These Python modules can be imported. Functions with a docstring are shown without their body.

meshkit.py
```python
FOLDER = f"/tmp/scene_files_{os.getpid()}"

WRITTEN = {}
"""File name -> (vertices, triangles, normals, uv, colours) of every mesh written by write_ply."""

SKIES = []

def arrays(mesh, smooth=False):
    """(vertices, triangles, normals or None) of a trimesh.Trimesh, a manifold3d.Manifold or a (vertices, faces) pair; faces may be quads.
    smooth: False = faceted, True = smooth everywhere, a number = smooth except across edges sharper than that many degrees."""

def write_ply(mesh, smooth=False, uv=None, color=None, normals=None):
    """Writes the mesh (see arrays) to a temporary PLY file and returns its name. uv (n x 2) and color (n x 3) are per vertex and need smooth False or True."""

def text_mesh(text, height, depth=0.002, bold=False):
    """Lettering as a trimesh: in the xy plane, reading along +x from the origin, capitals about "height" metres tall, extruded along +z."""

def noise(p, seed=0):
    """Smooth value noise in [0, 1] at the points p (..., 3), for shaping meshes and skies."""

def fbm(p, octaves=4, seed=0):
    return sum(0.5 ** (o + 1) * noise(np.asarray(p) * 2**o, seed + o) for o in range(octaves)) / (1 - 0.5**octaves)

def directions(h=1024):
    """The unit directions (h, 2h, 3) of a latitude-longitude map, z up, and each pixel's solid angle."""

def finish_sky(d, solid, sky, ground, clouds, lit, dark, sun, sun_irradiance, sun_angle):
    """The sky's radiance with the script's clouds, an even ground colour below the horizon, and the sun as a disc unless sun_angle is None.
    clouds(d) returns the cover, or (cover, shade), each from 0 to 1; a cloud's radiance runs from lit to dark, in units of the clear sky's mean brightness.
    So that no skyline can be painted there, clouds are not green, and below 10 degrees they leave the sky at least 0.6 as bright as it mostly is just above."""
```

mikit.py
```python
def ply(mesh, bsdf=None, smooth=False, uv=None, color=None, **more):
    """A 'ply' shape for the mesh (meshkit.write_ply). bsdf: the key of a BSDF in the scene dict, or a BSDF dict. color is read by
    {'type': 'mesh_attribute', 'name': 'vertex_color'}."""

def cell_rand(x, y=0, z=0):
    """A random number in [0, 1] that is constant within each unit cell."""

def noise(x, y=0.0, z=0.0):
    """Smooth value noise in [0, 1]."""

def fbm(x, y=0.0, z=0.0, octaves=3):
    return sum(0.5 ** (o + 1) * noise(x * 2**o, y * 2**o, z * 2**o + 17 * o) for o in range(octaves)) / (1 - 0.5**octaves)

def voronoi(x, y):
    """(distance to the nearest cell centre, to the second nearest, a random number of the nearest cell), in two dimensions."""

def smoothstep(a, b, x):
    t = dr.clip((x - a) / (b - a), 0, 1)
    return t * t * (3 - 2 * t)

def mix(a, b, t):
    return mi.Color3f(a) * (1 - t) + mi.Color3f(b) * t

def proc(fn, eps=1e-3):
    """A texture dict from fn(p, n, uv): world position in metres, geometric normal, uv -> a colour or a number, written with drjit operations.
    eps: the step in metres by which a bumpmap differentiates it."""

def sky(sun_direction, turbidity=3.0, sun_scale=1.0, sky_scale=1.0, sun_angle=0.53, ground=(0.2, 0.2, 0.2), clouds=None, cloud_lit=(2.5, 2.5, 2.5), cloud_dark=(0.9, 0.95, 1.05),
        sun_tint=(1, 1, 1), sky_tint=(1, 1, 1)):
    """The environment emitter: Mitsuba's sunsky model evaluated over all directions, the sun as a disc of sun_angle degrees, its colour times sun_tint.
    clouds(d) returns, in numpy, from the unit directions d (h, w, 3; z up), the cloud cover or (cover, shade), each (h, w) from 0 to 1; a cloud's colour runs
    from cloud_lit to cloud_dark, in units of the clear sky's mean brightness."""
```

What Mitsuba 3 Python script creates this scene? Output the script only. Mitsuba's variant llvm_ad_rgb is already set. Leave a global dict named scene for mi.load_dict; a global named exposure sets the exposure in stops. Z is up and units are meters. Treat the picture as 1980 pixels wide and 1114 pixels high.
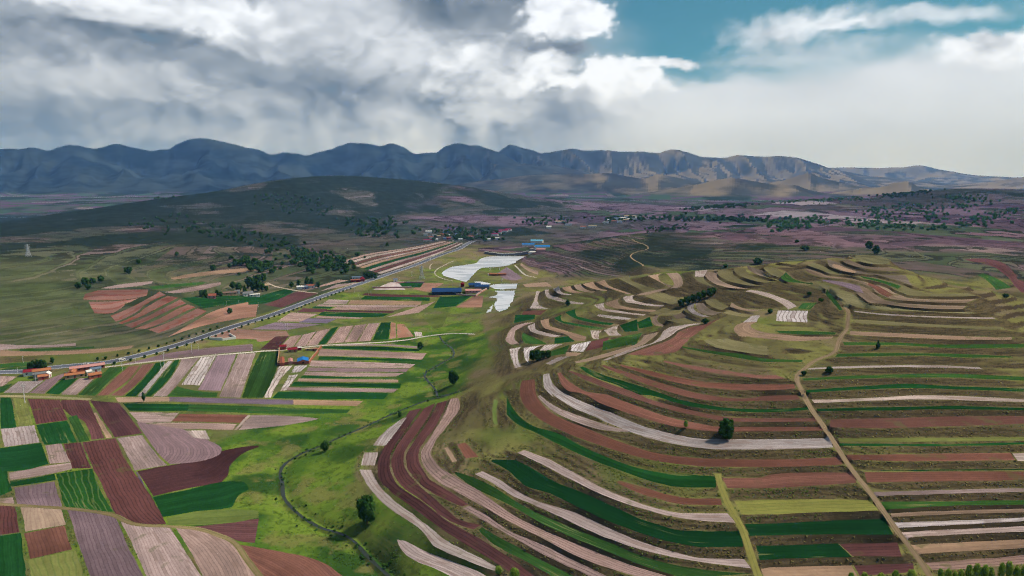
import math, random, numpy as np, trimesh, shapely, mitsuba as mi, drjit as dr, mikit, meshkit
from scipy.interpolate import RBFInterpolator, LinearNDInterpolator, PchipInterpolator
from scipy.spatial import Delaunay, cKDTree
T = mi.ScalarTransform4f
scene, labels = {}, {}
rng = np.random.default_rng(7)

# ---------------------------------------------------------------- camera, sky, exposure, air
EYE, PITCH = 130.0, math.radians(9.0)
scene['camera'] = {'type': 'perspective', 'fov': 73.0, 'fov_axis': 'x', 'near_clip': 1.0, 'far_clip': 60000.0,
                   'to_world': T().look_at(origin=[0, 0, EYE], target=[0, 100 * math.cos(PITCH), EYE - 100 * math.sin(PITCH)], up=[0, 0, 1]),
                   'medium': {'type': 'ref', 'id': 'air'}}
exposure = 2.65

def sstep(a, b, x):
    t = np.clip((x - a) / (b - a), 0, 1)
    return t * t * (3 - 2 * t)

def cloud_cover(d):
    """Broken stratus and cumulus: (cover, shade) by azimuth (degrees east of the view axis) and elevation."""
    az, el = np.degrees(np.arctan2(d[..., 0], d[..., 1])), np.degrees(np.arcsin(np.clip(d[..., 2], -1, 1)))
    q = d / np.maximum(d[..., 2:3] + 0.16, 0.05)
    big, mid = meshkit.fbm(q * 1.1 + 3, 4, 1), meshkit.fbm(q * [2.6, 5, 1] + 9, 5, 2)
    def f(x, y, z, o, seed): return meshkit.fbm(np.stack([x, y, x * 0 + z], -1), o, seed) - .5
    # the air is turbulent: bend the coordinates, coarse then fine
    ax, ay = az + 5 * f(az * .11, el * .2, .3, 3, 11), el + 2.6 * f(az * .11, el * .2, 4.3, 3, 12)
    wx, wy = ax + 1.7 * f(ax * .6, ay * 1.0, .7, 5, 13), ay + 1.2 * f(ax * .6, ay * 1.0, 5.7, 5, 14)
    fine, soft = f(wx * .5, wy * .9, 2.5, 6, 5), f(wx * .10 - wy * .05, wy * .30, 6.1, 5, 17)
    edge = f(wx * .8, wy * 1.3, 9.5, 6, 8)
    def blob(a, e, sa, se, hard):
        r = np.sqrt(((wx - a) / sa) ** 2 + ((wy - e) / se) ** 2) + 1.0 * edge
        return sstep(1.0 + .28 * (1 - hard), 1.0 - .7 * (1 - hard) - .05, r)
    # a wide grey-blue shower cloud west of the axis, thin high cloud to the east
    west = sstep(13, 2, ax + .8 * np.maximum(0, 6 - el) + (ay - 8) * .5 + 3 * fine)
    low = sstep(9.6, 6.6, wy + 2.4 * soft - .03 * (wx - 20))
    cover = west * .97 + (1 - west) * low * .96
    shade = west * (.74 + .75 * soft + .34 * fine) + (1 - west) * (.30 + .30 * soft + .05 * fine + .12 * sstep(5, 1, el))
    veil = f(wx * .55 + .12 * wy, wy * .10, 3.3, 4, 19)
    shade = shade + west * .7 * veil * sstep(9, 5, el)
    for a, e, sa, se, hard, dc, to in LUMPS:
        b = blob(a, e, sa, se, hard)
        if dc < 0: cover = cover * (1 + dc * b)
        else:
            cover = cover + (1 - cover) * b * dc
            shade = shade + b * dc * (to + (1.5 if to < .3 else .75) * fine + .25 * soft - shade)
    away = np.clip(sstep(38, 60, np.abs(az)) + sstep(15, 24, el), 0, 1)
    cover = cover * (1 - away) + away * sstep(.36, .62, big) * .9
    shade = shade * (1 - away) + away * np.clip(.45 + 1.2 * (mid - .5), 0, 1)
    return np.clip(cover, 0, 1), np.clip(shade, 0, 1)

# lumps of cloud: azimuth, elevation, half widths, hardness, density, shade
LUMPS = [(14, 13.0, 8, 1.8, .2, -.95, 0), (33, 13.4, 9, 2.2, .2, -.95, 0), (14, 8.1, 3.2, .7, .2, -.7, 0),
         (-30, 9.6, 11, .7, .1, .8, .92), (-33, 8.3, 7, 2.0, 0, .7, .76), (-28, 12.4, 9.0, 2.0, .5, 1, .10), (-20.5, 11.3, 4.6, 1.9, .6, 1, .06), (-26, 10.9, 7, .8, .3, .8, .30), (-19, 9.7, 4, .7, .2, .8, .50), (-35.5, 12.5, 3, 2.0, .1, .7, .45),
         (-29, 7.0, 7.5, 1.3, .1, .85, .42), (-22, 6.0, 8, 1.2, .1, .7, .50), (-15, 11.6, 6.5, 3.0, 0, .95, .42), (-9.5, 9.2, 5.5, 3.0, 0, .95, .36), (-14, 6.8, 4.6, 1.7, 0, .75, .90), (-9.8, 5.6, 2.3, 1.5, .2, .85, .40), (-12.5, 4.2, 2.6, .7, .1, .6, .60),
         (-5.5, 13.6, 5, 1.5, .1, .8, .88), (-2, 8.0, 4.6, 3.2, .1, .95, .22), (-1.5, 5.6, 4, 1.8, 0, .8, .42), (4, 12.5, 4.6, 2.0, .7, 1, .05), (3.4, 10.15, 3.2, .55, .3, 1, .82), (2.0, 8.9, 3.2, 1.2, .3, .9, .06), (7.6, 7.8, 5.2, 1.7, .7, 1, .05), (5.5, 6.6, 3.5, .6, .2, .8, .48), (9, 5.7, 2.6, .9, .3, .8, .30),
         (12.6, 9.0, 2.4, .55, .6, 1, .12), (4, 4.3, 4, 1.2, 0, .6, .62), (-24, 3.2, 12, 1.0, 0, .5, .62), (-8, 2.6, 7, .9, 0, .4, .5),
         (22, 11.0, 5.5, 1.3, .1, .85, .12), (30, 10.6, 6, .7, .1, .7, .15), (35.5, 8.3, 5.5, 1.3, .5, 1, .12), (22, 9.2, 7, .9, 0, .6, .3), (21.5, 14.2, 1.5, .4, .4, 1, .15)]
SUN = (0.62, 0.22, 0.72)
scene['sky'] = mikit.sky(SUN, turbidity=3.0, sun_scale=0.6, sun_angle=6.0, sun_tint=(.94, .98, 1.08), sky_scale=1.0, ground=(.08, .09, .06), clouds=cloud_cover,
                         cloud_lit=(6.4, 6.8, 7.5), cloud_dark=(.52, .80, 1.10), sky_tint=(.16, .34, .315))
scene['air'] = {'type': 'homogeneous', 'albedo': {'type': 'rgb', 'value': [.93, .97, .985]}, 'sigma_t': {'type': 'rgb', 'value': [1.0e-5, 2.2e-5, 5.1e-5]}}

# ---------------------------------------------------------------- base terrain: spot heights (x, y, z)
SPOTS = np.array([-164.3,211.3,0,-101,211.3,0,-208.9,274.2,0,-139.9,300.7,0,-275.6,368.5,1,-173.9,378.7,0.5,-122.4,453.2,0.5,-70.5,481.8,0,-335.3,448,2,-268.1,470.7,3,-229.2,613.5,3,-189.8,866.7,4,-110.6,1341.9,6,-52.2,989.6,1.2,-17.1,750.3,0.8,-40.2,584,0,-55.4,515.7,-1,-42.6,460.2,-1.5,-67.6,377.1,-2,-104,306.5,-2.5,-80.2,257.5,-3,-48.3,221.4,-3.5,-99.2,253.6,-1,-146.6,347.1,0,-148.7,251.7,0,-205.1,331.3,0.5,-264.4,406,1,-90.2,328.7,1.5,-84.9,274.2,0,-59,255.2,2.5,-62.1,291.5,4,-70.1,331.8,3,-56.2,380.4,3,-35.5,380.6,6,-14.5,309.7,14,-22.4,284.7,14,-23.4,269.5,13.5,-55.6,275.5,4,-25.3,225.2,4,-5,208.1,4.5,-55.4,329.7,6.5,-56.3,285.7,6.5,-37.5,247.6,6.3,1.7,205.6,6,-40.6,347.1,8.5,-42.2,281.7,8.2,-23.1,241.8,8.2,-7.1,221.5,8,-31.1,363.8,10,-32.8,287.5,10.5,-7.7,243.3,10.5,26.3,204.1,10.5,10.9,226.5,13,42.2,201.3,13,64.9,195.7,12,28.6,223.6,14.5,71.1,200.4,13.5,4.1,256.1,15,36.3,216.1,16.5,72.9,206.2,15.5,30.4,239.4,18.5,71.3,217.8,17.5,48.1,233,19.5,72.2,226.8,18.6,12.2,314.2,20,42.5,257.1,21,73.4,237.7,20.3,7.9,341.5,21.5,24.7,287,22.5,62.9,257.9,22.8,121.7,253.3,22.6,19.2,354.4,24.5,46.8,285.2,25.5,85.2,265,25.3,126.2,263.6,25.2,26.7,346,27,67,276.7,27.5,124.1,273.7,27.5,36.7,339.3,29,68.6,283.8,29.5,124.5,279.9,29.5,42.2,341.7,31,82.1,293.5,32,124.3,285.1,31.8,55,339.5,33,96,302.1,34,125.5,293.9,34,65.9,342,35,99,312.2,35.8,126.3,301.9,36,80,334.9,37.5,121.2,307.4,38.5,94.2,350.4,41,138.9,328,41.5,127.7,362.7,45,163.5,362.1,46,110.4,240.5,20,104.8,226.9,17.6,99.8,214.8,15,96.4,206.6,12.6,97.5,197.6,10,162.6,203.4,10,166.2,208.7,12.3,169,213,14.5,171.9,217.2,16.3,175.4,222.3,18,177.6,225.6,19.6,181.3,230.9,21.5,186,237.6,23.3,194.5,249.7,25.8,199.9,257.4,28.3,211.2,273.3,31,216.9,281.4,33.3,222.1,288.8,35.2,123.8,201.7,11,134.3,218.4,17.2,142.8,237.6,23.3,138.7,248.2,25.8,155,260.1,28.3,161.4,272,31,166.9,282.2,33.5,182.2,289.7,35.6,174.3,318.6,41.5,235.2,317.7,40.5,169.9,309.8,39.5,178.2,326.4,44.5,245.2,332.2,43,185.4,340.6,47.5,255.5,343.5,46,191.8,353.2,50,254.5,349.9,48,199.5,368.4,52.3,258.2,363.5,50.5,196.5,385.4,54.7,260.2,375.2,53.5,2.8,361.5,21.5,19.7,365.4,25,34.4,368.9,29,47.7,364.3,32,67.4,356.4,35.8,91.3,361.9,41.5,123.6,403.3,46.5,167.6,469,55,193.5,424.4,52,166.1,404,49.5,40.3,419.8,26,18.5,400.2,22,1.7,433.3,16.5,-28.2,440.1,6,-39.1,393.5,4,-17.8,444.7,10,-11.9,516.3,9,159.6,599.9,51,124.7,623.9,45,86.5,639.8,36.5,47.2,656.7,27.5,25.1,662,16,8.6,561.3,12.5,100.5,445.8,32.5,68.5,438.4,27.6,49.7,453.8,24,30.2,481.7,19,12.5,528,17,44.4,519.9,26,76,532,31,98.7,542.5,37,132.4,536.3,43,132.9,500.7,43,96.5,477.7,30,78.1,595,28,111.9,498.9,36,261.4,517,72.5,198.6,538.5,64,207.3,540.3,65,240.3,524.3,70.5,235.2,480.6,70,238.9,459.5,69.5,258.9,458,69,229.9,524.4,68.5,224.3,476.3,68,225.6,449.7,67.7,238.6,445.3,67.3,241.1,414.1,66,241.9,404.5,65,263.4,411.1,63,278.7,419.2,62,218.7,509.5,66,214.8,466.7,65.7,227.7,457,65.3,234.5,437,64.8,228.6,402.4,63.8,243.6,396.7,62.3,279.9,410.2,60.3,215.3,501.2,64,209.4,462.3,63.5,226.2,453.7,63,223.3,421.3,62.3,221.1,388.5,61.3,242.7,387.4,60.3,258.5,391.3,59.3,207.2,467.2,61,211.3,439.7,60.7,206.3,402.9,60,211.3,386.3,59.3,226.7,377.4,58.6,251.2,379.6,57.6,197.3,393.4,56.8,214.6,381.3,56.4,239.9,379.8,55.8,261.9,382.4,55,193.4,448.5,60,200.7,434.6,59.5,194,402.6,58.5,289.2,511.2,68.5,274.7,440.2,65,293.7,437.8,62,315.8,439.6,57,332.8,443,52,291.3,398.9,53,287.8,381.2,50.5,286,572.6,45,339.6,679.9,25,243.4,656.3,25,191,714.9,20,145.5,725.6,15,102,753.1,8,55.2,768,4,312.7,500.3,32,343.9,479.4,30,347.8,464.2,28,259.3,596,40,316.5,556.2,38,15.9,699.8,3,556.8,806.3,27.5,518.8,852.1,32,459.9,1006.4,37,873.7,1286.3,40,559.3,1226.9,35,456.9,1329.8,32,525.8,704.1,33,558.3,1049.7,33,30.4,1010.2,10,86.7,1050.8,25,215.8,1110.7,44,305.8,1136.5,42,139.2,881.1,22,206.7,886.9,28,47.9,907.4,5,6.5,866.7,4,260.6,1324.6,18,107.8,1295.5,8,10.1,1352.7,5,46.1,1540.1,5,227,1903.4,11,290.5,1855.4,14,-94.6,1404.3,5.5,-144.9,1490.8,9,202.6,2478.2,21,15.4,2069.3,16,-188.7,1807.4,17,-389.5,2184.3,42,-74.7,2513.8,38,395.5,1711.4,23,543.1,1778.8,32,714.8,1886.4,54,995.1,1886.4,54,1399.9,2199.9,98,1569.7,2141.6,91,1168.4,2074.1,77,1241.4,1687.8,62,944.1,2086.9,69,718.6,2103.9,53,508.2,2205.4,33,1581.8,2430.6,60,1173.5,2542.2,40,685.2,2920.7,20,1678.8,2240.9,55,887.6,2549.9,30,-1107.3,1499.8,34,-1100.1,1719.7,48,-1032.9,2018.4,71,-915.9,2209.7,93,-693.7,2183.4,119,-737.6,2701.1,136,-508.2,2753.5,132,-268.3,2591.2,98,-78.5,2650.8,72,119.2,2675.5,38,-771.9,1157.9,23,-639.3,1239.9,34,-510.8,1394.8,22,-609.3,1669.9,38,-811.4,1579.2,43,-575.3,1985.7,50,-424.2,956.5,20,-537,904.3,26,-602.1,852.1,32,-393,1190.9,11,-268.9,1052.1,9,-275.4,937.3,8,-282.1,1298.6,10,-210.9,1485.2,15,-399,1572.2,20,-407,569.2,21,-436.1,647.2,26,-367.9,500.8,14.6,-338.9,527.8,12.5,-394.5,659.7,24,-343.1,656.5,22,-293.2,631.9,9,-291.4,552.5,7,-344.1,595.3,16,-307.8,753,9,-347.5,470.8,6.7,-297.3,490.1,5.5,-394.6,619.1,21,-268.2,566,4,-310,804.3,10,-399.5,827.5,16,-1319.1,1760.7,8,-1363.7,2095.3,8,-1342.3,2570.7,12,-1248.6,2946.3,15,-1114,3423.3,18,-814.6,3711.7,18,-379.3,3580,12,-1018.1,1234.3,25,-628.7,644,25,-349.3,357.8,4,-2518.2,3361.3,4,-1564.5,4219.3,4,31.8,4199.9,8,1512.2,3918.3,20,2518.2,3361.3,40,492.8,497.1,30,211.2,213.1,30,1056,1065.3,55,-174.6,178.9,0,140.8,142,10,62.9,136.2,0,1.1,150,2,-61.2,137,0], float).reshape(-1, 3)
rbf = RBFInterpolator(SPOTS[:, :2] / 1000, SPOTS[:, 2], kernel='thin_plate_spline', smoothing=2e-4)

def base_height(x, y):
    return rbf(np.stack([x, y], -1).reshape(-1, 2) / 1000).reshape(np.shape(x))

def n2(x, y, s, seed=0, octaves=4):
    return meshkit.fbm(np.stack([x * s, y * s, np.zeros_like(x) + .37], -1), octaves, seed)

# ridges far away: crest points (x, y, z), reach of the flank, spur length
RIDGES = [([[-4876,5830,354],[-4637,6022,383],[-4465,6150,384],[-4313,6258,402],[-4203,6332,383],[-4120,6386,413],[-4035,6440,429],[-3882,6534,396],[-3716,6630,447],[-3587,6701,417],[-3472,6761,395],[-3352,6821,407],[-3225,6882,479],[-3085,6946,522],[-2927,7014,496],[-2796,7067,463],[-2662,7118,430],[-2571,7152,410],[-2456,7192,365],[-2311,7240,398],[-2142,7292,374],[-1991,7334,407],[-1890,7361,429],[-1786,7387,473],[-1631,7423,496],[-1449,7461,476],[-1396,7471,466],[-1289,7490,494],[-1156,7511,457],[-1023,7531,387],[-914,7545,404],[-804,7557,404],[-666,7571,470],[-472,7585,509],[-334,7593,488],[-223,7597,482],[-28,7600,444],[112,7599,417]], 3000, 520, 100),
          ([[-362,8238,494],[-243,8286,526],[-31,8367,488],[124,8421,460],[311,8482,438],[533,8548,459],[725,8600,492],[887,8641,475],[1050,8678,476],[1346,8737,460],[1611,8781,468],[1811,8810,450],[1910,8823,469],[2009,8835,489],[2210,8854,452],[2411,8870,401],[2677,8885,389],[2841,8892,421],[3137,8897,402],[3365,8896,408],[3625,8888,389],[3820,8878,343],[4045,8862,285],[4236,8846,253],[4486,8821,221]], 2600, 460, 120),
          ([[5069,12512,313],[5829,12177,317],[6256,11963,305],[6593,11781,319],[6754,11689,343],[7043,11517,273],[7409,11285,188],[7965,10900,147],[8554,10444,169]], 2500, 900, 140),
          ([[-698,5556,86],[-495,5578,102],[-165,5598,130],[206,5596,159],[534,5574,163],[777,5546,171],[977,5514,142],[1114,5488,130],[1248,5459,162],[1400,5422,146],[1550,5381,126],[1695,5337,111]], 1100, 500, 160),
          ([[887,4615,87],[1049,4581,107],[1300,4517,134],[1512,4450,114],[1743,4365,92],[1906,4296,90],[2038,4235,62],[2188,4160,42]], 800, 400, 180),
          ([[2019,6073,108],[2216,6004,139],[2368,5946,165],[2498,5892,178],[2627,5836,147],[2804,5753,122],[2973,5668,101]], 650, 400, 200),
          ([[2021,4791,57],[2139,4740,71],[2281,4673,72],[2417,4604,80],[2495,4562,97],[2546,4534,104],[2670,4462,114],[2718,4433,108],[2791,4388,79],[2905,4313,64]], 500, 350, 220),
          ([[4827,7596,92],[5020,7470,109],[5310,7267,136],[5577,7064,151]], 1200, 500, 240)]

def far_height(x, y):
    """The plain beyond the near hills and the ranges standing on it."""
    r = np.hypot(x, y)
    z = 10 + 18 * (n2(x, y, 1 / 900, 3) - .5)
    for crest, reach, spur, seed in RIDGES:
        c = np.array(crest, float)
        s = np.r_[0, np.cumsum(np.hypot(*np.diff(c[:, :2], axis=0).T))]
        m = int(s[-1] / 8) + 2
        t = np.linspace(0, s[-1], m)
        cz = PchipInterpolator(s, c[:, 2])(t) * (1 + .10 * (n2(t, t * 0, 1 / 170, seed + 5, 4) - .5) * sstep(200, 420, c[:, 2].max()))
        cx, cy = np.interp(t, s, c[:, 0]), np.interp(t, s, c[:, 1])
        cx, cy = (np.convolve(np.pad(v, 150, mode='edge'), np.ones(301) / 301, 'valid') for v in (cx, cy))
        d, i = cKDTree(np.stack([cx, cy], -1)).query(np.stack([x, y], -1))
        u = np.clip(d / (reach * (.9 + .35 * (n2(x, y, 1 / 1100, seed + 3) - .5))), 0, 1)
        prof = (1 - u) ** 2 * (1 + .6 * u)
        # spurs and gullies run straight down the flank
        along = t[i] + 260 * (n2(x, y, 1 / 520, seed + 9) - .5) + .12 * d
        def ridged(p, q, k): return 1 - np.abs(2 * meshkit.fbm(np.stack([p, q, p * 0 + .2], -1), 2, seed + k) - 1) * 2.2
        spurs = np.clip(ridged(along / spur, d / 1900, 0), 0, 1)
        small = np.clip(ridged(along / (spur * .36), d / 800, 4), 0, 1)
        cut = sstep(0, 420, d) * sstep(60, 420, cz[i]) * (.55 * (1 - spurs) + .26 * (1 - small))
        h = cz[i] * prof * (1 - cut) * (u < 1) - 8 * (u >= 1)
        z = np.maximum(z, h)
    return z

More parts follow.
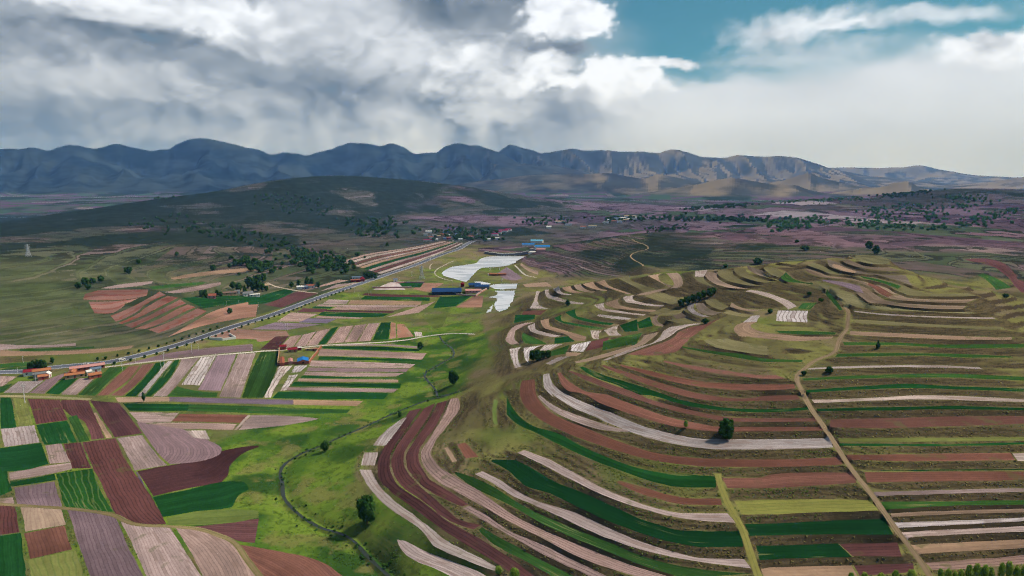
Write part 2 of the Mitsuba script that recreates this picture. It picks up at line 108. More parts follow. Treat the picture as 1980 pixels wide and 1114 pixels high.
# ---------------------------------------------------------------- fields, roads, water: edges on the ground in decimetres
FIELDS = """water -976 9475 10 -906 9161 10 -896 10153 10 -739 8875 10 -725 10367 10 -582 8619 10 -554 10638 10 -533 9148 10 -508 11202 10 -476 9811 10 -326 11606 10 -426 10025 10 -115 11639 10 -243 10117 10 95 11621 10 -80 10249 10 302 11552 10 67 10895 10
water -486 8665 10 -434 8495 10 -445 8687 10 -397 8442 10 -402 8686 10 -362 8413 10 -358 8657 10 -327 8401 10 -314 8600 10 -294 8410 10 -270 8519 10 -261 8448 10
water -285 8308 10 -231 8152 10 -219 8427 10 -174 8047 10 -149 8474 10 -118 8026 10 -78 8495 10 -63 8064 10 -6 8495 10 -7 8079 10 67 8495 10 50 8086 10
water -209 7938 10 -163 7814 10 -86 7959 10 -200 7587 10 47 7959 10 -267 7488 10 19 7331 10 -173 7369 10 -26 6806 10 -190 6996 10 -127 6628 10 -150 6628 10
water -207 7063 10 -194 7030 10 -213 6958 10 -197 6924 10 -220 6862 10 -202 6831 10 -228 6777 10 -209 6753 10 -239 6699 10 -220 6685 10 -251 6628 10 -234 6628 10
dg -3052 3972 9 -2984 3973 9 -2911 3779 11 -2841 3788 10 -2784 3605 11 -2713 3622 10 -2670 3450 10 -2596 3472 9
ys -2980 3974 9 -2866 3937 9 -2841 3794 10 -2749 3786 10 -2715 3632 10 -2643 3648 9 -2601 3484 9 -2544 3522 9
br -2872 3952 9 -2672 3936 9 -2751 3797 9 -2576 3812 9 -2639 3654 9 -2486 3696 9 -2536 3523 8 -2402 3587 8
mg -2429 3626 8 -2407 3673 8 -2332 3501 7 -2301 3541 7 -2241 3385 6 -2202 3417 6 -2156 3276 5 -2110 3302 5
tn -2339 3706 8 -2320 3711 8 -2237 3572 7 -2212 3579 7 -2142 3447 6 -2112 3456 6 -2053 3330 5 -2017 3341 5
br -2664 3936 9 -2492 3920 9 -2515 3735 9 -2392 3784 9 -2420 3649 8 -2299 3658 8 -2336 3594 7 -2212 3541 7 -2230 3474 6 -2130 3432 6 -2112 3307 6 -2052 3329 6
brd -2487 3920 9 -2287 3874 9 -2379 3788 9 -2201 3768 9 -2279 3666 8 -2119 3669 8 -2185 3551 7 -2042 3574 7 -2097 3443 6 -1968 3484 6 -2013 3340 6 -1897 3397 6
dg -2528 3511 8 -2401 3579 8 -2450 3417 7 -2316 3472 7 -2375 3327 6 -2236 3371 6 -2305 3242 5 -2160 3276 5
pw -2670 3450 10 -2532 3510 8 -2478 3207 7 -2342 3273 6
dg -2486 3197 7 -2294 2933 3 -2456 3211 7 -2250 2933 3 -2426 3225 6 -2212 2941 3 -2396 3239 6 -2179 2957 3 -2365 3253 6 -2153 2983 3 -2334 3267 6 -2131 3016 3
pk -2294 3232 5 -2230 3264 5 -2237 3158 4 -2165 3186 4 -2182 3087 4 -2103 3110 4 -2130 3019 3 -2043 3038 3
pk -2245 2921 3 -2189 2850 2 -2210 2950 3 -2144 2864 2 -2172 2975 3 -2102 2883 2 -2131 2998 3 -2061 2905 2 -2087 3017 3 -2023 2930 2 -2041 3034 3 -1988 2962 3
br -2220 3254 5 -2140 3276 5 -2139 3152 4 -2057 3169 4 -2062 3056 3 -1979 3068 4 -1990 2965 3 -1905 2973 3
br -2137 3276 5 -1999 3331 5 -2023 3125 4 -1890 3182 5 -1918 2989 4 -1790 3052 4 -1821 2868 3 -1696 2936 3 -1730 2758 2 -1609 2832 2 -1644 2649 1 -1528 2738 1 -1566 2552 1 -1452 2645 -1 -1498 2494 0 -1381 2553 -1 -1428 2458 0 -1315 2463 -1
pk -1996 3330 5 -1887 3375 6 -1930 3247 5 -1818 3285 5 -1867 3167 5 -1752 3204 5 -1808 3089 5 -1690 3131 5 -1752 3014 4 -1630 3064 4 -1698 2941 4 -1573 3003 4
wh -1702 3441 4 -1592 3442 4 -1621 3346 3 -1515 3315 3
pu -2025 3565 7 -1713 3454 5 -1939 3451 6 -1616 3387 3 -1858 3347 5 -1518 3305 3 -1780 3246 5 -1416 3214 -1 -1708 3157 5 -1393 3142 -2 -1639 3079 4 -1418 3080 -1 -1574 3009 4 -1501 3033 1
dg -1485 2691 -1 -1357 2517 -1 -1448 2716 -1 -1321 2535 -2 -1410 2743 -2 -1284 2553 -3 -1372 2771 -4 -1246 2570 -4 -1336 2805 -5 -1201 2583 -6 -1299 2839 -8 -1156 2595 -7 -1255 2861 -10 -1128 2618 -9 -1204 2868 -12 -1142 2714 -10 -1133 2805 -13 -1124 2779 -12
brd -1682 2940 2 -1483 2693 1 -1645 2963 2 -1450 2718 0 -1606 2986 3 -1417 2744 -1 -1565 3006 3 -1385 2772 -3 -1523 3026 2 -1346 2796 -5 -1482 3050 1 -1301 2818 -7 -1452 3093 0 -1267 2845 -9 -1428 3154 -1 -1266 2903 -9 -1395 3198 -3 -1299 3026 -9 -1355 3230 -5 -1303 3113 -9 -1309 3256 -7 -1287 3191 -9 -1258 3270 -8 -1249 3246 -9
bl -1689 2931 4 -1674 2928 4 -1623 2847 3 -1610 2848 3 -1562 2768 1 -1550 2772 1 -1503 2693 0 -1493 2700 0
me -1341 2510 -2 -1304 2461 -1 -1309 2536 -2 -1260 2457 -2 -1274 2558 -3 -1218 2457 -3 -1237 2575 -5 -1177 2461 -4 -1196 2588 -6 -1137 2468 -5 -1154 2597 -7 -1100 2479 -7 -1109 2601 -9 -1063 2494 -9 -1062 2600 -10 -1027 2513 -11 -1013 2593 -11 -992 2533 -12
br -1200 2450 -3 -1193 2442 -3 -1158 2464 -5 -1137 2412 -5 -1116 2480 -6 -1084 2388 -7 -1075 2497 -8 -1033 2369 -10 -1033 2515 -11 -981 2351 -13 -989 2531 -12 -939 2348 -15
tn -1971 2598 0 -1789 2580 0 -1916 2530 0 -1756 2538 0 -1864 2465 0 -1725 2498 0 -1815 2403 0 -1694 2458 0
rb -1810 2391 0 -1696 2452 0 -1760 2330 0 -1648 2392 0 -1713 2272 0 -1602 2335 0 -1668 2216 0 -1557 2280 1
br -2079 2620 0 -1992 2606 0 -2016 2535 -1 -1936 2535 -1 -1958 2456 -1 -1882 2468 -1 -1902 2380 -1 -1831 2404 -1
dg -1892 2374 -1 -1824 2398 -1 -1819 2275 -1 -1741 2290 -1 -1752 2183 0 -1665 2190 0 -1688 2097 0 -1593 2096 1
ys -1673 2211 0 -1542 2274 1 -1641 2171 1 -1491 2211 2 -1610 2132 2 -1442 2150 2 -1580 2094 2 -1396 2092 3
pu -1769 2576 0 -1549 2529 0 -1694 2483 1 -1484 2444 1 -1625 2395 1 -1421 2365 1 -1559 2312 2 -1362 2289 2 -1497 2234 3 -1305 2218 3 -1438 2160 4 -1251 2152 4 -1384 2090 4 -1201 2090 5
pk -1525 2509 0 -1285 2434 -1 -1450 2416 1 -1224 2358 0 -1379 2327 2 -1167 2287 0 -1314 2244 3 -1110 2217 2 -1253 2166 3 -1059 2154 2 -1197 2092 3 -1009 2095 1
pk -1271 2437 -2 -1182 2426 -3 -1223 2376 -2 -1119 2403 -3 -1177 2318 -3 -1057 2367 -5 -1134 2263 -4 -1001 2324 -7 -1094 2210 -5 -947 2268 -9 -1055 2159 -6 -893 2197 -11 -1019 2109 -7 -843 2118 -13
rb -992 2328 -13 -986 2336 -13 -970 2300 -14 -937 2326 -15 -949 2275 -16 -889 2317 -18 -929 2251 -18 -841 2306 -21 -908 2228 -21 -793 2295 -24 -888 2207 -23 -744 2283 -26 -869 2186 -26 -697 2267 -29 -849 2167 -28 -650 2243 -31 -830 2149 -30 -604 2204 -34 -810 2130 -32 -558 2156 -36
dg -2324 2955 3 -2256 2930 3 -2255 2860 2 -2205 2869 2 -2189 2770 1 -2155 2810 1 -2126 2685 0 -2107 2753 0
dg -2186 2844 1 -2134 2781 1 -2138 2867 1 -2085 2802 1 -2088 2890 2 -2036 2823 1 -2038 2914 2 -1985 2844 2
pu -2120 2771 1 -1983 2835 1 -2078 2719 0 -1919 2752 1 -2038 2668 0 -1857 2673 0 -1999 2620 0 -1799 2598 0
gl -2032 2910 2 -1899 2966 3 -1980 2841 2 -1826 2868 2 -1930 2776 2 -1758 2780 2 -1882 2714 1 -1692 2699 1 -1837 2655 1 -1629 2625 1 -1792 2597 1 -1568 2556 1
pk -2108 2678 0 -2070 2626 0 -2065 2690 0 -2008 2623 0
tn -2369 3976 10 -2296 3882 10 -2289 3978 10 -2224 3885 10 -2209 3981 10 -2151 3889 10 -2130 3984 10 -2079 3894 10 -2050 3987 10 -2007 3898 9
bl -2051 3988 9 -2007 3899 9 -1981 3983 9 -1938 3893 9 -1912 3980 8 -1870 3888 8 -1844 3978 7 -1803 3885 7 -1776 3977 6 -1736 3883 5 -1709 3978 4 -1671 3883 3 -1643 3979 2 -1605 3884 1 -1577 3983 -1 -1541 3887 -1 -1511 3987 -4 -1477 3891 -4 -1446 3993 -7 -1413 3897 -8 -1380 4000 -11 -1349 3904 -11 -1314 4003 -13 -1284 3908 -14
tn -1317 4012 -16 -1287 3916 -17 -1234 4016 -19 -1214 3920 -20 -1152 4025 -23 -1141 3928 -24 -1070 4031 -27 -1069 3935 -28 -986 4035 -30 -995 3938 -30 -901 4035 -32 -920 3938 -32
dg -2265 3869 9 -2147 3732 9 -2186 3866 9 -2083 3732 9 -2107 3863 9 -2019 3733 8 -2029 3861 8 -1954 3734 8 -1950 3859 8 -1891 3736 7 -1872 3857 7 -1826 3737 7
mg -1873 3859 7 -1825 3733 6 -1806 3858 6 -1760 3732 6 -1739 3858 4 -1696 3731 4 -1673 3858 2 -1632 3731 2 -1606 3858 0 -1568 3732 0 -1540 3859 -3 -1505 3733 -3 -1474 3860 -6 -1442 3734 -6 -1407 3860 -9 -1378 3735 -9 -1341 3861 -13 -1317 3744 -13 -1275 3863 -17 -1257 3755 -16 -1210 3867 -20 -1196 3766 -20 -1144 3870 -24 -1135 3778 -24 -1078 3874 -27 -1073 3790 -27 -1011 3876 -30 -1011 3801 -29 -944 3876 -31 -948 3812 -31
rb -1850 3698 6 -1837 3572 6 -1774 3698 5 -1761 3569 5 -1698 3699 4 -1687 3567 4 -1623 3702 2 -1613 3567 2 -1549 3706 -1 -1539 3568 0 -1474 3709 -2 -1465 3568 -2
wh -1473 3706 -4 -1455 3707 -5 -1468 3621 -3 -1449 3622 -3 -1463 3540 -2 -1443 3540 -2 -1459 3462 -1 -1437 3463 -1
pk -2145 3720 8 -1990 3539 7 -2087 3716 8 -1958 3542 7 -2030 3715 7 -1927 3544 7 -1973 3713 7 -1896 3548 7 -1917 3711 7 -1865 3553 7 -1860 3710 7 -1835 3558 6
pk -1977 3533 6 -1869 3474 6 -1920 3545 6 -1815 3467 6 -1860 3553 6 -1763 3462 6 -1798 3556 5 -1711 3458 5 -1735 3557 5 -1660 3456 4 -1671 3558 4 -1610 3455 4 -1607 3559 2 -1560 3456 2 -1543 3557 1 -1511 3458 1 -1476 3551 0 -1462 3460 0
pk -1453 3707 -5 -1436 3469 -4 -1392 3711 -7 -1377 3490 -6 -1331 3716 -10 -1319 3515 -9 -1269 3718 -13 -1262 3543 -12 -1207 3718 -16 -1205 3577 -15 -1142 3710 -19 -1150 3618 -18 -1075 3693 -21 -1095 3664 -20
wh -578 3535 41 -558 3526 44 -604 3460 43 -565 3429 47 -625 3378 47 -571 3336 52 -642 3297 48 -579 3254 53 -655 3216 47 -588 3183 52 -664 3134 46 -596 3115 51
wh -689 3063 39 -618 3053 44 -675 2923 37 -608 2912 41
wh -675 2882 35 -614 2868 39 -632 2776 37 -576 2771 40 -588 2684 39 -538 2688 42 -543 2603 41 -496 2616 45 -498 2532 43 -455 2553 47 -455 2473 45 -415 2501 48 -412 2427 45 -377 2456 48 -371 2383 43 -341 2411 47 -333 2337 42 -306 2367 45 -301 2280 40 -273 2322 44 -271 2229 39 -241 2279 43 -233 2196 39 -208 2243 43 -195 2166 41 -174 2211 44 -158 2137 43 -141 2179 46 -123 2110 44 -109 2148 47 -88 2086 45 -79 2118 48 -53 2065 46 -48 2089 49
pw -418 2326 12 -381 2312 14 -397 2269 11 -338 2274 15 -371 2226 10 -297 2239 16 -339 2190 12 -255 2206 19 -308 2162 16 -214 2175 22 -276 2137 20 -175 2143 26 -245 2112 22 -136 2113 29 -216 2084 25 -100 2082 31 -188 2056 26 -66 2047 31
br -563 3640 41 -496 3679 46 -574 3487 46 -510 3518 51 -584 3343 51 -523 3368 55 -593 3214 54 -536 3235 58 -600 3096 56 -548 3113 59 -603 2983 54 -550 2989 60 -592 2882 48 -533 2865 61 -568 2772 48 -501 2752 63 -525 2683 49 -458 2658 65 -480 2606 53 -412 2588 70 -434 2543 57 -365 2530 72 -391 2489 58 -323 2474 72 -351 2439 58 -284 2420 70 -312 2392 56 -247 2371 68 -275 2348 55 -208 2330 67 -239 2305 54 -170 2291 68 -203 2263 54 -132 2253 69 -168 2222 55 -97 2215 68 -134 2187 54 -63 2176 69 -101 2152 54 -30 2139 67 -69 2118 54 1 2104 66 -38 2081 55 30 2069 64 -9 2043 56 59 2035 61 18 2006 57 87 2001 60
br -482 3628 59 -427 3718 61 -497 3463 64 -433 3529 68 -511 3311 69 -443 3363 73 -525 3177 72 -457 3225 76 -536 3058 71 -474 3108 75 -540 2946 65 -483 2985 76 -518 2827 63 -471 2862 76 -482 2716 65 -435 2748 79 -436 2626 68 -390 2654 82 -388 2558 71 -347 2577 85 -342 2500 72 -305 2516 85 -301 2441 71 -265 2460 82 -261 2388 69 -227 2402 79 -221 2347 68 -190 2355 77 -179 2312 70 -151 2325 79 -137 2283 74 -109 2308 79
br -416 3682 71 -358 3717 76 -421 3480 81 -360 3512 85 -430 3304 89 -368 3335 93 -447 3173 88 -383 3206 92 -466 3071 80 -401 3085 93 -476 2952 78 -416 2972 91 -456 2826 78 -400 2850 92 -417 2712 81 -366 2732 96 -370 2622 85 -327 2638 99 -323 2555 88 -283 2577 101 -276 2501 91 -240 2530 99 -231 2457 92 -200 2482 96 -187 2421 92 -163 2431 94
pkd -345 3704 90 -296 3697 97 -351 3501 94 -274 3494 100 -361 3324 98 -300 3323 103 -375 3177 100 -326 3186 103 -393 3060 94 -349 3055 104 -408 2937 93 -357 2915 105 -383 2805 95 -321 2779 110 -341 2691 100 -273 2685 116 -295 2609 103 -222 2612 120 -248 2552 104 -175 2558 118 -202 2504 103 -130 2510 115 -159 2458 101 -88 2455 112 -116 2412 100 -49 2397 111 -76 2355 105 -11 2346 108 -37 2308 105 27 2299 109 1 2264 106 66 2258 109 38 2224 106 104 2220 110 74 2187 107 141 2184 110 109 2151 107 177 2151 110 143 2116 106 213 2119 110 176 2083 106 248 2089 110 209 2052 106 282 2061 110 242 2025 106 316 2034 111 275 2001 105 349 2007 112 308 1979 106 382 1984 112 340 1959 106 415 1964 112 373 1941 106 448 1946 111 406 1926 106 481 1929 110
pkd -183 2411 90 -157 2428 92 -146 2367 90 -118 2384 92 -110 2323 90 -80 2339 92 -75 2280 91 -45 2292 93 -41 2238 91 -10 2248 93 -8 2200 91 25 2213 93 24 2164 91 61 2185 94 56 2131 91 95 2156 94 87 2100 90 128 2125 94 118 2071 90 160 2093 93 149 2043 90 190 2062 93 178 2016 90 220 2033 93 208 1991 90 249 2004 93 236 1966 90 278 1976 93 265 1943 90 305 1949 92
mg -121 2273 77 -102 2289 81 -94 2225 74 -64 2240 82 -66 2186 71 -26 2199 83 -35 2154 71 11 2163 82 -4 2123 72 46 2128 80 27 2092 74 80 2094 78 56 2062 75 114 2061 78 84 2033 75 147 2029 78 111 2003 75 180 1999 78 136 1972 75 213 1971 78
mg -232 2645 123 -228 2650 127 -200 2592 121 -180 2616 128 -167 2549 118 -134 2579 128 -133 2512 116 -90 2537 127 -100 2479 114 -49 2491 125 -67 2443 115 -11 2438 124 -34 2406 117 25 2388 124 -3 2369 119 62 2341 124 27 2330 121 98 2301 124 54 2291 122 134 2264 125 82 2255 123 170 2231 126 109 2224 123 205 2199 126 137 2198 122 238 2167 127 165 2174 121 272 2137 128 192 2149 121 304 2108 129 218 2125 121 336 2080 129 245 2103 122 366 2052 128 271 2081 122 397 2027 127 296 2060 122 428 2007 126 321 2039 122 460 1990 125 345 2018 122 492 1976 124 370 1999 121 525 1965 123 394 1983 120 559 1958 122 419 1968 118 593 1951 120 444 1954 117 627 1946 119 468 1941 116 662 1942 118 493 1929 115 697 1940 116 518 1917 114 733 1939 115
pw -151 2611 134 -116 2636 137 -110 2569 132 -77 2596 136 -71 2528 129 -40 2551 136 -34 2481 128 -7 2501 135 1 2432 128 26 2456 134 38 2388 132 59 2414 135 74 2349 134 93 2378 136 108 2312 136 127 2348 138 142 2276 137 161 2323 140 175 2242 138 195 2300 141 206 2209 138 227 2273 142 237 2179 137 256 2240 143 267 2149 137 284 2207 144 297 2119 137 312 2176 145 327 2094 138 340 2148 145 357 2070 138 367 2121 145 386 2049 138 394 2098 143 416 2030 138 422 2080 141 447 2016 137 450 2061 140 478 2003 136 478 2044 138 509 1992 134 506 2031 137 540 1983 133 535 2018 135 572 1975 131 564 2007 133 603 1968 130 594 2002 132 635 1962 128 626 2002 131 666 1957 127 658 2002 130 698 1952 126 690 2002 129 730 1947 125 723 2003 128
dgd -88 2692 154 -78 2706 156 -47 2642 154 -34 2704 156 -9 2590 153 8 2700 157 21 2521 153 47 2656 158 51 2462 153 84 2609 159 89 2430 154 118 2557 159 128 2401 156 150 2507 160 162 2364 157 183 2465 161 195 2324 158 217 2429 163 226 2287 158 250 2396 164 257 2251 159 282 2363 164 287 2216 159 313 2328 165 317 2184 160 342 2295 165 346 2155 160 371 2262 165 376 2130 160 399 2231 165 406 2107 159 426 2200 164 436 2087 158 455 2177 163 466 2068 157 484 2157 162 496 2053 155 514 2139 160 528 2042 154 545 2126 159 559 2031 153 578 2121 158 592 2025 152 612 2120 158 626 2025 152 646 2120 157 661 2026 151 680 2120 157 695 2027 151 715 2120 156 731 2029 151 750 2121 156
pw 19 2728 175 54 2758 177 60 2679 176 93 2718 178 100 2630 176 131 2677 179 137 2580 177 166 2633 180 172 2530 177 199 2586 180 206 2481 178 231 2540 181 240 2435 179 261 2493 181 272 2392 179 290 2446 182 304 2353 180 318 2405 182 336 2318 180 348 2369 182 368 2287 180 377 2337 182 401 2259 180 407 2308 182 433 2234 180 436 2279 182 465 2211 180 465 2254 181 497 2190 179 495 2236 181 530 2174 178 526 2220 180 564 2164 177 558 2207 179 599 2156 176 591 2201 178 634 2150 175 626 2203 177 670 2147 174 661 2204 176 706 2145 173 697 2206 176 743 2144 172 732 2207 175
rb 380 2404 194 401 2422 195 413 2358 194 438 2397 195 447 2320 193 473 2371 195 483 2290 193 508 2345 194 520 2268 192 541 2319 193 558 2250 190 577 2302 192 597 2239 189 613 2290 191 639 2239 188 653 2287 190 682 2240 187 693 2289 189 725 2242 186 734 2290 188
dg -25 3194 178 -27 3461 182 12 3079 181 -1 3297 183 52 2994 186 30 3164 186 95 2926 192 69 3049 191 135 2854 198 110 2968 198 172 2786 202 156 2918 204 209 2727 205 200 2869 207 244 2674 206 237 2806 209 279 2627 206 272 2743 209 314 2585 206 308 2693 208 348 2548 205 344 2648 208 383 2513 205 379 2607 208 416 2479 205 414 2568 207 449 2445 205 449 2532 207 481 2413 205 485 2504 207 513 2386 205 522 2482 207 546 2364 205 559 2465 207 580 2346 204 598 2453 207 618 2341 204 638 2448 207 656 2340 203 679 2445 207 694 2340 203 719 2441 206 733 2340 203 756 2430 206
rb 53 3641 213 125 3610 231 37 3433 206 123 3407 226 59 3258 200 144 3244 220 102 3122 200 180 3121 220 148 3006 206 224 3018 224 195 2904 215 269 2944 227 243 2828 219 314 2880 230 289 2767 221 357 2821 231 336 2714 222 399 2768 230 381 2666 224 441 2724 228 426 2624 224 482 2681 227 470 2587 224 523 2643 227 515 2556 223 565 2613 226 560 2529 223 609 2591 226 606 2509 223 653 2573 226 653 2495 223 699 2562 226 701 2485 222 745 2555 225 749 2479 222 792 2550 225 799 2479 222 840 2549 225 850 2479 221 888 2549 224 900 2480 221 937 2549 224 951 2480 220 985 2550 223 1001 2481 220 1034 2551 223 1052 2483 220 1082 2552 223 1102 2483 222 1131 2552 225 1152 2483 224 1179 2552 227 1202 2482 226 1227 2552 229 1252 2483 229 1275 2553 232
pw 127 3345 220 143 3347 226 162 3195 220 184 3226 228 203 3085 223 226 3130 232 249 2989 230 272 3055 236 295 2914 235 316 2986 241 341 2853 238 359 2925 245 388 2813 241 402 2872 248 438 2789 244 445 2828 250 489 2774 247 488 2792 251
wh 170 3651 246 204 3655 249 161 3433 244 216 3466 250 200 3259 244 247 3329 251 193 3317 245 288 3242 252 230 3206 247 330 3166 254 281 3079 250 370 3101 256 326 3009 253 411 3041 258 369 2943 254 449 2979 262 410 2884 251 482 2905 267 451 2828 251 517 2850 266 491 2779 250 553 2806 265 531 2735 249 590 2770 264 569 2684 253 632 2756 258 611 2655 252 671 2732 256 654 2631 251 710 2709 255 697 2614 250 750 2691 254 741 2599 249 793 2686 253 786 2588 248 838 2686 253 833 2586 247 883 2687 252 881 2587 247 928 2688 252 930 2588 246 973 2689 251 978 2588 246 1018 2690 251 1026 2589 245 1063 2691 250 1074 2591 246 1108 2691 251 1123 2592 247 1152 2690 252 1171 2593 248 1196 2688 253 1220 2594 250 1240 2687 254 1268 2597 252 1284 2685 256
rb 239 3596 266 266 3617 268 249 3407 266 291 3459 271 279 3276 268 323 3346 273 327 3239 271 361 3253 275 367 3166 274 406 3213 278 401 3072 277 451 3186 281 440 3011 279 488 3118 284 478 2958 280 525 3059 285 516 2908 281 560 3005 286 553 2862 282 595 2955 286 590 2823 282 629 2909 286 627 2787 281 664 2868 285 666 2761 280 700 2837 284 706 2743 279 738 2814 283 747 2728 277 777 2795 281 789 2716 276 816 2778 279 832 2710 275 854 2761 278 877 2711 274 898 2762 277 922 2713 273 942 2763 276 967 2715 273 986 2765 276 1012 2715 273 1030 2765 275 1057 2715 273 1074 2765 275 1102 2715 273 1117 2764 276 1146 2715 274 1160 2762 276 1191 2714 275 1203 2760 277 1235 2713 276 1245 2757 278 1280 2713 277 1287 2754 279
rb 297 3576 285 310 3585 286 338 3473 286 357 3511 292 378 3371 292 400 3426 300 418 3290 295 440 3345 305 458 3217 297 479 3273 307 497 3151 299 518 3212 309 536 3092 301 556 3154 311 574 3037 302 591 3092 311 611 2987 303 623 3030 311 647 2935 305 661 2994 307 684 2897 304 699 2960 307 722 2865 303 737 2929 305 761 2839 301 775 2900 304 802 2819 299 813 2876 301 842 2799 296 852 2857 299 883 2785 294 892 2838 297 927 2781 292 932 2826 295 972 2779 291 976 2824 294 1017 2778 291 1021 2823 293 1062 2777 290 1065 2822 293 1107 2776 291 1109 2821 293 1152 2774 292 1153 2820 294 1197 2772 293 1197 2818 295 1241 2771 294 1242 2817 296 1287 2771 295 1286 2818 297
dg 361 3594 299 381 3607 302 396 3470 301 422 3507 308 432 3366 305 461 3416 314 474 3295 308 501 3341 318 515 3230 310 542 3280 321 550 3151 310 582 3223 323 586 3087 312 619 3166 324 631 3068 314 655 3112 324 672 3029 316 691 3062 324 706 2974 318 728 3021 320 744 2937 317 764 2984 319 782 2905 315 804 2958 318 824 2887 314 845 2938 316 867 2873 312 885 2920 314 910 2862 311 926 2903 313 955 2856 310 969 2893 312 1000 2852 309 1013 2890 311 1045 2848 309 1058 2886 311 1090 2844 310 1102 2883 312 1136 2843 312 1147 2880 314 1183 2844 314 1192 2879 316 1231 2848 317 1238 2880 318 1281 2858 319 1285 2886 320
rb 464 3539 324 491 3555 325 507 3445 326 535 3479 328 547 3356 329 577 3405 331 586 3273 332 617 3334 334 625 3200 333 656 3271 335 664 3135 333 695 3214 336 702 3078 333 734 3161 336 742 3032 332 773 3116 335 783 2993 331 813 3077 334 827 2966 330 852 3041 333 872 2948 329 893 3014 332 920 2939 329 937 2996 331 970 2937 329 981 2979 331 1019 2932 331 1025 2967 333 1068 2926 333 1076 2973 335 1116 2920 335 1129 2987 338 1164 2916 337 1176 2984 341 1215 2917 340 1224 2982 343 1268 2923 341 1272 2979 344
rb 556 3491 339 569 3512 340 597 3410 342 615 3457 343 638 3335 345 660 3400 347 678 3269 347 703 3344 350 718 3211 349 744 3291 352 760 3162 350 786 3245 353 802 3124 350 829 3209 354 845 3092 350 872 3177 354 889 3065 351 916 3151 354 935 3047 351 963 3134 355 981 3029 352 1009 3119 356 1027 3015 354 1055 3105 358 1075 3007 357 1102 3093 361 1122 2998 359 1148 3081 364 1170 2993 362 1195 3073 366 1222 2997 364 1244 3068 368 1278 3010 366 1293 3068 369
rb 770 3421 377 783 3448 378 811 3359 378 825 3404 379 852 3304 379 865 3362 381 895 3261 380 907 3328 382 940 3226 380 949 3298 382 984 3195 380 991 3270 382 1029 3167 380 1033 3244 383 1073 3141 381 1072 3214 383 1118 3117 382 1111 3185 384 1163 3097 383 1151 3161 385 1213 3091 385 1195 3149 387 1266 3093 386 1241 3144 388
mg 904 3577 412 912 3609 413 951 3516 414 963 3559 415 998 3461 415 1012 3510 418 1046 3415 416 1064 3471 419 1095 3377 416 1116 3441 421 1144 3344 415 1168 3411 421 1190 3304 415 1213 3367 419 1240 3279 415 1261 3335 417 1298 3277 416 1316 3324 417 1356 3273 417 1372 3313 418 1414 3271 417 1430 3308 418
wh 1317 2930 339 1313 2886 337 1365 2928 340 1361 2889 338 1412 2926 342 1408 2889 340 1459 2924 344 1454 2889 342 1506 2923 347 1500 2887 345 1554 2924 349 1546 2885 347 1603 2925 351 1592 2884 349 1651 2927 353 1638 2883 351 1702 2931 355 1685 2883 353 1752 2936 356 1732 2883 354 1802 2939 357 1779 2883 354 1850 2939 357 1825 2883 354 1898 2937 356 1871 2881 354 1944 2935 356 1917 2880 353 1991 2932 355 1963 2878 352 2037 2929 353 2008 2877 351 2082 2925 352 2054 2875 350 2126 2918 352 2099 2873 349 2168 2911 351 2143 2869 349 2210 2902 351 2187 2865 349 2251 2893 351 2229 2860 349 2291 2883 351 2271 2854 350 2330 2873 352 2313 2847 350 2369 2863 352 2353 2840 351 2407 2852 353 2393 2833 352 2445 2841 354 2433 2826 353 2483 2830 355 2473 2819 354
dg 1311 2861 321 1306 2834 319 1357 2861 322 1350 2830 321 1402 2860 324 1393 2826 323 1447 2857 326 1436 2820 325 1491 2854 329 1478 2815 327 1536 2852 331 1521 2810 329 1581 2849 333 1564 2806 331 1626 2848 334 1607 2804 332 1671 2847 335 1652 2804 333 1718 2848 336 1698 2805 334 1764 2849 337 1744 2807 335 1811 2850 337 1790 2809 335 1858 2851 337 1836 2810 335 1904 2852 337 1882 2811 335 1950 2851 336 1928 2812 334 1995 2850 335 1973 2812 333 2040 2847 335 2018 2812 333 2083 2843 334 2063 2810 333 2125 2838 335 2106 2808 333 2166 2832 335 2148 2804 334 2207 2825 336 2190 2799 335 2247 2817 337 2230 2794 336 2286 2809 339 2270 2787 338 2324 2800 341 2309 2780 340 2362 2791 343 2348 2773 342 2400 2783 344 2387 2767 344 2439 2776 346 2427 2762 345
rb 1342 2793 297 1302 2713 292 1387 2792 299 1343 2704 294 1432 2788 302 1383 2694 296 1476 2785 304 1424 2685 299 1521 2781 307 1464 2677 301 1566 2778 309 1506 2671 303 1611 2777 310 1549 2668 305 1657 2777 312 1593 2667 306 1704 2778 313 1639 2668 307 1752 2781 313 1685 2671 308 1799 2783 314 1731 2674 308 1847 2786 314 1778 2677 309 1895 2787 314 1825 2681 309 1942 2788 314 1872 2684 309 1989 2788 314 1920 2687 309 2035 2788 315 1966 2690 310 2080 2786 316 2012 2692 311 2123 2783 317 2058 2692 313 2166 2778 319 2102 2691 315 2207 2772 321 2144 2688 317 2248 2764 324 2186 2684 321 2287 2756 327 2226 2679 324 2326 2748 330 2267 2674 327 2366 2741 333 2308 2671 330 2407 2736 335 2351 2669 332
ys 1310 2654 268 1303 2624 263 1352 2648 271 1344 2616 266 1392 2639 275 1382 2606 270 1434 2633 278 1421 2597 274 1476 2628 280 1461 2590 277 1518 2624 282 1502 2585 278 1561 2622 283 1545 2583 280 1605 2621 284 1588 2583 280 1650 2622 284 1632 2584 280 1696 2623 284 1677 2585 280 1741 2624 283 1722 2587 279 1786 2626 283 1767 2589 279 1831 2626 283 1812 2591 279 1876 2626 283 1856 2591 280 1919 2624 284 1899 2591 280 1961 2621 285 1941 2589 282 2002 2616 287 1982 2585 284 2042 2610 290 2021 2580 287 2081 2603 293 2059 2573 290 2118 2595 296 2096 2564 294 2154 2585 300 2131 2555 298 2190 2576 304 2167 2546 302 2227 2568 307 2203 2538 306 2264 2561 310 2241 2533 309
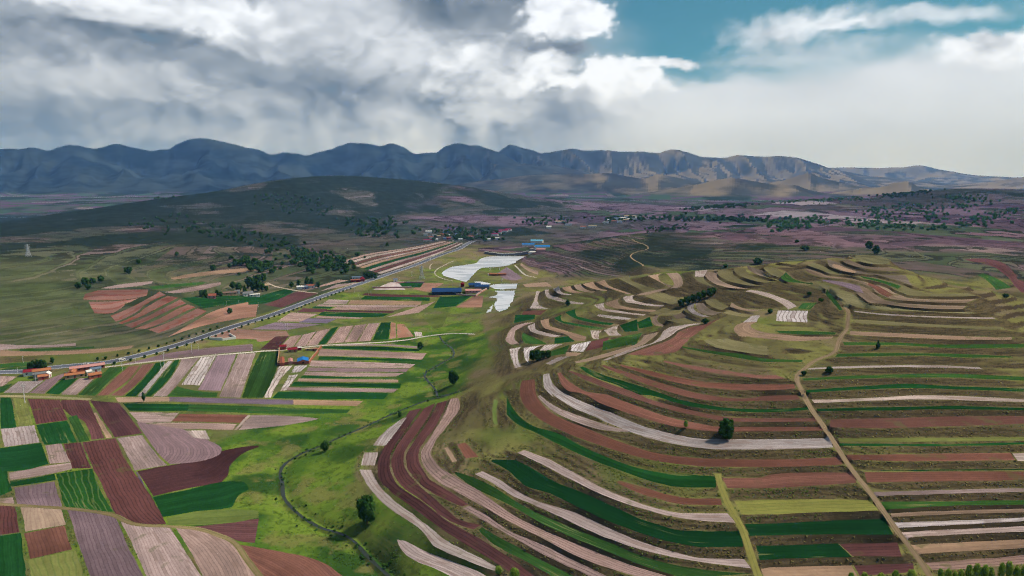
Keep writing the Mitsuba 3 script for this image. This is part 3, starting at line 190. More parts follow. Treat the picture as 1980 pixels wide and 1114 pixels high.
dg 1302 2620 261 1304 2598 258 1341 2612 263 1343 2589 261 1380 2601 267 1380 2578 265 1419 2592 270 1418 2569 268 1459 2586 273 1457 2562 271 1500 2581 274 1498 2558 272 1543 2579 275 1539 2556 273 1586 2578 275 1582 2555 273 1630 2579 275 1625 2556 273 1674 2580 275 1669 2558 272 1719 2582 274 1713 2560 272 1764 2584 274 1757 2562 272 1809 2586 274 1800 2563 272 1853 2587 275 1843 2563 272 1897 2587 276 1886 2564 273 1939 2585 278 1928 2563 275 1979 2581 280 1969 2561 278 2019 2575 283 2008 2557 281 2057 2568 287 2046 2551 285 2093 2560 291 2083 2543 290 2129 2551 295 2118 2535 294 2165 2543 299 2154 2528 299 2201 2535 303 2191 2522 303 2238 2529 306 2229 2518 306
rb 1292 2542 245 1282 2495 243 1331 2537 248 1319 2485 246 1369 2529 251 1355 2474 249 1408 2522 255 1391 2465 252 1447 2518 257 1429 2458 254 1488 2517 258 1469 2455 255 1531 2518 258 1510 2455 255 1574 2520 258 1552 2457 255 1618 2523 257 1595 2459 254 1662 2525 257 1638 2461 253 1705 2528 256 1681 2464 253 1749 2530 256 1724 2465 252 1792 2531 256 1766 2466 253 1834 2531 257 1807 2465 253 1876 2531 257 1847 2464 254 1918 2531 258 1888 2463 255
wh 1918 2523 260 1891 2452 256 1962 2521 262 1923 2440 258 2002 2513 266 1952 2425 261 2039 2502 272 1981 2409 265 2073 2490 279 2008 2392 268 2105 2474 287 2036 2377 272 2138 2461 294 2060 2358 276 2177 2454 298 2086 2342 280
dg 1289 2432 230 1296 2422 229 1328 2427 232 1335 2417 231 1365 2419 236 1372 2411 235 1404 2415 238 1410 2407 237 1445 2413 240 1451 2406 238 1487 2414 240 1492 2407 237 1530 2416 239 1535 2410 237 1574 2420 238 1578 2413 236 1617 2423 237 1621 2416 235 1661 2425 236 1663 2418 234 1703 2427 236 1705 2419 234 1745 2427 236 1746 2419 234 1786 2425 237 1786 2418 235 1825 2422 239 1824 2414 237 1863 2417 241 1861 2409 240 1898 2410 245 1896 2402 244 1932 2401 249 1929 2392 248 1964 2389 255 1960 2381 254 1995 2377 261 1990 2368 259 2024 2363 267 2018 2354 266 2051 2348 274 2046 2340 273 2083 2338 279 2077 2331 277
rb 1300 2417 229 1284 2360 214 1338 2413 231 1322 2357 216 1375 2407 234 1359 2353 219 1414 2403 236 1397 2351 221 1454 2402 237 1435 2351 221 1495 2404 237 1476 2352 221 1537 2407 236 1517 2355 220 1580 2410 234 1558 2359 219 1622 2413 234 1599 2362 219 1664 2415 233 1640 2364 218 1706 2415 233 1680 2365 218 1746 2415 233 1719 2364 219 1785 2413 234 1757 2362 220 1823 2409 236 1793 2359 223 1859 2403 239 1828 2354 226 1894 2396 242 1862 2346 230 1926 2387 247 1893 2337 235 1958 2376 251 1922 2325 241 1987 2363 257 1950 2312 247 2015 2349 264 1977 2299 254 2041 2334 271 2004 2286 261 2073 2325 275 2033 2277 266
pk 1281 2318 201 1280 2281 199 1321 2317 202 1318 2281 200 1360 2316 204 1357 2282 202 1399 2315 205 1395 2282 203 1439 2316 205 1435 2285 203 1480 2319 205 1475 2288 203 1522 2322 205 1516 2292 202 1564 2325 204 1557 2296 202 1606 2328 204 1598 2299 202 1647 2330 204 1637 2301 202 1686 2330 205 1676 2301 203 1725 2328 206 1714 2300 204 1762 2325 209 1750 2297 207 1798 2319 212 1785 2292 211 1832 2312 216 1818 2286 215 1864 2303 221 1849 2278 220 1895 2293 227 1879 2268 226 1924 2281 234 1908 2257 232 1952 2268 241 1935 2244 239 1980 2256 247 1963 2233 246 2011 2248 252 1993 2226 250
mg 1286 2267 186 1281 2215 183 1325 2267 187 1320 2219 184 1364 2267 187 1359 2222 184 1404 2268 188 1399 2226 185 1445 2270 188 1439 2230 185 1486 2272 187 1480 2235 184 1527 2275 186 1520 2239 183 1569 2278 186 1560 2242 183 1609 2279 185 1600 2244 183 1649 2279 186 1638 2245 183 1687 2277 187 1675 2243 185 1724 2274 189 1710 2240 187 1759 2268 192 1744 2235 190 1792 2260 197 1777 2229 194 1824 2250 202 1808 2220 199 1854 2239 208 1837 2210 205 1881 2226 214 1865 2199 211 1908 2212 222 1891 2187 218 1935 2199 228 1917 2175 224 1965 2190 233 1947 2167 229
tn 1291 2212 172 1283 2186 171 1331 2214 173 1323 2189 171 1372 2217 174 1362 2192 172 1413 2221 174 1403 2196 172 1455 2225 173 1444 2200 171 1497 2230 172 1485 2204 171 1539 2234 172 1526 2208 170 1580 2237 171 1566 2211 170 1620 2239 172 1606 2212 170 1660 2239 173 1644 2211 171 1697 2237 175 1680 2209 173 1733 2232 179 1715 2204 177 1767 2226 183 1749 2198 180 1799 2217 189 1781 2190 185 1830 2208 195 1811 2180 192 1858 2196 202 1839 2170 198 1886 2183 210 1867 2157 205 1914 2171 217 1894 2146 212 1945 2163 222 1924 2138 217
wh 1286 2175 159 1278 2139 156 1325 2177 159 1315 2141 156 1363 2179 159 1354 2144 157 1403 2181 159 1392 2148 157 1443 2185 158 1432 2153 156 1484 2190 157 1472 2159 155 1524 2194 157 1512 2164 154 1565 2198 156 1552 2168 154 1604 2200 157 1591 2172 155 1642 2200 159 1629 2173 157 1678 2199 161 1665 2172 159 1713 2195 165 1699 2169 163 1746 2189 170 1732 2165 168 1778 2182 175 1763 2158 174 1808 2173 182 1793 2150 180 1836 2162 189 1822 2141 187 1863 2151 196 1849 2131 195 1891 2140 203 1877 2122 201 1921 2133 209 1908 2116 207
pw 1284 2135 145 1280 2097 142 1324 2138 145 1319 2103 143 1364 2142 146 1359 2108 143 1405 2146 146 1399 2114 143 1446 2151 145 1439 2119 143 1488 2156 144 1479 2124 142 1530 2161 143 1519 2128 141 1571 2165 143 1558 2132 141 1611 2167 144 1596 2133 142 1649 2166 146 1632 2132 144 1685 2164 150 1667 2128 147 1719 2159 154 1699 2123 151 1752 2152 159 1730 2116 157 1783 2144 166 1759 2107 163 1813 2134 173 1787 2097 170 1840 2122 181 1815 2087 177 1868 2111 188 1842 2077 184 1900 2105 193 1872 2071 189
tn 1292 2088 127 1288 2035 123 1332 2092 127 1325 2038 123 1372 2095 127 1362 2041 123 1412 2099 127 1400 2045 123 1453 2104 126 1439 2050 122 1495 2110 125 1477 2055 121 1536 2115 124 1516 2060 120 1577 2118 124 1554 2063 121 1616 2120 126 1591 2065 122 1653 2119 128 1626 2065 124 1688 2115 132 1659 2062 129 1721 2109 138 1690 2056 134 1752 2101 144 1719 2049 140 1781 2092 152 1746 2040 148 1810 2081 160 1773 2030 156 1838 2071 167 1801 2023 162 1869 2064 173 1831 2018 167
pkd 1299 2015 107 1300 1973 105 1337 2019 107 1335 1975 105 1376 2024 107 1370 1978 105 1415 2029 107 1406 1982 104 1455 2035 107 1443 1987 104 1495 2040 106 1480 1992 104 1535 2046 106 1517 1997 103 1574 2050 106 1554 2002 104 1612 2052 108 1590 2004 106 1647 2051 112 1624 2004 109 1680 2047 117 1655 2001 114 1711 2041 123 1684 1996 120 1740 2034 130 1711 1989 127 1768 2025 138 1738 1981 135 1797 2017 145 1765 1975 142 1829 2013 151 1794 1971 147
rb 779 2425 204 775 2340 200 850 2427 203 817 2342 200 901 2431 202 860 2344 199 933 2435 202 903 2347 198 952 2447 202 947 2349 198 973 2456 203 990 2353 198 1002 2462 203 1034 2358 199 1040 2466 204 1078 2361 200 1085 2466 205 1121 2363 202 1139 2462 208 1163 2363 205 1200 2453 212 1204 2360 209 1272 2445 216 1246 2360 212
ys 782 2285 181 777 2191 177 823 2290 180 816 2193 176 865 2295 179 856 2196 175 907 2300 178 897 2200 173 949 2303 177 938 2205 172 990 2306 176 979 2211 172 1031 2308 176 1019 2214 172 1071 2307 177 1059 2216 172 1110 2306 177 1098 2217 173 1149 2302 179 1137 2216 174 1187 2298 180 1175 2214 176 1224 2292 182 1213 2212 178 1261 2287 183 1251 2211 179
dgd 776 2160 161 770 2086 157 817 2164 159 811 2091 155 858 2171 157 852 2097 153 900 2177 155 894 2103 150 941 2184 153 935 2108 149 983 2190 152 975 2111 147 1025 2195 152 1015 2113 147 1066 2198 152 1055 2114 147 1106 2201 152 1094 2113 147 1146 2202 153 1132 2112 147 1186 2202 154 1171 2110 148 1225 2202 156 1209 2108 149 1265 2202 157 1247 2107 150
dgd 783 2066 137 767 1984 132 822 2069 135 811 1991 130 862 2075 132 855 1998 128 903 2082 129 900 2006 125 943 2088 127 944 2012 122 983 2092 126 988 2017 121 1023 2095 125 1031 2020 120 1062 2098 125 1074 2022 120
br 1066 2095 124 1078 2025 120 1114 2098 125 1116 2025 120 1162 2100 125 1154 2024 121 1210 2102 126 1192 2024 121 1258 2103 127 1230 2023 122
tn 765 1967 115 760 1918 111 803 1978 114 796 1920 110 840 1984 112 833 1923 108 878 1990 109 870 1927 106 916 1995 107 908 1931 103 953 2000 105 945 1934 101 991 2005 103 982 1937 100 1027 2007 102 1019 1938 99 1064 2009 102 1055 1939 98
br 1071 2008 103 1063 1950 100 1119 2009 103 1106 1954 100 1166 2011 104 1150 1958 101 1214 2012 105 1194 1962 102 1261 2013 106 1238 1966 103
wh 1946 3890 554 1947 3862 551 1991 3846 555 1993 3822 551 2038 3808 556 2039 3784 551 2086 3777 557 2088 3754 552 2138 3754 558 2139 3728 553 2195 3739 557 2190 3705 554 2253 3729 556 2247 3691 554 2317 3727 554 2310 3690 552 2385 3733 551 2378 3695 549 2456 3742 547 2447 3703 546 2529 3754 544 2522 3717 541 2609 3776 538 2601 3739 535 2688 3796 534 2679 3756 531
og 1905 3782 521 1883 3701 520 1958 3761 524 1931 3677 522 2007 3735 526 1977 3651 524 2056 3711 528 2023 3626 526 2105 3688 528 2071 3605 527 2154 3667 528 2121 3591 527 2206 3651 527 2174 3581 526 2262 3643 526 2230 3577 524 2320 3638 523 2288 3576 522 2381 3638 520 2349 3579 519 2444 3641 517 2411 3585 516 2509 3647 513 2476 3593 512 2577 3657 508 2544 3606 508 2642 3662 505 2608 3613 504
tn 1820 3636 491 1772 3554 488 1869 3611 493 1820 3528 490 1916 3584 496 1866 3501 493 1966 3563 498 1915 3480 495 2018 3548 499 1967 3466 496 2072 3538 498 2022 3458 495 2128 3530 497 2078 3452 494 2185 3525 495 2135 3448 492 2243 3521 493 2194 3446 490 2303 3520 490 2254 3448 487 2363 3521 488 2317 3452 485 2426 3524 485 2382 3461 483 2488 3528 483 2448 3469 481 2553 3534 480 2514 3479 478 2617 3539 479 2580 3486 477
mg 1708 3485 466 1687 3423 464 1758 3475 468 1737 3414 467 1807 3462 471 1786 3404 469 1857 3450 473 1835 3395 471 1906 3439 475 1885 3388 473 1957 3432 476 1937 3384 474 2007 3424 475 1986 3375 473 2058 3416 474 2034 3366 472 2110 3412 472 2083 3357 470 2168 3416 470 2134 3352 468 2228 3424 468 2188 3353 466 2288 3432 467 2246 3361 464 2348 3439 465 2306 3369 462 2408 3446 464 2365 3377 460 2468 3453 462 2425 3386 459 2529 3460 461 2485 3395 458 2590 3468 459 2546 3403 456 2652 3477 457 2607 3412 455 2715 3486 455 2669 3422 453 2779 3496 453 2732 3433 451 2843 3506 451 2796 3444 449 2907 3516 449 2859 3454 447 2970 3524 447 2922 3464 445 3032 3530 446 2984 3471 444
mg 1622 3349 438 1582 3296 436 1674 3345 441 1635 3292 438 1723 3338 444 1686 3285 441 1772 3329 447 1736 3277 444 1821 3321 449 1786 3270 447 1870 3315 451 1838 3266 449 1921 3312 452 1892 3265 450 1973 3310 452 1947 3267 450 2027 3311 451 2003 3271 449 2081 3314 449 2057 3270 447 2137 3318 447 2109 3267 445 2193 3322 445 2162 3264 442 2249 3326 442 2218 3267 440 2304 3329 439 2279 3277 437 2359 3330 437 2340 3286 435 2411 3329 434 2400 3293 433 2461 3324 433 2459 3298 431
wh 1421 3204 406 1404 3180 405 1478 3211 407 1460 3183 406 1533 3215 409 1516 3183 408 1587 3215 412 1570 3181 410 1640 3213 414 1624 3178 412 1692 3210 417 1677 3174 415 1744 3206 419 1730 3170 417 1795 3202 421 1783 3167 419 1847 3199 422 1836 3164 421 1900 3197 423 1890 3161 422 1952 3195 423 1944 3160 421 2006 3194 422 1999 3159 421 2059 3194 421 2054 3160 419 2113 3194 418 2110 3161 417 2165 3192 416 2165 3160 415 2215 3186 415 2217 3156 413
mg 1343 3103 385 1344 3070 383 1396 3110 386 1395 3074 384 1448 3116 387 1444 3076 386 1500 3120 389 1494 3078 387 1550 3121 391 1542 3077 389 1601 3122 393 1591 3077 391 1651 3122 395 1639 3076 393 1700 3122 396 1687 3075 394 1750 3121 398 1734 3073 396 1799 3120 400 1781 3070 397 1849 3120 401 1829 3068 398 1899 3121 402 1877 3067 399 1950 3122 402 1926 3067 399 2002 3124 401 1975 3068 399 2052 3125 401 2024 3068 398 2102 3125 399 2072 3068 397 2152 3124 398 2120 3067 395 2201 3122 396 2168 3065 393 2250 3120 394 2215 3063 392 2298 3117 392 2262 3060 390 2346 3115 391 2309 3058 388 2395 3112 389 2356 3055 387 2442 3109 388 2402 3052 386 2489 3105 388 2448 3048 386 2535 3100 387 2492 3043 385 2580 3094 387 2536 3037 385 2624 3088 387 2579 3031 385 2668 3081 387 2622 3025 385
dg 1320 3001 360 1312 2965 358 1373 3009 362 1363 2971 360 1425 3015 364 1414 2975 362 1476 3019 366 1463 2977 364 1527 3022 369 1512 2978 367 1578 3025 371 1561 2978 369 1629 3028 373 1610 2978 371 1681 3032 375 1659 2979 373 1733 3036 377 1708 2980 375 1784 3037 378 1756 2979 376 1832 3034 379 1803 2977 376 1878 3027 378 1851 2974 376 1923 3019 377 1898 2972 375 1968 3012 376 1946 2970 374 2016 3009 375 1994 2968 373 2064 3007 374 2041 2967 372 2112 3005 373 2089 2966 371 2160 3003 372 2136 2963 370 2208 3000 371 2183 2960 369 2256 2997 370 2228 2956 368 2302 2993 370 2274 2952 368 2348 2989 369 2318 2947 368 2393 2983 369 2363 2941 368 2438 2977 369 2406 2935 368 2482 2971 370 2449 2928 368 2525 2964 370 2491 2922 369 2568 2957 370 2533 2915 369
ws 1631 4181 498 1778 4078 515 1526 3933 484 1683 3865 490
wh 1510 4120 481 1450 4124 475 1429 3947 476 1343 3952 472
tn 1440 3956 473 1345 3963 468 1356 3806 469 1241 3796 461 1386 3750 461 1224 3660 458 1424 3721 459 1287 3638 455 1466 3703 458 1340 3612 454 1506 3681 458 1394 3590 454 1546 3659 457 1446 3569 453 1588 3644 458 1502 3555 454 1630 3630 461 1560 3550 457 1669 3611 465 1620 3550 462 1710 3597 468 1688 3565 466
wh 1650 4736 537 1601 4689 534 1696 4669 539 1635 4602 535 1729 4578 538 1659 4502 534 1751 4468 533 1685 4412 529 1777 4374 525 1704 4321 517 1763 4210 518 1682 4151 509
mg 1817 4260 529 1914 4267 532 1749 4163 515 1795 4097 519
mg 1457 3751 465 1475 3706 464 1523 3746 466 1523 3680 464 1587 3735 469 1572 3657 466 1648 3718 472 1622 3638 469 1700 3686 476 1672 3621 473 1752 3652 479 1722 3606 476
mg 2041 5111 613 1969 4971 609 1996 4917 608 1877 4677 604 1972 4770 604 1905 4655 601 1976 4686 604 1942 4625 603 1984 4611 608 1970 4582 604 2012 4578 611 1990 4524 606
mg 2002 4360 572 2029 4378 584 1981 4275 564 2014 4296 577 1956 4180 559 1993 4208 570 1926 4078 557 1962 4104 566 1896 3974 557 1933 4007 560 1879 3900 552 1903 3912 555
wh 276 7829 26 323 7791 26 253 7356 61 273 7137 77 226 6850 109 248 6606 125 200 6424 150 243 6165 174 176 6182 163 275 6042 172 151 6054 158 328 5956 172
wh 411 7505 96 358 7485 94 380 6712 165 339 6673 153 433 6170 231 394 6118 217 494 6037 234 460 5987 223 556 5933 237 526 5852 235 620 5849 244 600 5787 243
wh 522 7234 160 455 7519 111 455 6400 266 429 6883 178 458 6334 262 417 6355 249 474 6272 260 442 6275 251 503 6225 260 477 6205 255 548 6192 263 525 6178 257
tn 560 6520 288 471 6463 281 560 6333 285 485 6328 278 576 6265 284 508 6278 273 599 6213 284 534 6232 271 628 6173 285 562 6189 272 665 6154 287 595 6168 273
tn 653 6473 313 578 6461 304 654 6324 310 586 6276 299 668 6243 306 613 6233 291 687 6184 302 644 6176 290 712 6136 300 680 6129 291 746 6124 299 722 6096 293
tn 774 6489 335 659 6389 326 766 6314 330 685 6250 323 777 6239 324 719 6183 318 794 6169 320 755 6125 315 818 6109 320 792 6071 315 853 6079 321 835 6046 316
tn 875 6462 354 781 6361 349 873 6195 349 814 6200 343 902 6069 342 854 6087 337 937 5951 342 894 5975 336 967 5811 347 925 5820 343 993 5669 353 955 5674 350
og 1116 6397 399 972 6271 396 1068 6139 396 996 6122 394 1101 6002 393 1020 5983 391 1129 5866 394 1040 5829 391 1147 5708 400 1058 5689 389 1171 5586 404 1071 5534 389
tn 1352 6168 457 1197 6063 450 1288 6027 453 1214 5946 447 1267 5911 446 1230 5837 443 1258 5793 442 1244 5723 440 1264 5661 441 1259 5622 435 1295 5540 440 1268 5504 432
tn 1454 6033 480 1354 6050 473 1410 5634 468 1340 5714 453 1317 5413 445 1257 5464 432 1250 5467 423 1172 5534 409 1171 5465 405 1085 5535 389 1084 5401 392 987 5451 377
wh 1005 5589 356 900 5536 350 965 5353 354 886 5303 349 1011 5258 353 949 5228 350 1051 5186 356 1000 5152 353 1090 5109 363 1054 5095 356 1137 5070 368 1112 5061 360
tn 886 5567 334 741 5487 306 840 5279 331 779 5268 311 902 5194 326 841 5155 321 958 5126 330 906 5081 327 1010 5053 337 971 5022 330 1068 5014 342 1037 4978 334
wh 745 5520 303 665 5523 287 726 5268 305 688 5262 293 802 5185 306 758 5133 303 860 5098 310 827 5055 307 918 5026 314 893 4985 312 980 4976 317 962 4943 315
wh 654 5143 284 636 5091 282 700 5112 285 675 5035 283 745 5075 287 716 4990 285 788 5036 289 757 4954 287 830 4991 291 798 4921 289 872 4948 293 841 4902 291
dg 524 5544 250 425 5429 246 497 5230 256 465 5177 253 561 5085 262 520 5021 260 619 5007 263 581 4943 261 677 4939 265 643 4878 263 739 4902 267 707 4841 265
dg 396 5376 235 327 5265 232 375 5143 237 376 5071 234 457 5034 239 441 4969 238 527 4945 243 505 4889 242 592 4867 248 567 4818 246 659 4816 251 631 4770 250
tn 297 5373 206 219 5309 201 286 5104 207 238 5038 202 352 4967 210 316 4901 205 407 4849 216 379 4761 214 459 4728 225 420 4535 226 509 4619 233 483 4469 236
wh 183 5327 178 119 5233 173 179 5113 178 135 5053 174 224 5010 181 174 4961 177 270 4927 186 218 4886 182 312 4850 193 257 4820 188 356 4801 197 298 4773 192
pk 186 5420 165 111 5457 153 130 5384 155 50 5437 143 78 5336 141 2 5367 132 29 5236 131 -33 5212 124 22 5025 127 -50 4995 121 59 4853 127 -14 4845 121
dg 31 6032 105 16 5683 103 88 5957 120 73 5654 120 144 5882 135 129 5618 139 199 5805 150 184 5573 159
rb 102 6079 127 86 5960 120 168 6010 145 140 5882 134 233 5946 161 192 5801 148 297 5884 176 242 5709 165
mg 80 5113 150 73 4993 147 116 5031 152 83 4799 149 150 4940 157 105 4748 153 182 4837 165 136 4695 162 211 4719 176 178 4636 175 240 4615 184 228 4594 184
dg 302 4745 195 284 4542 199 435 4691 222 413 4504 226
ws 551 4768 242 636 4739 245 545 4704 242 617 4702 244 540 4646 241 603 4657 244 537 4586 243 593 4599 246 536 4526 247 585 4526 250 541 4476 250 580 4451 253
wh 640 4713 257 769 4872 262 641 4681 256 747 4786 260 643 4650 255 733 4713 259 643 4611 256 727 4641 259 642 4567 259 728 4567 263 642 4524 261 739 4503 266
dg 764 4809 270 769 4597 269 902 4893 298 850 4568 283
dg 893 4821 290 872 4642 283 991 4887 317 963 4629 303
tn 1085 4904 337 1019 4885 317 1045 4834 330 986 4791 312 1026 4781 321 975 4737 306 1018 4714 318 974 4673 306 1023 4644 317 980 4586 314 1038 4558 321 1007 4539 319
wh 1342 4921 423 1273 4914 399 1287 4809 414 1226 4747 393 1271 4743 404 1224 4636 392 1260 4639 403 1237 4541 396 1259 4520 408 1243 4443 406 1281 4417 415 1261 4382 413
wh 1558 5850 521 1682 5884 526 1492 5594 507 1561 5567 511
tn 911 4186 361 808 4180 340 802 3936 366 723 3940 346 712 3800 365 651 3841 349 639 3770 346 585 3800 342 565 3731 333 525 3784 329 494 3709 319 466 3771 316 425 3706 304 408 3762 302 354 3700 294 349 3739 293
wh 1158 4118 428 1157 4148 423 1093 4133 413 1087 4221 403 1019 4092 399 1020 4249 384 928 3939 394 942 4163 382 847 3830 390 843 3909 383 776 3782 380 761 3792 378 711 3746 366 691 3774 365 646 3713 353 622 3740 351 583 3679 339 553 3697 338 518 3630 331 484 3631 329
rb 1307 4204 451 1142 4044 437 1193 4036 449 1068 4033 427 1091 3884 442 991 3977 415 1010 3788 421 892 3784 414 921 3632 407 821 3728 402 849 3546 393 753 3704 387 792 3560 378 687 3674 373 728 3578 369 618 3624 363
mg 576 4266 279 521 3886 319 632 4316 282 563 3905 323 679 4293 301 606 3932 325 732 4313 309 646 3936 332 807 4453 288 678 3893 351 864 4478 293 718 3901 357
br 507 4317 270 436 4025 279 634 4393 280 540 4064 293
ws 382 4323 245 519 4418 250 353 4097 264 429 4023 276
tn 334 4122 251 320 3990 259 414 3966 284 374 3911 280
wh 281 4021 246 194 3928 230 341 3959 267 219 3848 245
ws 63 4702 139 -19 4670 132 46 4555 148 -13 4519 143 39 4406 159 -6 4367 156 40 4274 168 2 4236 165 47 4157 175 10 4123 171 62 4053 179 18 4024 175
ws 217 4593 179 77 4572 165 178 4545 179 76 4462 171 146 4465 182 74 4353 178 126 4363 186 76 4258 184 111 4235 190 83 4172 188 103 4093 192 94 4097 191
ws 339 4493 211 218 4500 202 240 4314 211 175 4346 205
mg 252 4270 222 234 4109 228 376 4374 236 322 4071 252
tn 163 8071 32 129 8284 33 268 8063 35 225 8324 37 373 8050 39 323 8361 41 477 8033 43 421 8393 46
mg -1895 5081 8 -1764 5100 7 -1834 4818 10 -1673 4805 9 -1774 4575 12 -1603 4558 9 -1721 4363 10 -1553 4348 6 -1670 4171 6 -1519 4168 2 -1619 3989 3 -1495 4005 -2
ws -1618 4661 11 -1526 4682 10 -1588 4507 10 -1521 4544 9 -1561 4369 7 -1510 4408 7 -1538 4242 4 -1495 4276 3 -1516 4123 0 -1476 4146 -1 -1494 4006 -2 -1450 4012 -4
ws -1517 4672 10 -1426 4707 9 -1488 4508 9 -1430 4528 9
ws -1483 4445 8 -1425 4475 7 -1442 4144 -3 -1408 4162 -4
pk -1411 5429 -19 -1410 5373 -18 -1308 5449 -22 -1305 5393 -21 -1204 5468 -26 -1200 5412 -25 -1097 5480 -29 -1092 5423 -28 -987 5471 -30 -980 5410 -29 -872 5436 -28 -864 5366 -27 -758 5391 -26 -747 5309 -25
dg -1488 5338 -12 -1487 5266 -11 -1397 5346 -14 -1389 5257 -13 -1307 5359 -17 -1291 5252 -16 -1217 5371 -20 -1194 5247 -18 -1125 5380 -23 -1098 5243 -21 -1030 5373 -24 -1001 5237 -22 -933 5350 -24 -903 5228 -22 -834 5313 -23 -805 5215 -21 -736 5272 -21 -708 5202 -20
pk -1483 5230 -5 -1446 5006 -3 -1389 5217 -7 -1359 5005 -4 -1296 5208 -9 -1273 5004 -6 -1203 5199 -11 -1186 5000 -7 -1110 5189 -12 -1099 4994 -9 -1018 5178 -13 -1011 4985 -9 -925 5166 -13 -923 4971 -10 -833 5151 -13 -834 4952 -9 -740 5133 -12 -745 4929 -8 -649 5116 -10 -658 4906 -7
dg -1425 4973 2 -1406 4865 3 -1338 4968 1 -1324 4867 2 -1252 4963 0 -1241 4869 1 -1166 4957 -2 -1158 4870 -1 -1080 4949 -3 -1075 4870 -2 -993 4939 -4 -991 4868 -3 -907 4926 -4 -907 4862 -4 -820 4909 -4 -822 4852 -4 -734 4893 -4 -738 4843 -4 -648 4876 -4 -654 4832 -4
pk -1443 4834 7 -1412 4670 8 -1359 4830 6 -1333 4664 7 -1275 4828 5 -1254 4661 5 -1191 4826 3 -1176 4661 3 -1108 4824 1 -1099 4664 1 -1024 4820 -1 -1022 4670 -2 -940 4815 -3 -945 4676 -4 -856 4806 -4 -868 4681 -6 -771 4797 -6 -790 4686 -8 -687 4785 -7 -713 4689 -9
pu -1411 4648 8 -1394 4550 8 -1324 4646 7 -1309 4547 7 -1237 4649 5 -1225 4549 5 -1151 4655 2 -1142 4556 1 -1065 4663 -2 -1060 4567 -2 -979 4671 -5 -978 4580 -6 -893 4678 -8 -896 4591 -9 -806 4685 -10 -812 4601 -12 -718 4689 -12 -728 4607 -14
pk -1397 4542 7 -1389 4460 6 -1313 4541 6 -1311 4454 5 -1231 4545 3 -1234 4452 2 -1149 4553 0 -1159 4456 -1 -1067 4563 -4 -1085 4464 -5 -986 4573 -8 -1011 4475 -9 -904 4583 -12 -937 4487 -12 -821 4592 -15 -862 4497 -15 -737 4597 -17 -787 4504 -17
dg -1392 4455 5 -1393 4405 4 -1313 4450 3 -1315 4405 2 -1235 4451 0 -1239 4410 0 -1158 4455 -3 -1163 4417 -4 -1082 4462 -7 -1087 4426 -8 -1006 4471 -11 -1011 4436 -11 -929 4480 -15 -934 4445 -15 -852 4488 -18 -857 4453 -18 -774 4493 -19 -779 4457 -20
tn -1402 4400 2 -1391 4331 2 -1320 4401 1 -1310 4332 0 -1240 4407 -3 -1230 4339 -4 -1161 4415 -6 -1150 4347 -7 -1081 4425 -10 -1070 4357 -11 -1001 4435 -14 -991 4367 -15 -921 4444 -17 -910 4376 -18 -840 4452 -20 -828 4382 -21 -758 4455 -22 -746 4385 -22
dg -1410 4327 0 -1403 4237 -1 -1333 4327 -2 -1327 4243 -3 -1258 4332 -6 -1253 4251 -7 -1182 4339 -9 -1178 4259 -10 -1107 4347 -13 -1103 4266 -14 -1032 4355 -17 -1028 4273 -18 -956 4363 -20 -951 4277 -21 -879 4368 -22 -873 4276 -23 -801 4369 -23 -795 4269 -24 -723 4367 -23 -715 4257 -23
pk -1412 4221 -3 -1409 4165 -5 -1337 4227 -6 -1335 4164 -7 -1263 4237 -10 -1262 4168 -10 -1189 4247 -13 -1189 4173 -14 -1114 4256 -17 -1116 4179 -18 -1038 4264 -21 -1043 4185 -21 -961 4269 -23 -969 4189 -24 -883 4269 -25 -894 4190 -26 -804 4263 -25 -818 4185 -26 -725 4254 -24 -743 4179 -25
dg -1449 4135 -5 -1444 4007 -6 -1375 4142 -8 -1370 4009 -9 -1302 4153 -12 -1298 4017 -13 -1229 4163 -16 -1225 4025 -17 -1155 4173 -19 -1153 4035 -21 -1080 4182 -23 -1080 4044 -24 -1005 4187 -26 -1006 4052 -27 -928 4188 -28 -932 4057 -29 -850 4181 -28 -855 4057 -29 -771 4171 -27 -779 4054 -28
brd -1973 5628 0 -1858 5647 -1 -1960 5464 1 -1839 5483 0 -1944 5299 5 -1820 5327 1 -1929 5142 8 -1801 5172 4
pkd -1854 5646 -4 -1779 5725 -8 -1802 5185 3 -1711 5272 -2
pkd -1775 5735 -11 -1701 5876 -12 -1710 5289 -4 -1626 5320 -5
pkd -1701 5901 -16 -1615 6019 -18 -1677 5709 -16 -1595 5799 -17 -1651 5520 -13 -1574 5585 -15 -1624 5333 -8 -1551 5376 -10
dg -1612 6035 -22 -1568 6139 -22 -1593 5817 -21 -1545 5898 -22 -1573 5604 -18 -1521 5665 -19 -1551 5394 -13 -1496 5436 -14
pkd -1557 6124 -27 -1446 6201 -28 -1537 5895 -26 -1422 5961 -28 -1517 5673 -23 -1397 5729 -26 -1494 5453 -18 -1371 5500 -20
pkd -1446 6220 -33 -1343 6297 -34 -1372 5519 -25 -1275 5559 -26
pkd -1342 6312 -37 -1236 6353 -38 -1275 5574 -30 -1173 5602 -31
dg -1235 6385 -40 -1141 6403 -41 -1171 5655 -36 -1037 5682 -37
dt -1142 6408 -42 -1092 6373 -43 -1038 5702 -39 -980 5739 -39
dt -1079 6341 -43 -1003 6328 -43 -976 5729 -39 -841 5800 -39
ws -868 5992 -41 -796 5976 -40 -833 5793 -38 -767 5802 -37
br -1680 7803 6 -1685 7658 3 -1530 7777 4 -1539 7635 -1 -1385 7766 0 -1395 7623 -5 -1239 7754 -3 -1254 7619 -8 -1094 7740 -5 -1113 7625 -9 -949 7726 -6 -972 7623 -9 -805 7713 -6 -830 7618 -8
dg -1645 7637 0 -1656 7443 -4 -1498 7628 -2 -1505 7445 -8 -1354 7630 -6 -1354 7449 -12 -1209 7626 -8 -1202 7447 -15 -1063 7616 -10 -1049 7437 -17 -917 7607 -11 -895 7417 -17
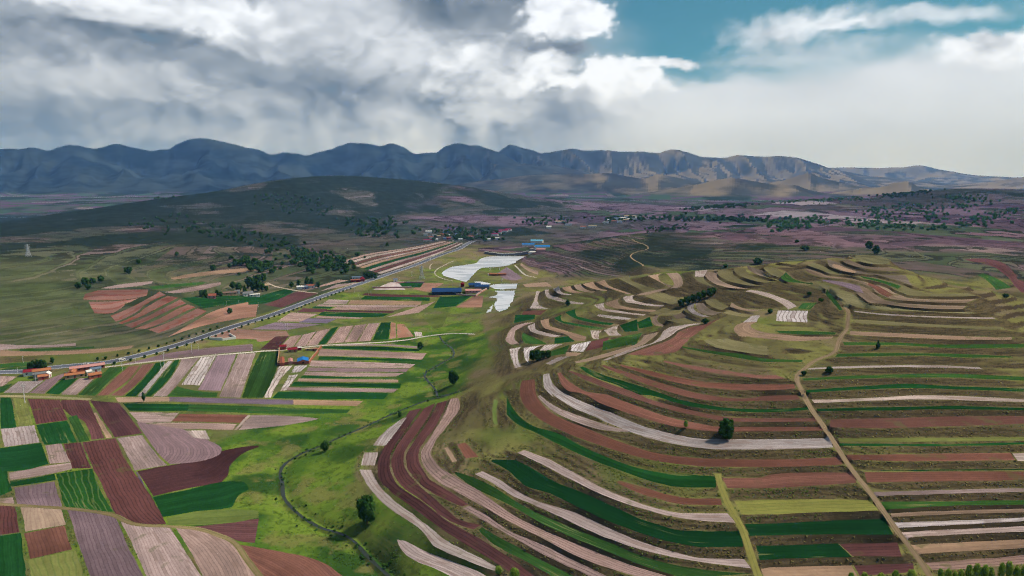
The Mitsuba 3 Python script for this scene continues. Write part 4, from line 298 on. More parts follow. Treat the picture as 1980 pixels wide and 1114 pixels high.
pw -1981 7368 9 -1974 7089 8 -1909 7375 5 -1896 7106 4 -1836 7380 1 -1818 7122 0 -1763 7384 -2 -1739 7137 -4
tn -1749 7398 -5 -1724 7142 -7 -1622 7403 -8 -1600 7156 -10 -1496 7414 -12 -1477 7177 -14 -1368 7421 -16 -1353 7194 -18 -1240 7424 -19 -1227 7206 -21 -1110 7419 -20 -1100 7215 -23 -980 7411 -21 -972 7218 -24
pk -2005 7082 6 -2011 6986 5 -1878 7093 1 -1884 6989 0 -1754 7115 -6 -1761 7008 -7 -1629 7137 -11 -1638 7028 -13 -1504 7158 -16 -1515 7052 -18 -1377 7180 -20 -1390 7075 -23 -1249 7196 -23 -1265 7095 -26 -1120 7212 -26 -1137 7109 -28 -989 7218 -27 -1010 7124 -29
dg -2017 6951 9 -2019 6847 9 -1833 6988 -3 -1839 6885 -3
br -2095 6834 14 -2094 6626 14 -2019 6845 8 -2016 6651 8 -1942 6853 3 -1937 6677 2 -1864 6861 -2 -1856 6700 -3
pkd -1806 7009 -7 -1833 6860 -7 -1667 7027 -12 -1709 6874 -12 -1530 7055 -18 -1587 6897 -18 -1390 7076 -23 -1463 6917 -24 -1249 7092 -27 -1337 6931 -28 -1105 7098 -29 -1209 6935 -31
brd -1860 6844 -6 -1867 6753 -6 -1727 6856 -11 -1735 6763 -11 -1595 6879 -18 -1605 6785 -18 -1462 6897 -24 -1474 6801 -25 -1326 6909 -30 -1340 6812 -30 -1189 6910 -33 -1204 6812 -33
dg -1876 6726 -5 -1879 6567 -5 -1744 6737 -11 -1748 6543 -11 -1615 6759 -18 -1625 6549 -19 -1484 6777 -25 -1504 6568 -26 -1352 6792 -31 -1385 6598 -31 -1216 6793 -34 -1266 6634 -35
pk -2144 6588 18 -2135 6154 18 -2058 6590 12 -2071 6176 13 -1972 6592 6 -2007 6198 7 -1886 6594 0 -1942 6221 1
bl -1971 6366 4 -1940 6168 4 -1870 6394 -3 -1861 6192 -3 -1768 6420 -10 -1782 6216 -10 -1665 6445 -16 -1701 6239 -16
pk -1864 6516 -3 -1869 6424 -3 -1720 6541 -13 -1738 6455 -12 -1573 6562 -23 -1605 6483 -21 -1423 6575 -31 -1469 6506 -29
pu -2138 6119 18 -2241 5822 18 -2000 6131 10 -2146 5846 12 -1861 6144 1 -2051 5872 4 -1722 6158 -7 -1955 5899 -3
pk -972 7215 -32 -1230 6605 -36 -928 7292 -31 -1135 6682 -36 -883 7365 -29 -1038 6757 -35 -837 7435 -25 -938 6831 -34
dg -810 7682 -15 -817 7029 -26 -690 7693 -13 -743 7052 -24 -569 7705 -12 -668 7068 -20 -447 7706 -8 -593 7088 -17
dt -428 7683 -10 -588 7026 -19 -393 7689 -8 -496 7023 -16 -357 7694 -6 -403 7018 -14 -322 7699 -4 -310 7011 -11
me -889 6697 -39 -695 6073 -37 -805 6738 -37 -674 6096 -35 -720 6777 -34 -652 6117 -32 -634 6814 -30 -630 6137 -29
pv -1638 8003 10 -1243 8017 8 -1519 8546 23 -1431 8550 22
dg -1392 8489 18 -1417 8171 16 -1297 8510 16 -1311 8175 14 -1202 8529 14 -1204 8177 13 -1105 8544 13 -1097 8175 12
dt -1180 8098 5 -949 7879 3 -1101 8513 14 -846 8514 14
dg -2731 7060 71 -2619 6760 60 -2705 7190 67 -2545 6826 55 -2684 7340 61 -2492 6946 49 -2659 7489 57 -2460 7132 44 -2631 7637 55 -2448 7388 43 -2602 7788 54 -2456 7724 43
br -2422 7699 41 -2168 7679 27 -2451 7402 41 -2219 7367 25 -2469 7101 45 -2259 7058 27 -2485 6823 48 -2293 6766 30
pk -2116 8255 38 -1836 8459 36 -2142 8085 35 -1896 8351 34 -2167 7922 33 -1956 8248 33 -2192 7765 31 -2014 8146 31
pk -2277 8079 46 -2178 8584 47 -2369 7760 41 -2033 8554 42
pk -3380 4407 16 -3245 4395 15 -3230 4202 9 -3206 4202 9
mg -3214 4179 9 -3124 4057 9 -3185 4263 8 -3107 4066 8
pw -3182 4307 9 -3028 4331 9 -3105 4070 8 -2951 4067 8
pu -3017 4330 13 -2986 4524 15 -2997 4245 9 -2941 4365 10 -2973 4157 8 -2891 4207 8 -2946 4067 8 -2841 4054 8
dg -2927 4356 12 -2830 4365 13 -2898 4254 10 -2800 4254 10 -2867 4153 9 -2770 4144 9 -2836 4053 9 -2738 4037 9
pk -2822 4361 14 -2724 4378 14 -2794 4251 11 -2693 4258 11 -2764 4142 10 -2661 4139 10 -2733 4035 9 -2629 4025 9
mg -2755 4586 22 -2644 4609 22 -2727 4464 19 -2622 4487 19 -2703 4351 15 -2599 4370 16 -2677 4239 13 -2571 4250 13 -2650 4130 11 -2539 4129 11 -2623 4023 10 -2504 4007 10
rb -2636 4609 23 -2573 4649 23 -2610 4482 20 -2517 4479 20 -2586 4362 16 -2480 4339 16 -2559 4242 13 -2454 4217 13 -2529 4123 12 -2437 4109 12 -2498 4006 11 -2429 4015 11
rb -2569 4657 23 -2501 4698 23 -2508 4479 20 -2447 4519 20 -2469 4336 16 -2406 4366 16 -2442 4213 13 -2374 4229 13 -2427 4105 12 -2350 4106 12 -2423 4015 11 -2333 3996 11
dg -2498 4706 23 -2442 4749 23 -2443 4526 20 -2389 4567 20 -2403 4372 16 -2348 4407 17 -2369 4233 14 -2311 4260 14 -2344 4108 12 -2279 4123 12 -2327 3996 11 -2251 3996 11
wh -2433 4744 24 -2402 4771 24 -2367 4473 18 -2333 4488 18 -2305 4224 13 -2270 4231 13 -2247 3997 11 -2211 3997 11
dg -2399 4777 22 -2373 4804 22 -2356 4600 20 -2293 4580 20 -2316 4437 17 -2239 4401 16 -2277 4282 14 -2201 4246 14 -2240 4136 12 -2176 4111 12 -2204 3996 11 -2166 3996 11
pk -2371 4812 21 -2258 4854 20 -2292 4588 19 -2207 4644 19 -2237 4406 16 -2165 4458 16 -2197 4248 14 -2128 4289 14 -2170 4110 12 -2096 4134 12 -2155 3990 11 -2068 3991 11
mg -2100 4196 11 -2064 3991 11 -2029 4148 11 -2004 3988 10 -1963 4114 10 -1945 3987 10 -1906 4095 9 -1886 3986 9 -1850 4082 8 -1827 3985 8 -1798 4078 8 -1768 3984 7
ws -2256 4867 19 -2166 4915 19 -2196 4630 18 -2091 4655 17 -2143 4419 15 -2024 4422 14 -2094 4225 13 -1964 4212 12
pu -2166 4933 16 -2038 4984 15 -2080 4624 16 -1942 4647 15 -2007 4358 14 -1861 4359 12 -1944 4123 10 -1792 4109 8
pk -2036 4995 12 -1913 5032 11 -1923 4596 14 -1795 4612 13 -1834 4272 10 -1702 4275 9 -1758 3994 5 -1624 3988 4
pu -2623 4766 30 -2737 4612 28 -2595 4836 30 -2679 4651 29 -2562 4900 30 -2620 4690 29 -2525 4959 30 -2560 4730 29 -2481 5009 29 -2499 4771 28 -2434 5054 27 -2438 4813 26 -2383 5096 25 -2375 4856 24 -2331 5136 22 -2311 4898 22 -2277 5177 20 -2245 4940 20 -2223 5216 17 -2178 4982 17 -2166 5255 14 -2108 5023 15 -2108 5292 12 -2038 5063 12 -2046 5322 10 -1963 5098 10
tn -3636 4785 97 -3572 4694 75 -3557 4784 92 -3507 4709 72 -3487 4797 85 -3446 4731 68 -3419 4813 79 -3384 4752 64 -3353 4833 74 -3320 4771 62 -3289 4858 70 -3253 4787 60 -3225 4884 67 -3186 4804 58 -3161 4911 64 -3119 4823 57 -3095 4937 63 -3055 4845 56 -3032 4968 61 -2990 4868 55 -2973 5009 58 -2930 4901 56 -2915 5053 56 -2879 4951 54 -2857 5100 55 -2830 5007 54
pk -3696 4870 119 -3631 4778 99 -3606 4870 114 -3566 4811 97 -3529 4890 107 -3500 4847 94 -3455 4916 100 -3433 4881 91 -3388 4952 94 -3360 4909 88 -3321 4992 89 -3287 4938 85 -3254 5034 87 -3209 4961 83
mg -3513 4594 46 -3445 4500 42 -3462 4628 43 -3391 4518 38 -3409 4659 41 -3335 4533 36 -3352 4689 39 -3275 4544 34
mg -3523 4831 92 -3509 4794 84 -3449 4851 89 -3436 4815 81 -3379 4880 84 -3366 4842 77 -3310 4910 80 -3294 4868 74 -3239 4940 76 -3222 4894 72 -3168 4971 73 -3150 4923 69 -3094 5000 71 -3077 4952 67
tr -3991 6383 234 -3918 6223 210 -3987 6572 236 -3781 6190 207 -3883 6601 238 -3673 6205 203 -3774 6625 236 -3575 6238 201 -3667 6654 232 -3501 6317 203 -3552 6674 229 -3450 6444 206
tr -3831 6161 199 -3543 5769 167 -3739 6160 200 -3504 5798 161 -3659 6180 199 -3462 5818 157 -3586 6215 198 -3432 5855 158 -3525 6271 199 -3444 5965 165 -3473 6347 200 -3496 6145 173
tr -3447 6677 209 -3328 6558 193 -3407 6420 196 -3340 6377 183 -3409 6250 176 -3327 6177 167 -3406 6078 163 -3277 5932 147 -3407 5918 153 -3269 5760 133 -3409 5765 147 -3280 5617 127
tr -3321 6574 184 -3214 6569 165 -3318 6370 171 -3200 6319 155 -3315 6185 151 -3197 6106 142 -3267 5939 136 -3197 5913 129 -3255 5757 125 -3203 5739 120 -3262 5608 120 -3212 5576 116
tr -3197 6563 150 -3081 6442 133 -3181 6312 140 -3097 6258 127 -3183 6109 125 -3100 6064 118 -3177 5904 114 -3093 5865 111 -3184 5729 109 -3094 5689 103 -3205 5585 107 -3088 5513 99
tr -3075 6459 120 -2971 6392 105 -3083 6259 113 -2977 6201 100 -3076 6050 102 -2973 6004 94 -3067 5847 94 -2970 5821 89 -3068 5671 91 -2983 5672 85 -3083 5525 90 -3001 5539 84
tr -2961 6401 93 -2843 6333 79 -2961 6201 87 -2827 6102 74 -2961 6015 79 -2822 5906 70 -2960 5837 75 -2824 5731 68 -2969 5682 75 -2839 5589 66 -2991 5557 75 -2863 5468 66
dt -2818 6273 63 -2742 5376 52 -2804 6395 68 -2725 5545 50 -2778 6496 74 -2701 5715 46 -2750 6601 77 -2658 5858 44 -2719 6703 75 -2600 5978 43 -2684 6805 71 -2533 6092 41 -2646 6903 66 -2458 6197 39 -2594 6974 62 -2370 6279 37
dt -2457 5526 24 -2406 5408 23 -2456 5757 22 -2315 5450 20 -2389 5849 19 -2213 5475 16 -2269 5820 14 -2077 5469 12 -2160 5818 9 -2030 5402 8 -2050 5815 7 -1983 5461 2 -1945 5827 3 -1850 5634 -1
pk -4002 6655 243 -3922 6648 241 -3991 6810 242 -3857 6683 240 -3972 6961 237 -3810 6748 237 -3944 7104 229 -3781 6850 230 -3917 7256 217 -3778 7004 220 -3862 7366 208 -3781 7176 211
tn -3936 7896 166 -3841 7774 165 -3924 8174 159 -3790 7958 157 -3897 8444 150 -3737 8153 147 -3827 8638 144 -3664 8320 141 -3736 8801 139 -3580 8474 135 -3634 8952 134 -3489 8624 130 -3518 9083 128 -3393 8774 125 -3376 9158 123 -3285 8905 120
pk -3408 6690 199 -3297 6652 194 -3400 6901 187 -3255 6761 183 -3410 7168 167 -3248 6950 165 -3418 7448 145 -3255 7181 144 -3404 7700 128 -3269 7442 127 -3357 7896 120 -3277 7703 118
mg -3675 6909 219 -3537 6734 220 -3641 7074 206 -3511 6873 208 -3621 7279 187 -3505 7060 189 -3592 7479 166 -3498 7259 169 -3545 7655 149 -3481 7445 151 -3467 7774 138 -3438 7587 140
dg -3208 6620 153 -2891 6377 97 -3126 6713 148 -2850 6483 90 -3059 6848 134 -2802 6578 85 -2985 6978 115 -2750 6669 79 -2898 7087 96 -2698 6765 73 -2798 7176 79 -2644 6864 66 -2674 7205 68 -2582 6950 61
pk -2533 10237 77 -2452 10112 75 -2480 10808 74 -2395 10656 73 -2392 11326 70 -2307 11158 69 -2258 11719 65 -2180 11559 65 -2093 12022 64 -2023 11884 63 -1918 12331 65 -1856 12217 64 -1743 12718 67 -1689 12626 66 -1565 13190 69 -1518 13123 68 -1381 13756 70 -1340 13722 70
wh -2439 10113 71 -2361 9993 69 -2379 10644 69 -2297 10498 68 -2289 11134 66 -2207 10974 66 -2161 11532 63 -2085 11378 62 -2007 11863 61 -1938 11728 61 -1842 12203 62 -1782 12091 61 -1676 12619 64 -1623 12527 64 -1507 13123 67 -1460 13057 66 -1331 13731 68 -1291 13697 67
rb -2348 9996 65 -2271 9879 63 -2281 10490 64 -2202 10351 63 -2190 10956 63 -2111 10804 62 -2068 11355 60 -1994 11207 59 -1922 11707 59 -1856 11576 58 -1767 12075 60 -1708 11965 59 -1610 12517 62 -1558 12427 62 -1449 13054 64 -1403 12988 64 -1282 13704 66 -1242 13670 65
pw -2258 9881 58 -2184 9767 57 -2188 10345 59 -2111 10211 57 -2095 10790 58 -2019 10644 57 -1977 11187 57 -1906 11045 56 -1840 11556 56 -1775 11429 56 -1694 11948 58 -1636 11840 57 -1545 12415 60 -1493 12326 60 -1392 12983 63 -1346 12918 62 -1232 13676 64 -1192 13641 63
tn -2171 9767 53 -2098 9655 51 -2097 10206 53 -2022 10076 52 -2004 10634 53 -1931 10493 52 -1890 11030 53 -1821 10892 52 -1760 11411 54 -1697 11288 53 -1622 11823 56 -1565 11716 55 -1480 12312 59 -1429 12224 58 -1334 12911 61 -1289 12845 61 -1183 13645 62 -1143 13610 62
dg -2084 9653 47 -2013 9543 46 -2008 10071 48 -1935 9944 46 -1916 10485 48 -1845 10350 47 -1806 10880 49 -1739 10748 48 -1682 11272 51 -1621 11152 50 -1551 11700 54 -1495 11596 53 -1416 12209 57 -1365 12122 57 -1278 12837 60 -1233 12772 59 -1133 13611 61 -1094 13576 60
pk -1999 9538 43 -1930 9430 42 -1909 9994 43 -1838 9869 42 -1802 10456 44 -1734 10324 42 -1675 10906 46 -1612 10783 45 -1535 11380 50 -1478 11273 50 -1390 11946 55 -1339 11855 55 -1240 12662 58 -1195 12594 58 -1084 13577 59 -1044 13541 59
br -1915 9423 38 -1848 9317 37 -1824 9860 38 -1755 9738 37 -1720 10316 39 -1653 10188 38 -1598 10773 42 -1537 10653 41 -1465 11259 48 -1409 11155 47 -1325 11839 54 -1275 11750 54 -1183 12581 57 -1138 12514 57 -1034 13539 58 -995 13503 58
wh -1833 9307 35 -1767 9203 34 -1741 9728 34 -1674 9609 33 -1639 10179 34 -1574 10055 33 -1523 10644 39 -1463 10528 38 -1396 11142 46 -1341 11041 45 -1262 11734 53 -1213 11647 52 -1127 12500 57 -1082 12433 56 -985 13499 57 -946 13462 57
br 5714 8690 294 5643 8460 291 5924 8790 291 5688 8321 287 6105 8847 286 5608 8024 286 6010 8507 292 5301 7430 297 5731 7938 301 4978 6845 304 5275 7173 307 4639 6271 302 5036 6726 302 4541 6033 289 5053 6621 295 4568 5959 281 5068 6511 292 4590 5874 279 5098 6417 292 4624 5800 279 5143 6338 293 4669 5736 281 5204 6275 297 4726 5682 285 5295 6242 300 4809 5653 288
mg 4955 7210 315 4816 7100 313 4923 7068 313 4767 6958 311 4882 6920 308 4709 6809 306 4839 6776 301 4649 6663 298 4787 6623 292 4580 6512 288 4707 6438 285 4480 6325 281
tn 139 10157 67 119 9947 64 179 9926 62 160 9673 58 222 9759 55 203 9473 51 265 9618 50 248 9315 46 310 9488 48 295 9174 44 357 9383 46 345 9065 43
pu -75 9996 27 -200 9362 21 -27 9775 25 -150 9049 22 18 9550 25 -101 8818 24 60 9306 27 -52 8695 29 100 9046 32 -1 8620 34 136 8798 36 54 8581 38
rb 2286 4390 639 2247 4314 635 2292 4335 636 2232 4234 633 2287 4262 635 2213 4152 629 2271 4174 633 2188 4062 626 2255 4089 630 2178 3998 624 2236 3999 628 2176 3947 622
pu 2084 4601 629 2073 4560 623 2118 4563 630 2100 4495 621 2148 4521 630 2119 4420 618 2178 4480 628 2123 4322 615 2202 4427 626 2128 4228 611 2207 4342 623 2137 4145 610
tn 2327 4979 689 2263 4858 686 2334 4922 689 2247 4755 685 2337 4856 687 2245 4684 683 2328 4771 684 2255 4638 680 2331 4711 681 2273 4609 678 2338 4661 679 2293 4584 676
mg 2302 4541 662 2293 4463 657 2332 4487 661 2311 4410 655 2360 4434 658 2322 4345 653 2376 4363 654 2326 4271 651 2381 4274 652 2322 4185 649 2372 4167 651 2304 4080 648
og 2719 5562 676 2979 6096 623 2961 5907 647 2635 5271 686 3390 6596 573 2435 4763 725 3464 6578 571 2464 4709 721 3152 5846 638 2524 4716 718 2984 5410 662 2616 4781 713
fw 2471 5052 717 2389 4964 709 2430 4858 712 2352 4726 704 2426 4742 706 2387 4634 699 2460 4698 702 2427 4558 697 2509 4685 700 2488 4524 696 2587 4725 699 2581 4550 696
fw 2371 5177 697 2264 4911 684 2377 5009 695 2234 4673 680 2343 4778 690 2274 4585 676 2345 4627 684 2332 4536 675 2382 4551 680 2388 4487 673 2432 4500 678 2416 4392 670 2495 4477 677 2430 4280 664 2565 4468 677 2411 4120 660
og 2281 5202 672 2180 5079 665 2267 5003 669 2179 4891 663 2233 4776 666 2161 4680 660 2228 4621 662 2217 4631 659 2268 4559 660 2270 4576 658 2315 4513 660 2285 4456 656 2363 4474 659 2315 4370 653 2390 4398 658 2322 4250 648 2400 4296 656 2288 4071 641 2406 4195 651 2285 3950 635 2396 4073 645 2348 3941 629 2417 4005 637 2417 3944 626 2493 4028 629 2492 3955 623 2575 4060 623 2578 3982 618 2662 4097 617 2668 4016 614 2753 4140 612 2763 4054 611
fw 2171 5057 647 2143 5009 643 2167 4860 647 2086 4714 641 2143 4637 647 2107 4600 640 2197 4586 646 2161 4553 642 2250 4533 645 2220 4523 642 2263 4411 644 2235 4410 638 2295 4330 641 2233 4275 631 2301 4207 637 2178 4062 624 2268 4032 630 2171 3935 618 2272 3924 623 2209 3890 614 2335 3917 617 2266 3877 611 2407 3924 613 2327 3874 608 2483 3939 609 2390 3872 605 2568 3965 604 2459 3882 601 2662 4004 599 2532 3895 597 2759 4046 595 2605 3909 594
fw 2062 4602 625 2047 4616 620 2115 4545 627 2081 4520 619 2168 4494 631 2105 4410 614 2207 4420 630 2124 4299 607 2220 4301 625 2092 4108 600 2177 4099 618 2051 3916 595 2149 3932 610 2107 3893 592 2186 3879 603 2150 3849 592 2245 3867 598 2195 3811 590 2311 3865 595 2247 3789 588 2376 3863 591 2311 3785 585 2447 3869 588 2380 3790 581 2521 3880 584 2453 3802 578 2595 3891 581 2523 3808 577
og 2018 4549 612 1978 3936 570 2058 4466 609 2007 3886 569 2084 4363 604 2043 3851 570 2098 4242 599 2086 3829 571 2070 4062 592 2129 3810 572 2034 3881 586 2167 3783 575 2097 3872 580 2213 3769 574 2143 3834 579 2259 3757 574 2190 3801 577 2309 3754 572 2245 3782 574 2363 3755 569 2308 3778 571 2419 3760 566 2376 3782 567 2476 3765 563 2449 3793 564 2537 3777 559 2519 3800 563 2596 3786 557
og 2019 4550 612 1949 4521 598 2053 4479 610 1976 4452 595 2078 4396 606 2001 4384 589 2098 4306 601 2033 4334 580 2100 4190 594 1994 4163 573 2028 3964 588 1930 3955 569
og 1175 3676 440 1033 3646 438 1202 3628 439 1051 3501 435 1231 3588 439 1106 3458 431 1262 3557 438 1162 3420 430 1296 3534 436 1216 3382 429 1333 3520 434 1270 3347 431
og 1208 5458 398 1047 5337 386 1230 5346 398 1074 5232 386 1250 5234 402 1108 5168 382 1268 5120 409 1140 5092 382 1300 5063 416 1169 5010 389 1361 5124 417 1211 4990 401
og 1122 4998 362 1000 4961 328 1137 4932 363 1034 4902 331 1155 4885 366 1068 4849 336 1184 4881 367 1095 4768 349 1204 4844 377 1133 4744 357 1236 4854 383 1182 4768 366
og 1187 4650 356 1044 4593 351 1190 4502 369 1070 4475 364 1182 4321 395 1076 4291 391 1159 4095 435 1096 4173 405 1171 4000 450 1111 4051 431 1206 3993 456 1159 4054 441
me -93 3444 170 -70 3414 172 -98 3374 167 -74 3348 169 -99 3311 163 -75 3288 164 -97 3248 160 -74 3227 161 -93 3183 158 -70 3166 159 -86 3118 157 -64 3103 158
tn -303 2928 116 -284 2934 117 -250 2738 131 -229 2743 133
rb -245 2935 130 -208 2948 133 -196 2743 145 -140 2754 148
og 2006 5212 622 1937 5296 622 1998 5080 616 1895 5101 615 1989 4953 608 1891 5001 607 1970 4807 603 1903 4933 602 1966 4698 601 1908 4848 600 1975 4618 600 1897 4732 599
fw 1905 5205 608 1968 5754 580 1869 5027 600 1861 5358 586 1866 4933 592 1825 5140 592 1874 4855 589 1840 5049 589 1875 4762 589 1862 4984 589 1863 4643 590 1893 4945 590
og 1860 5434 593 1822 5615 581 1797 5169 586 1731 5273 575 1800 5065 577 1726 5120 570 1818 4985 574 1732 4999 571 1837 4914 575 1742 4891 574 1864 4866 577 1767 4824 576
og 1787 5504 568 1702 5655 552 1706 5192 560 1614 5274 545 1711 5073 552 1624 5112 541 1725 4974 550 1639 4977 546 1733 4861 554 1661 4864 551 1756 4789 557 1700 4803 556
tn 1674 5556 538 1631 5818 525 1591 5195 531 1545 5420 517 1606 5052 525 1537 5205 510 1627 4936 527 1553 5066 513 1652 4834 532 1565 4916 523 1690 4772 537 1605 4845 529
og 1602 5709 512 1520 5763 507 1521 5333 503 1467 5386 499 1517 5131 496 1490 5229 494 1532 4996 499 1519 5086 498 1550 4863 507 1545 4948 507 1589 4794 513 1583 4853 513
og 1444 4812 460 1367 4843 445 1431 4718 458 1352 4720 442 1428 4652 456 1351 4637 441 1431 4605 455 1354 4561 444 1436 4556 457 1362 4497 447 1449 4529 458 1381 4459 451
fw 1353 4789 432 1319 4902 417 1337 4664 430 1282 4729 411 1337 4584 430 1271 4634 407 1340 4509 432 1271 4548 409 1346 4438 437 1278 4460 416 1366 4406 440 1299 4400 424
og 1244 4748 393 1208 4861 383 1257 4657 397 1207 4737 383 1263 4548 404 1214 4644 384 1266 4432 414 1219 4541 391 1262 4298 429 1221 4429 402 1268 4205 436 1226 4325 416
fw 1200 4823 367 1125 4811 359 1198 4700 368 1113 4661 359 1202 4595 372 1117 4568 362 1201 4472 383 1121 4460 372 1196 4335 400 1121 4332 391 1204 4242 412 1132 4233 409
fw 1487 4611 471 1426 4459 470 1484 4463 472 1436 4398 471 1501 4374 474 1446 4344 473 1531 4318 478 1458 4294 477 1571 4299 482 1471 4248 481 1624 4312 486 1489 4217 484
og 1420 4435 453 1346 4343 452 1425 4364 457 1355 4275 455 1431 4296 462 1365 4212 461 1441 4241 467 1380 4163 466 1454 4196 471 1397 4124 471 1472 4168 474 1420 4104 473"""
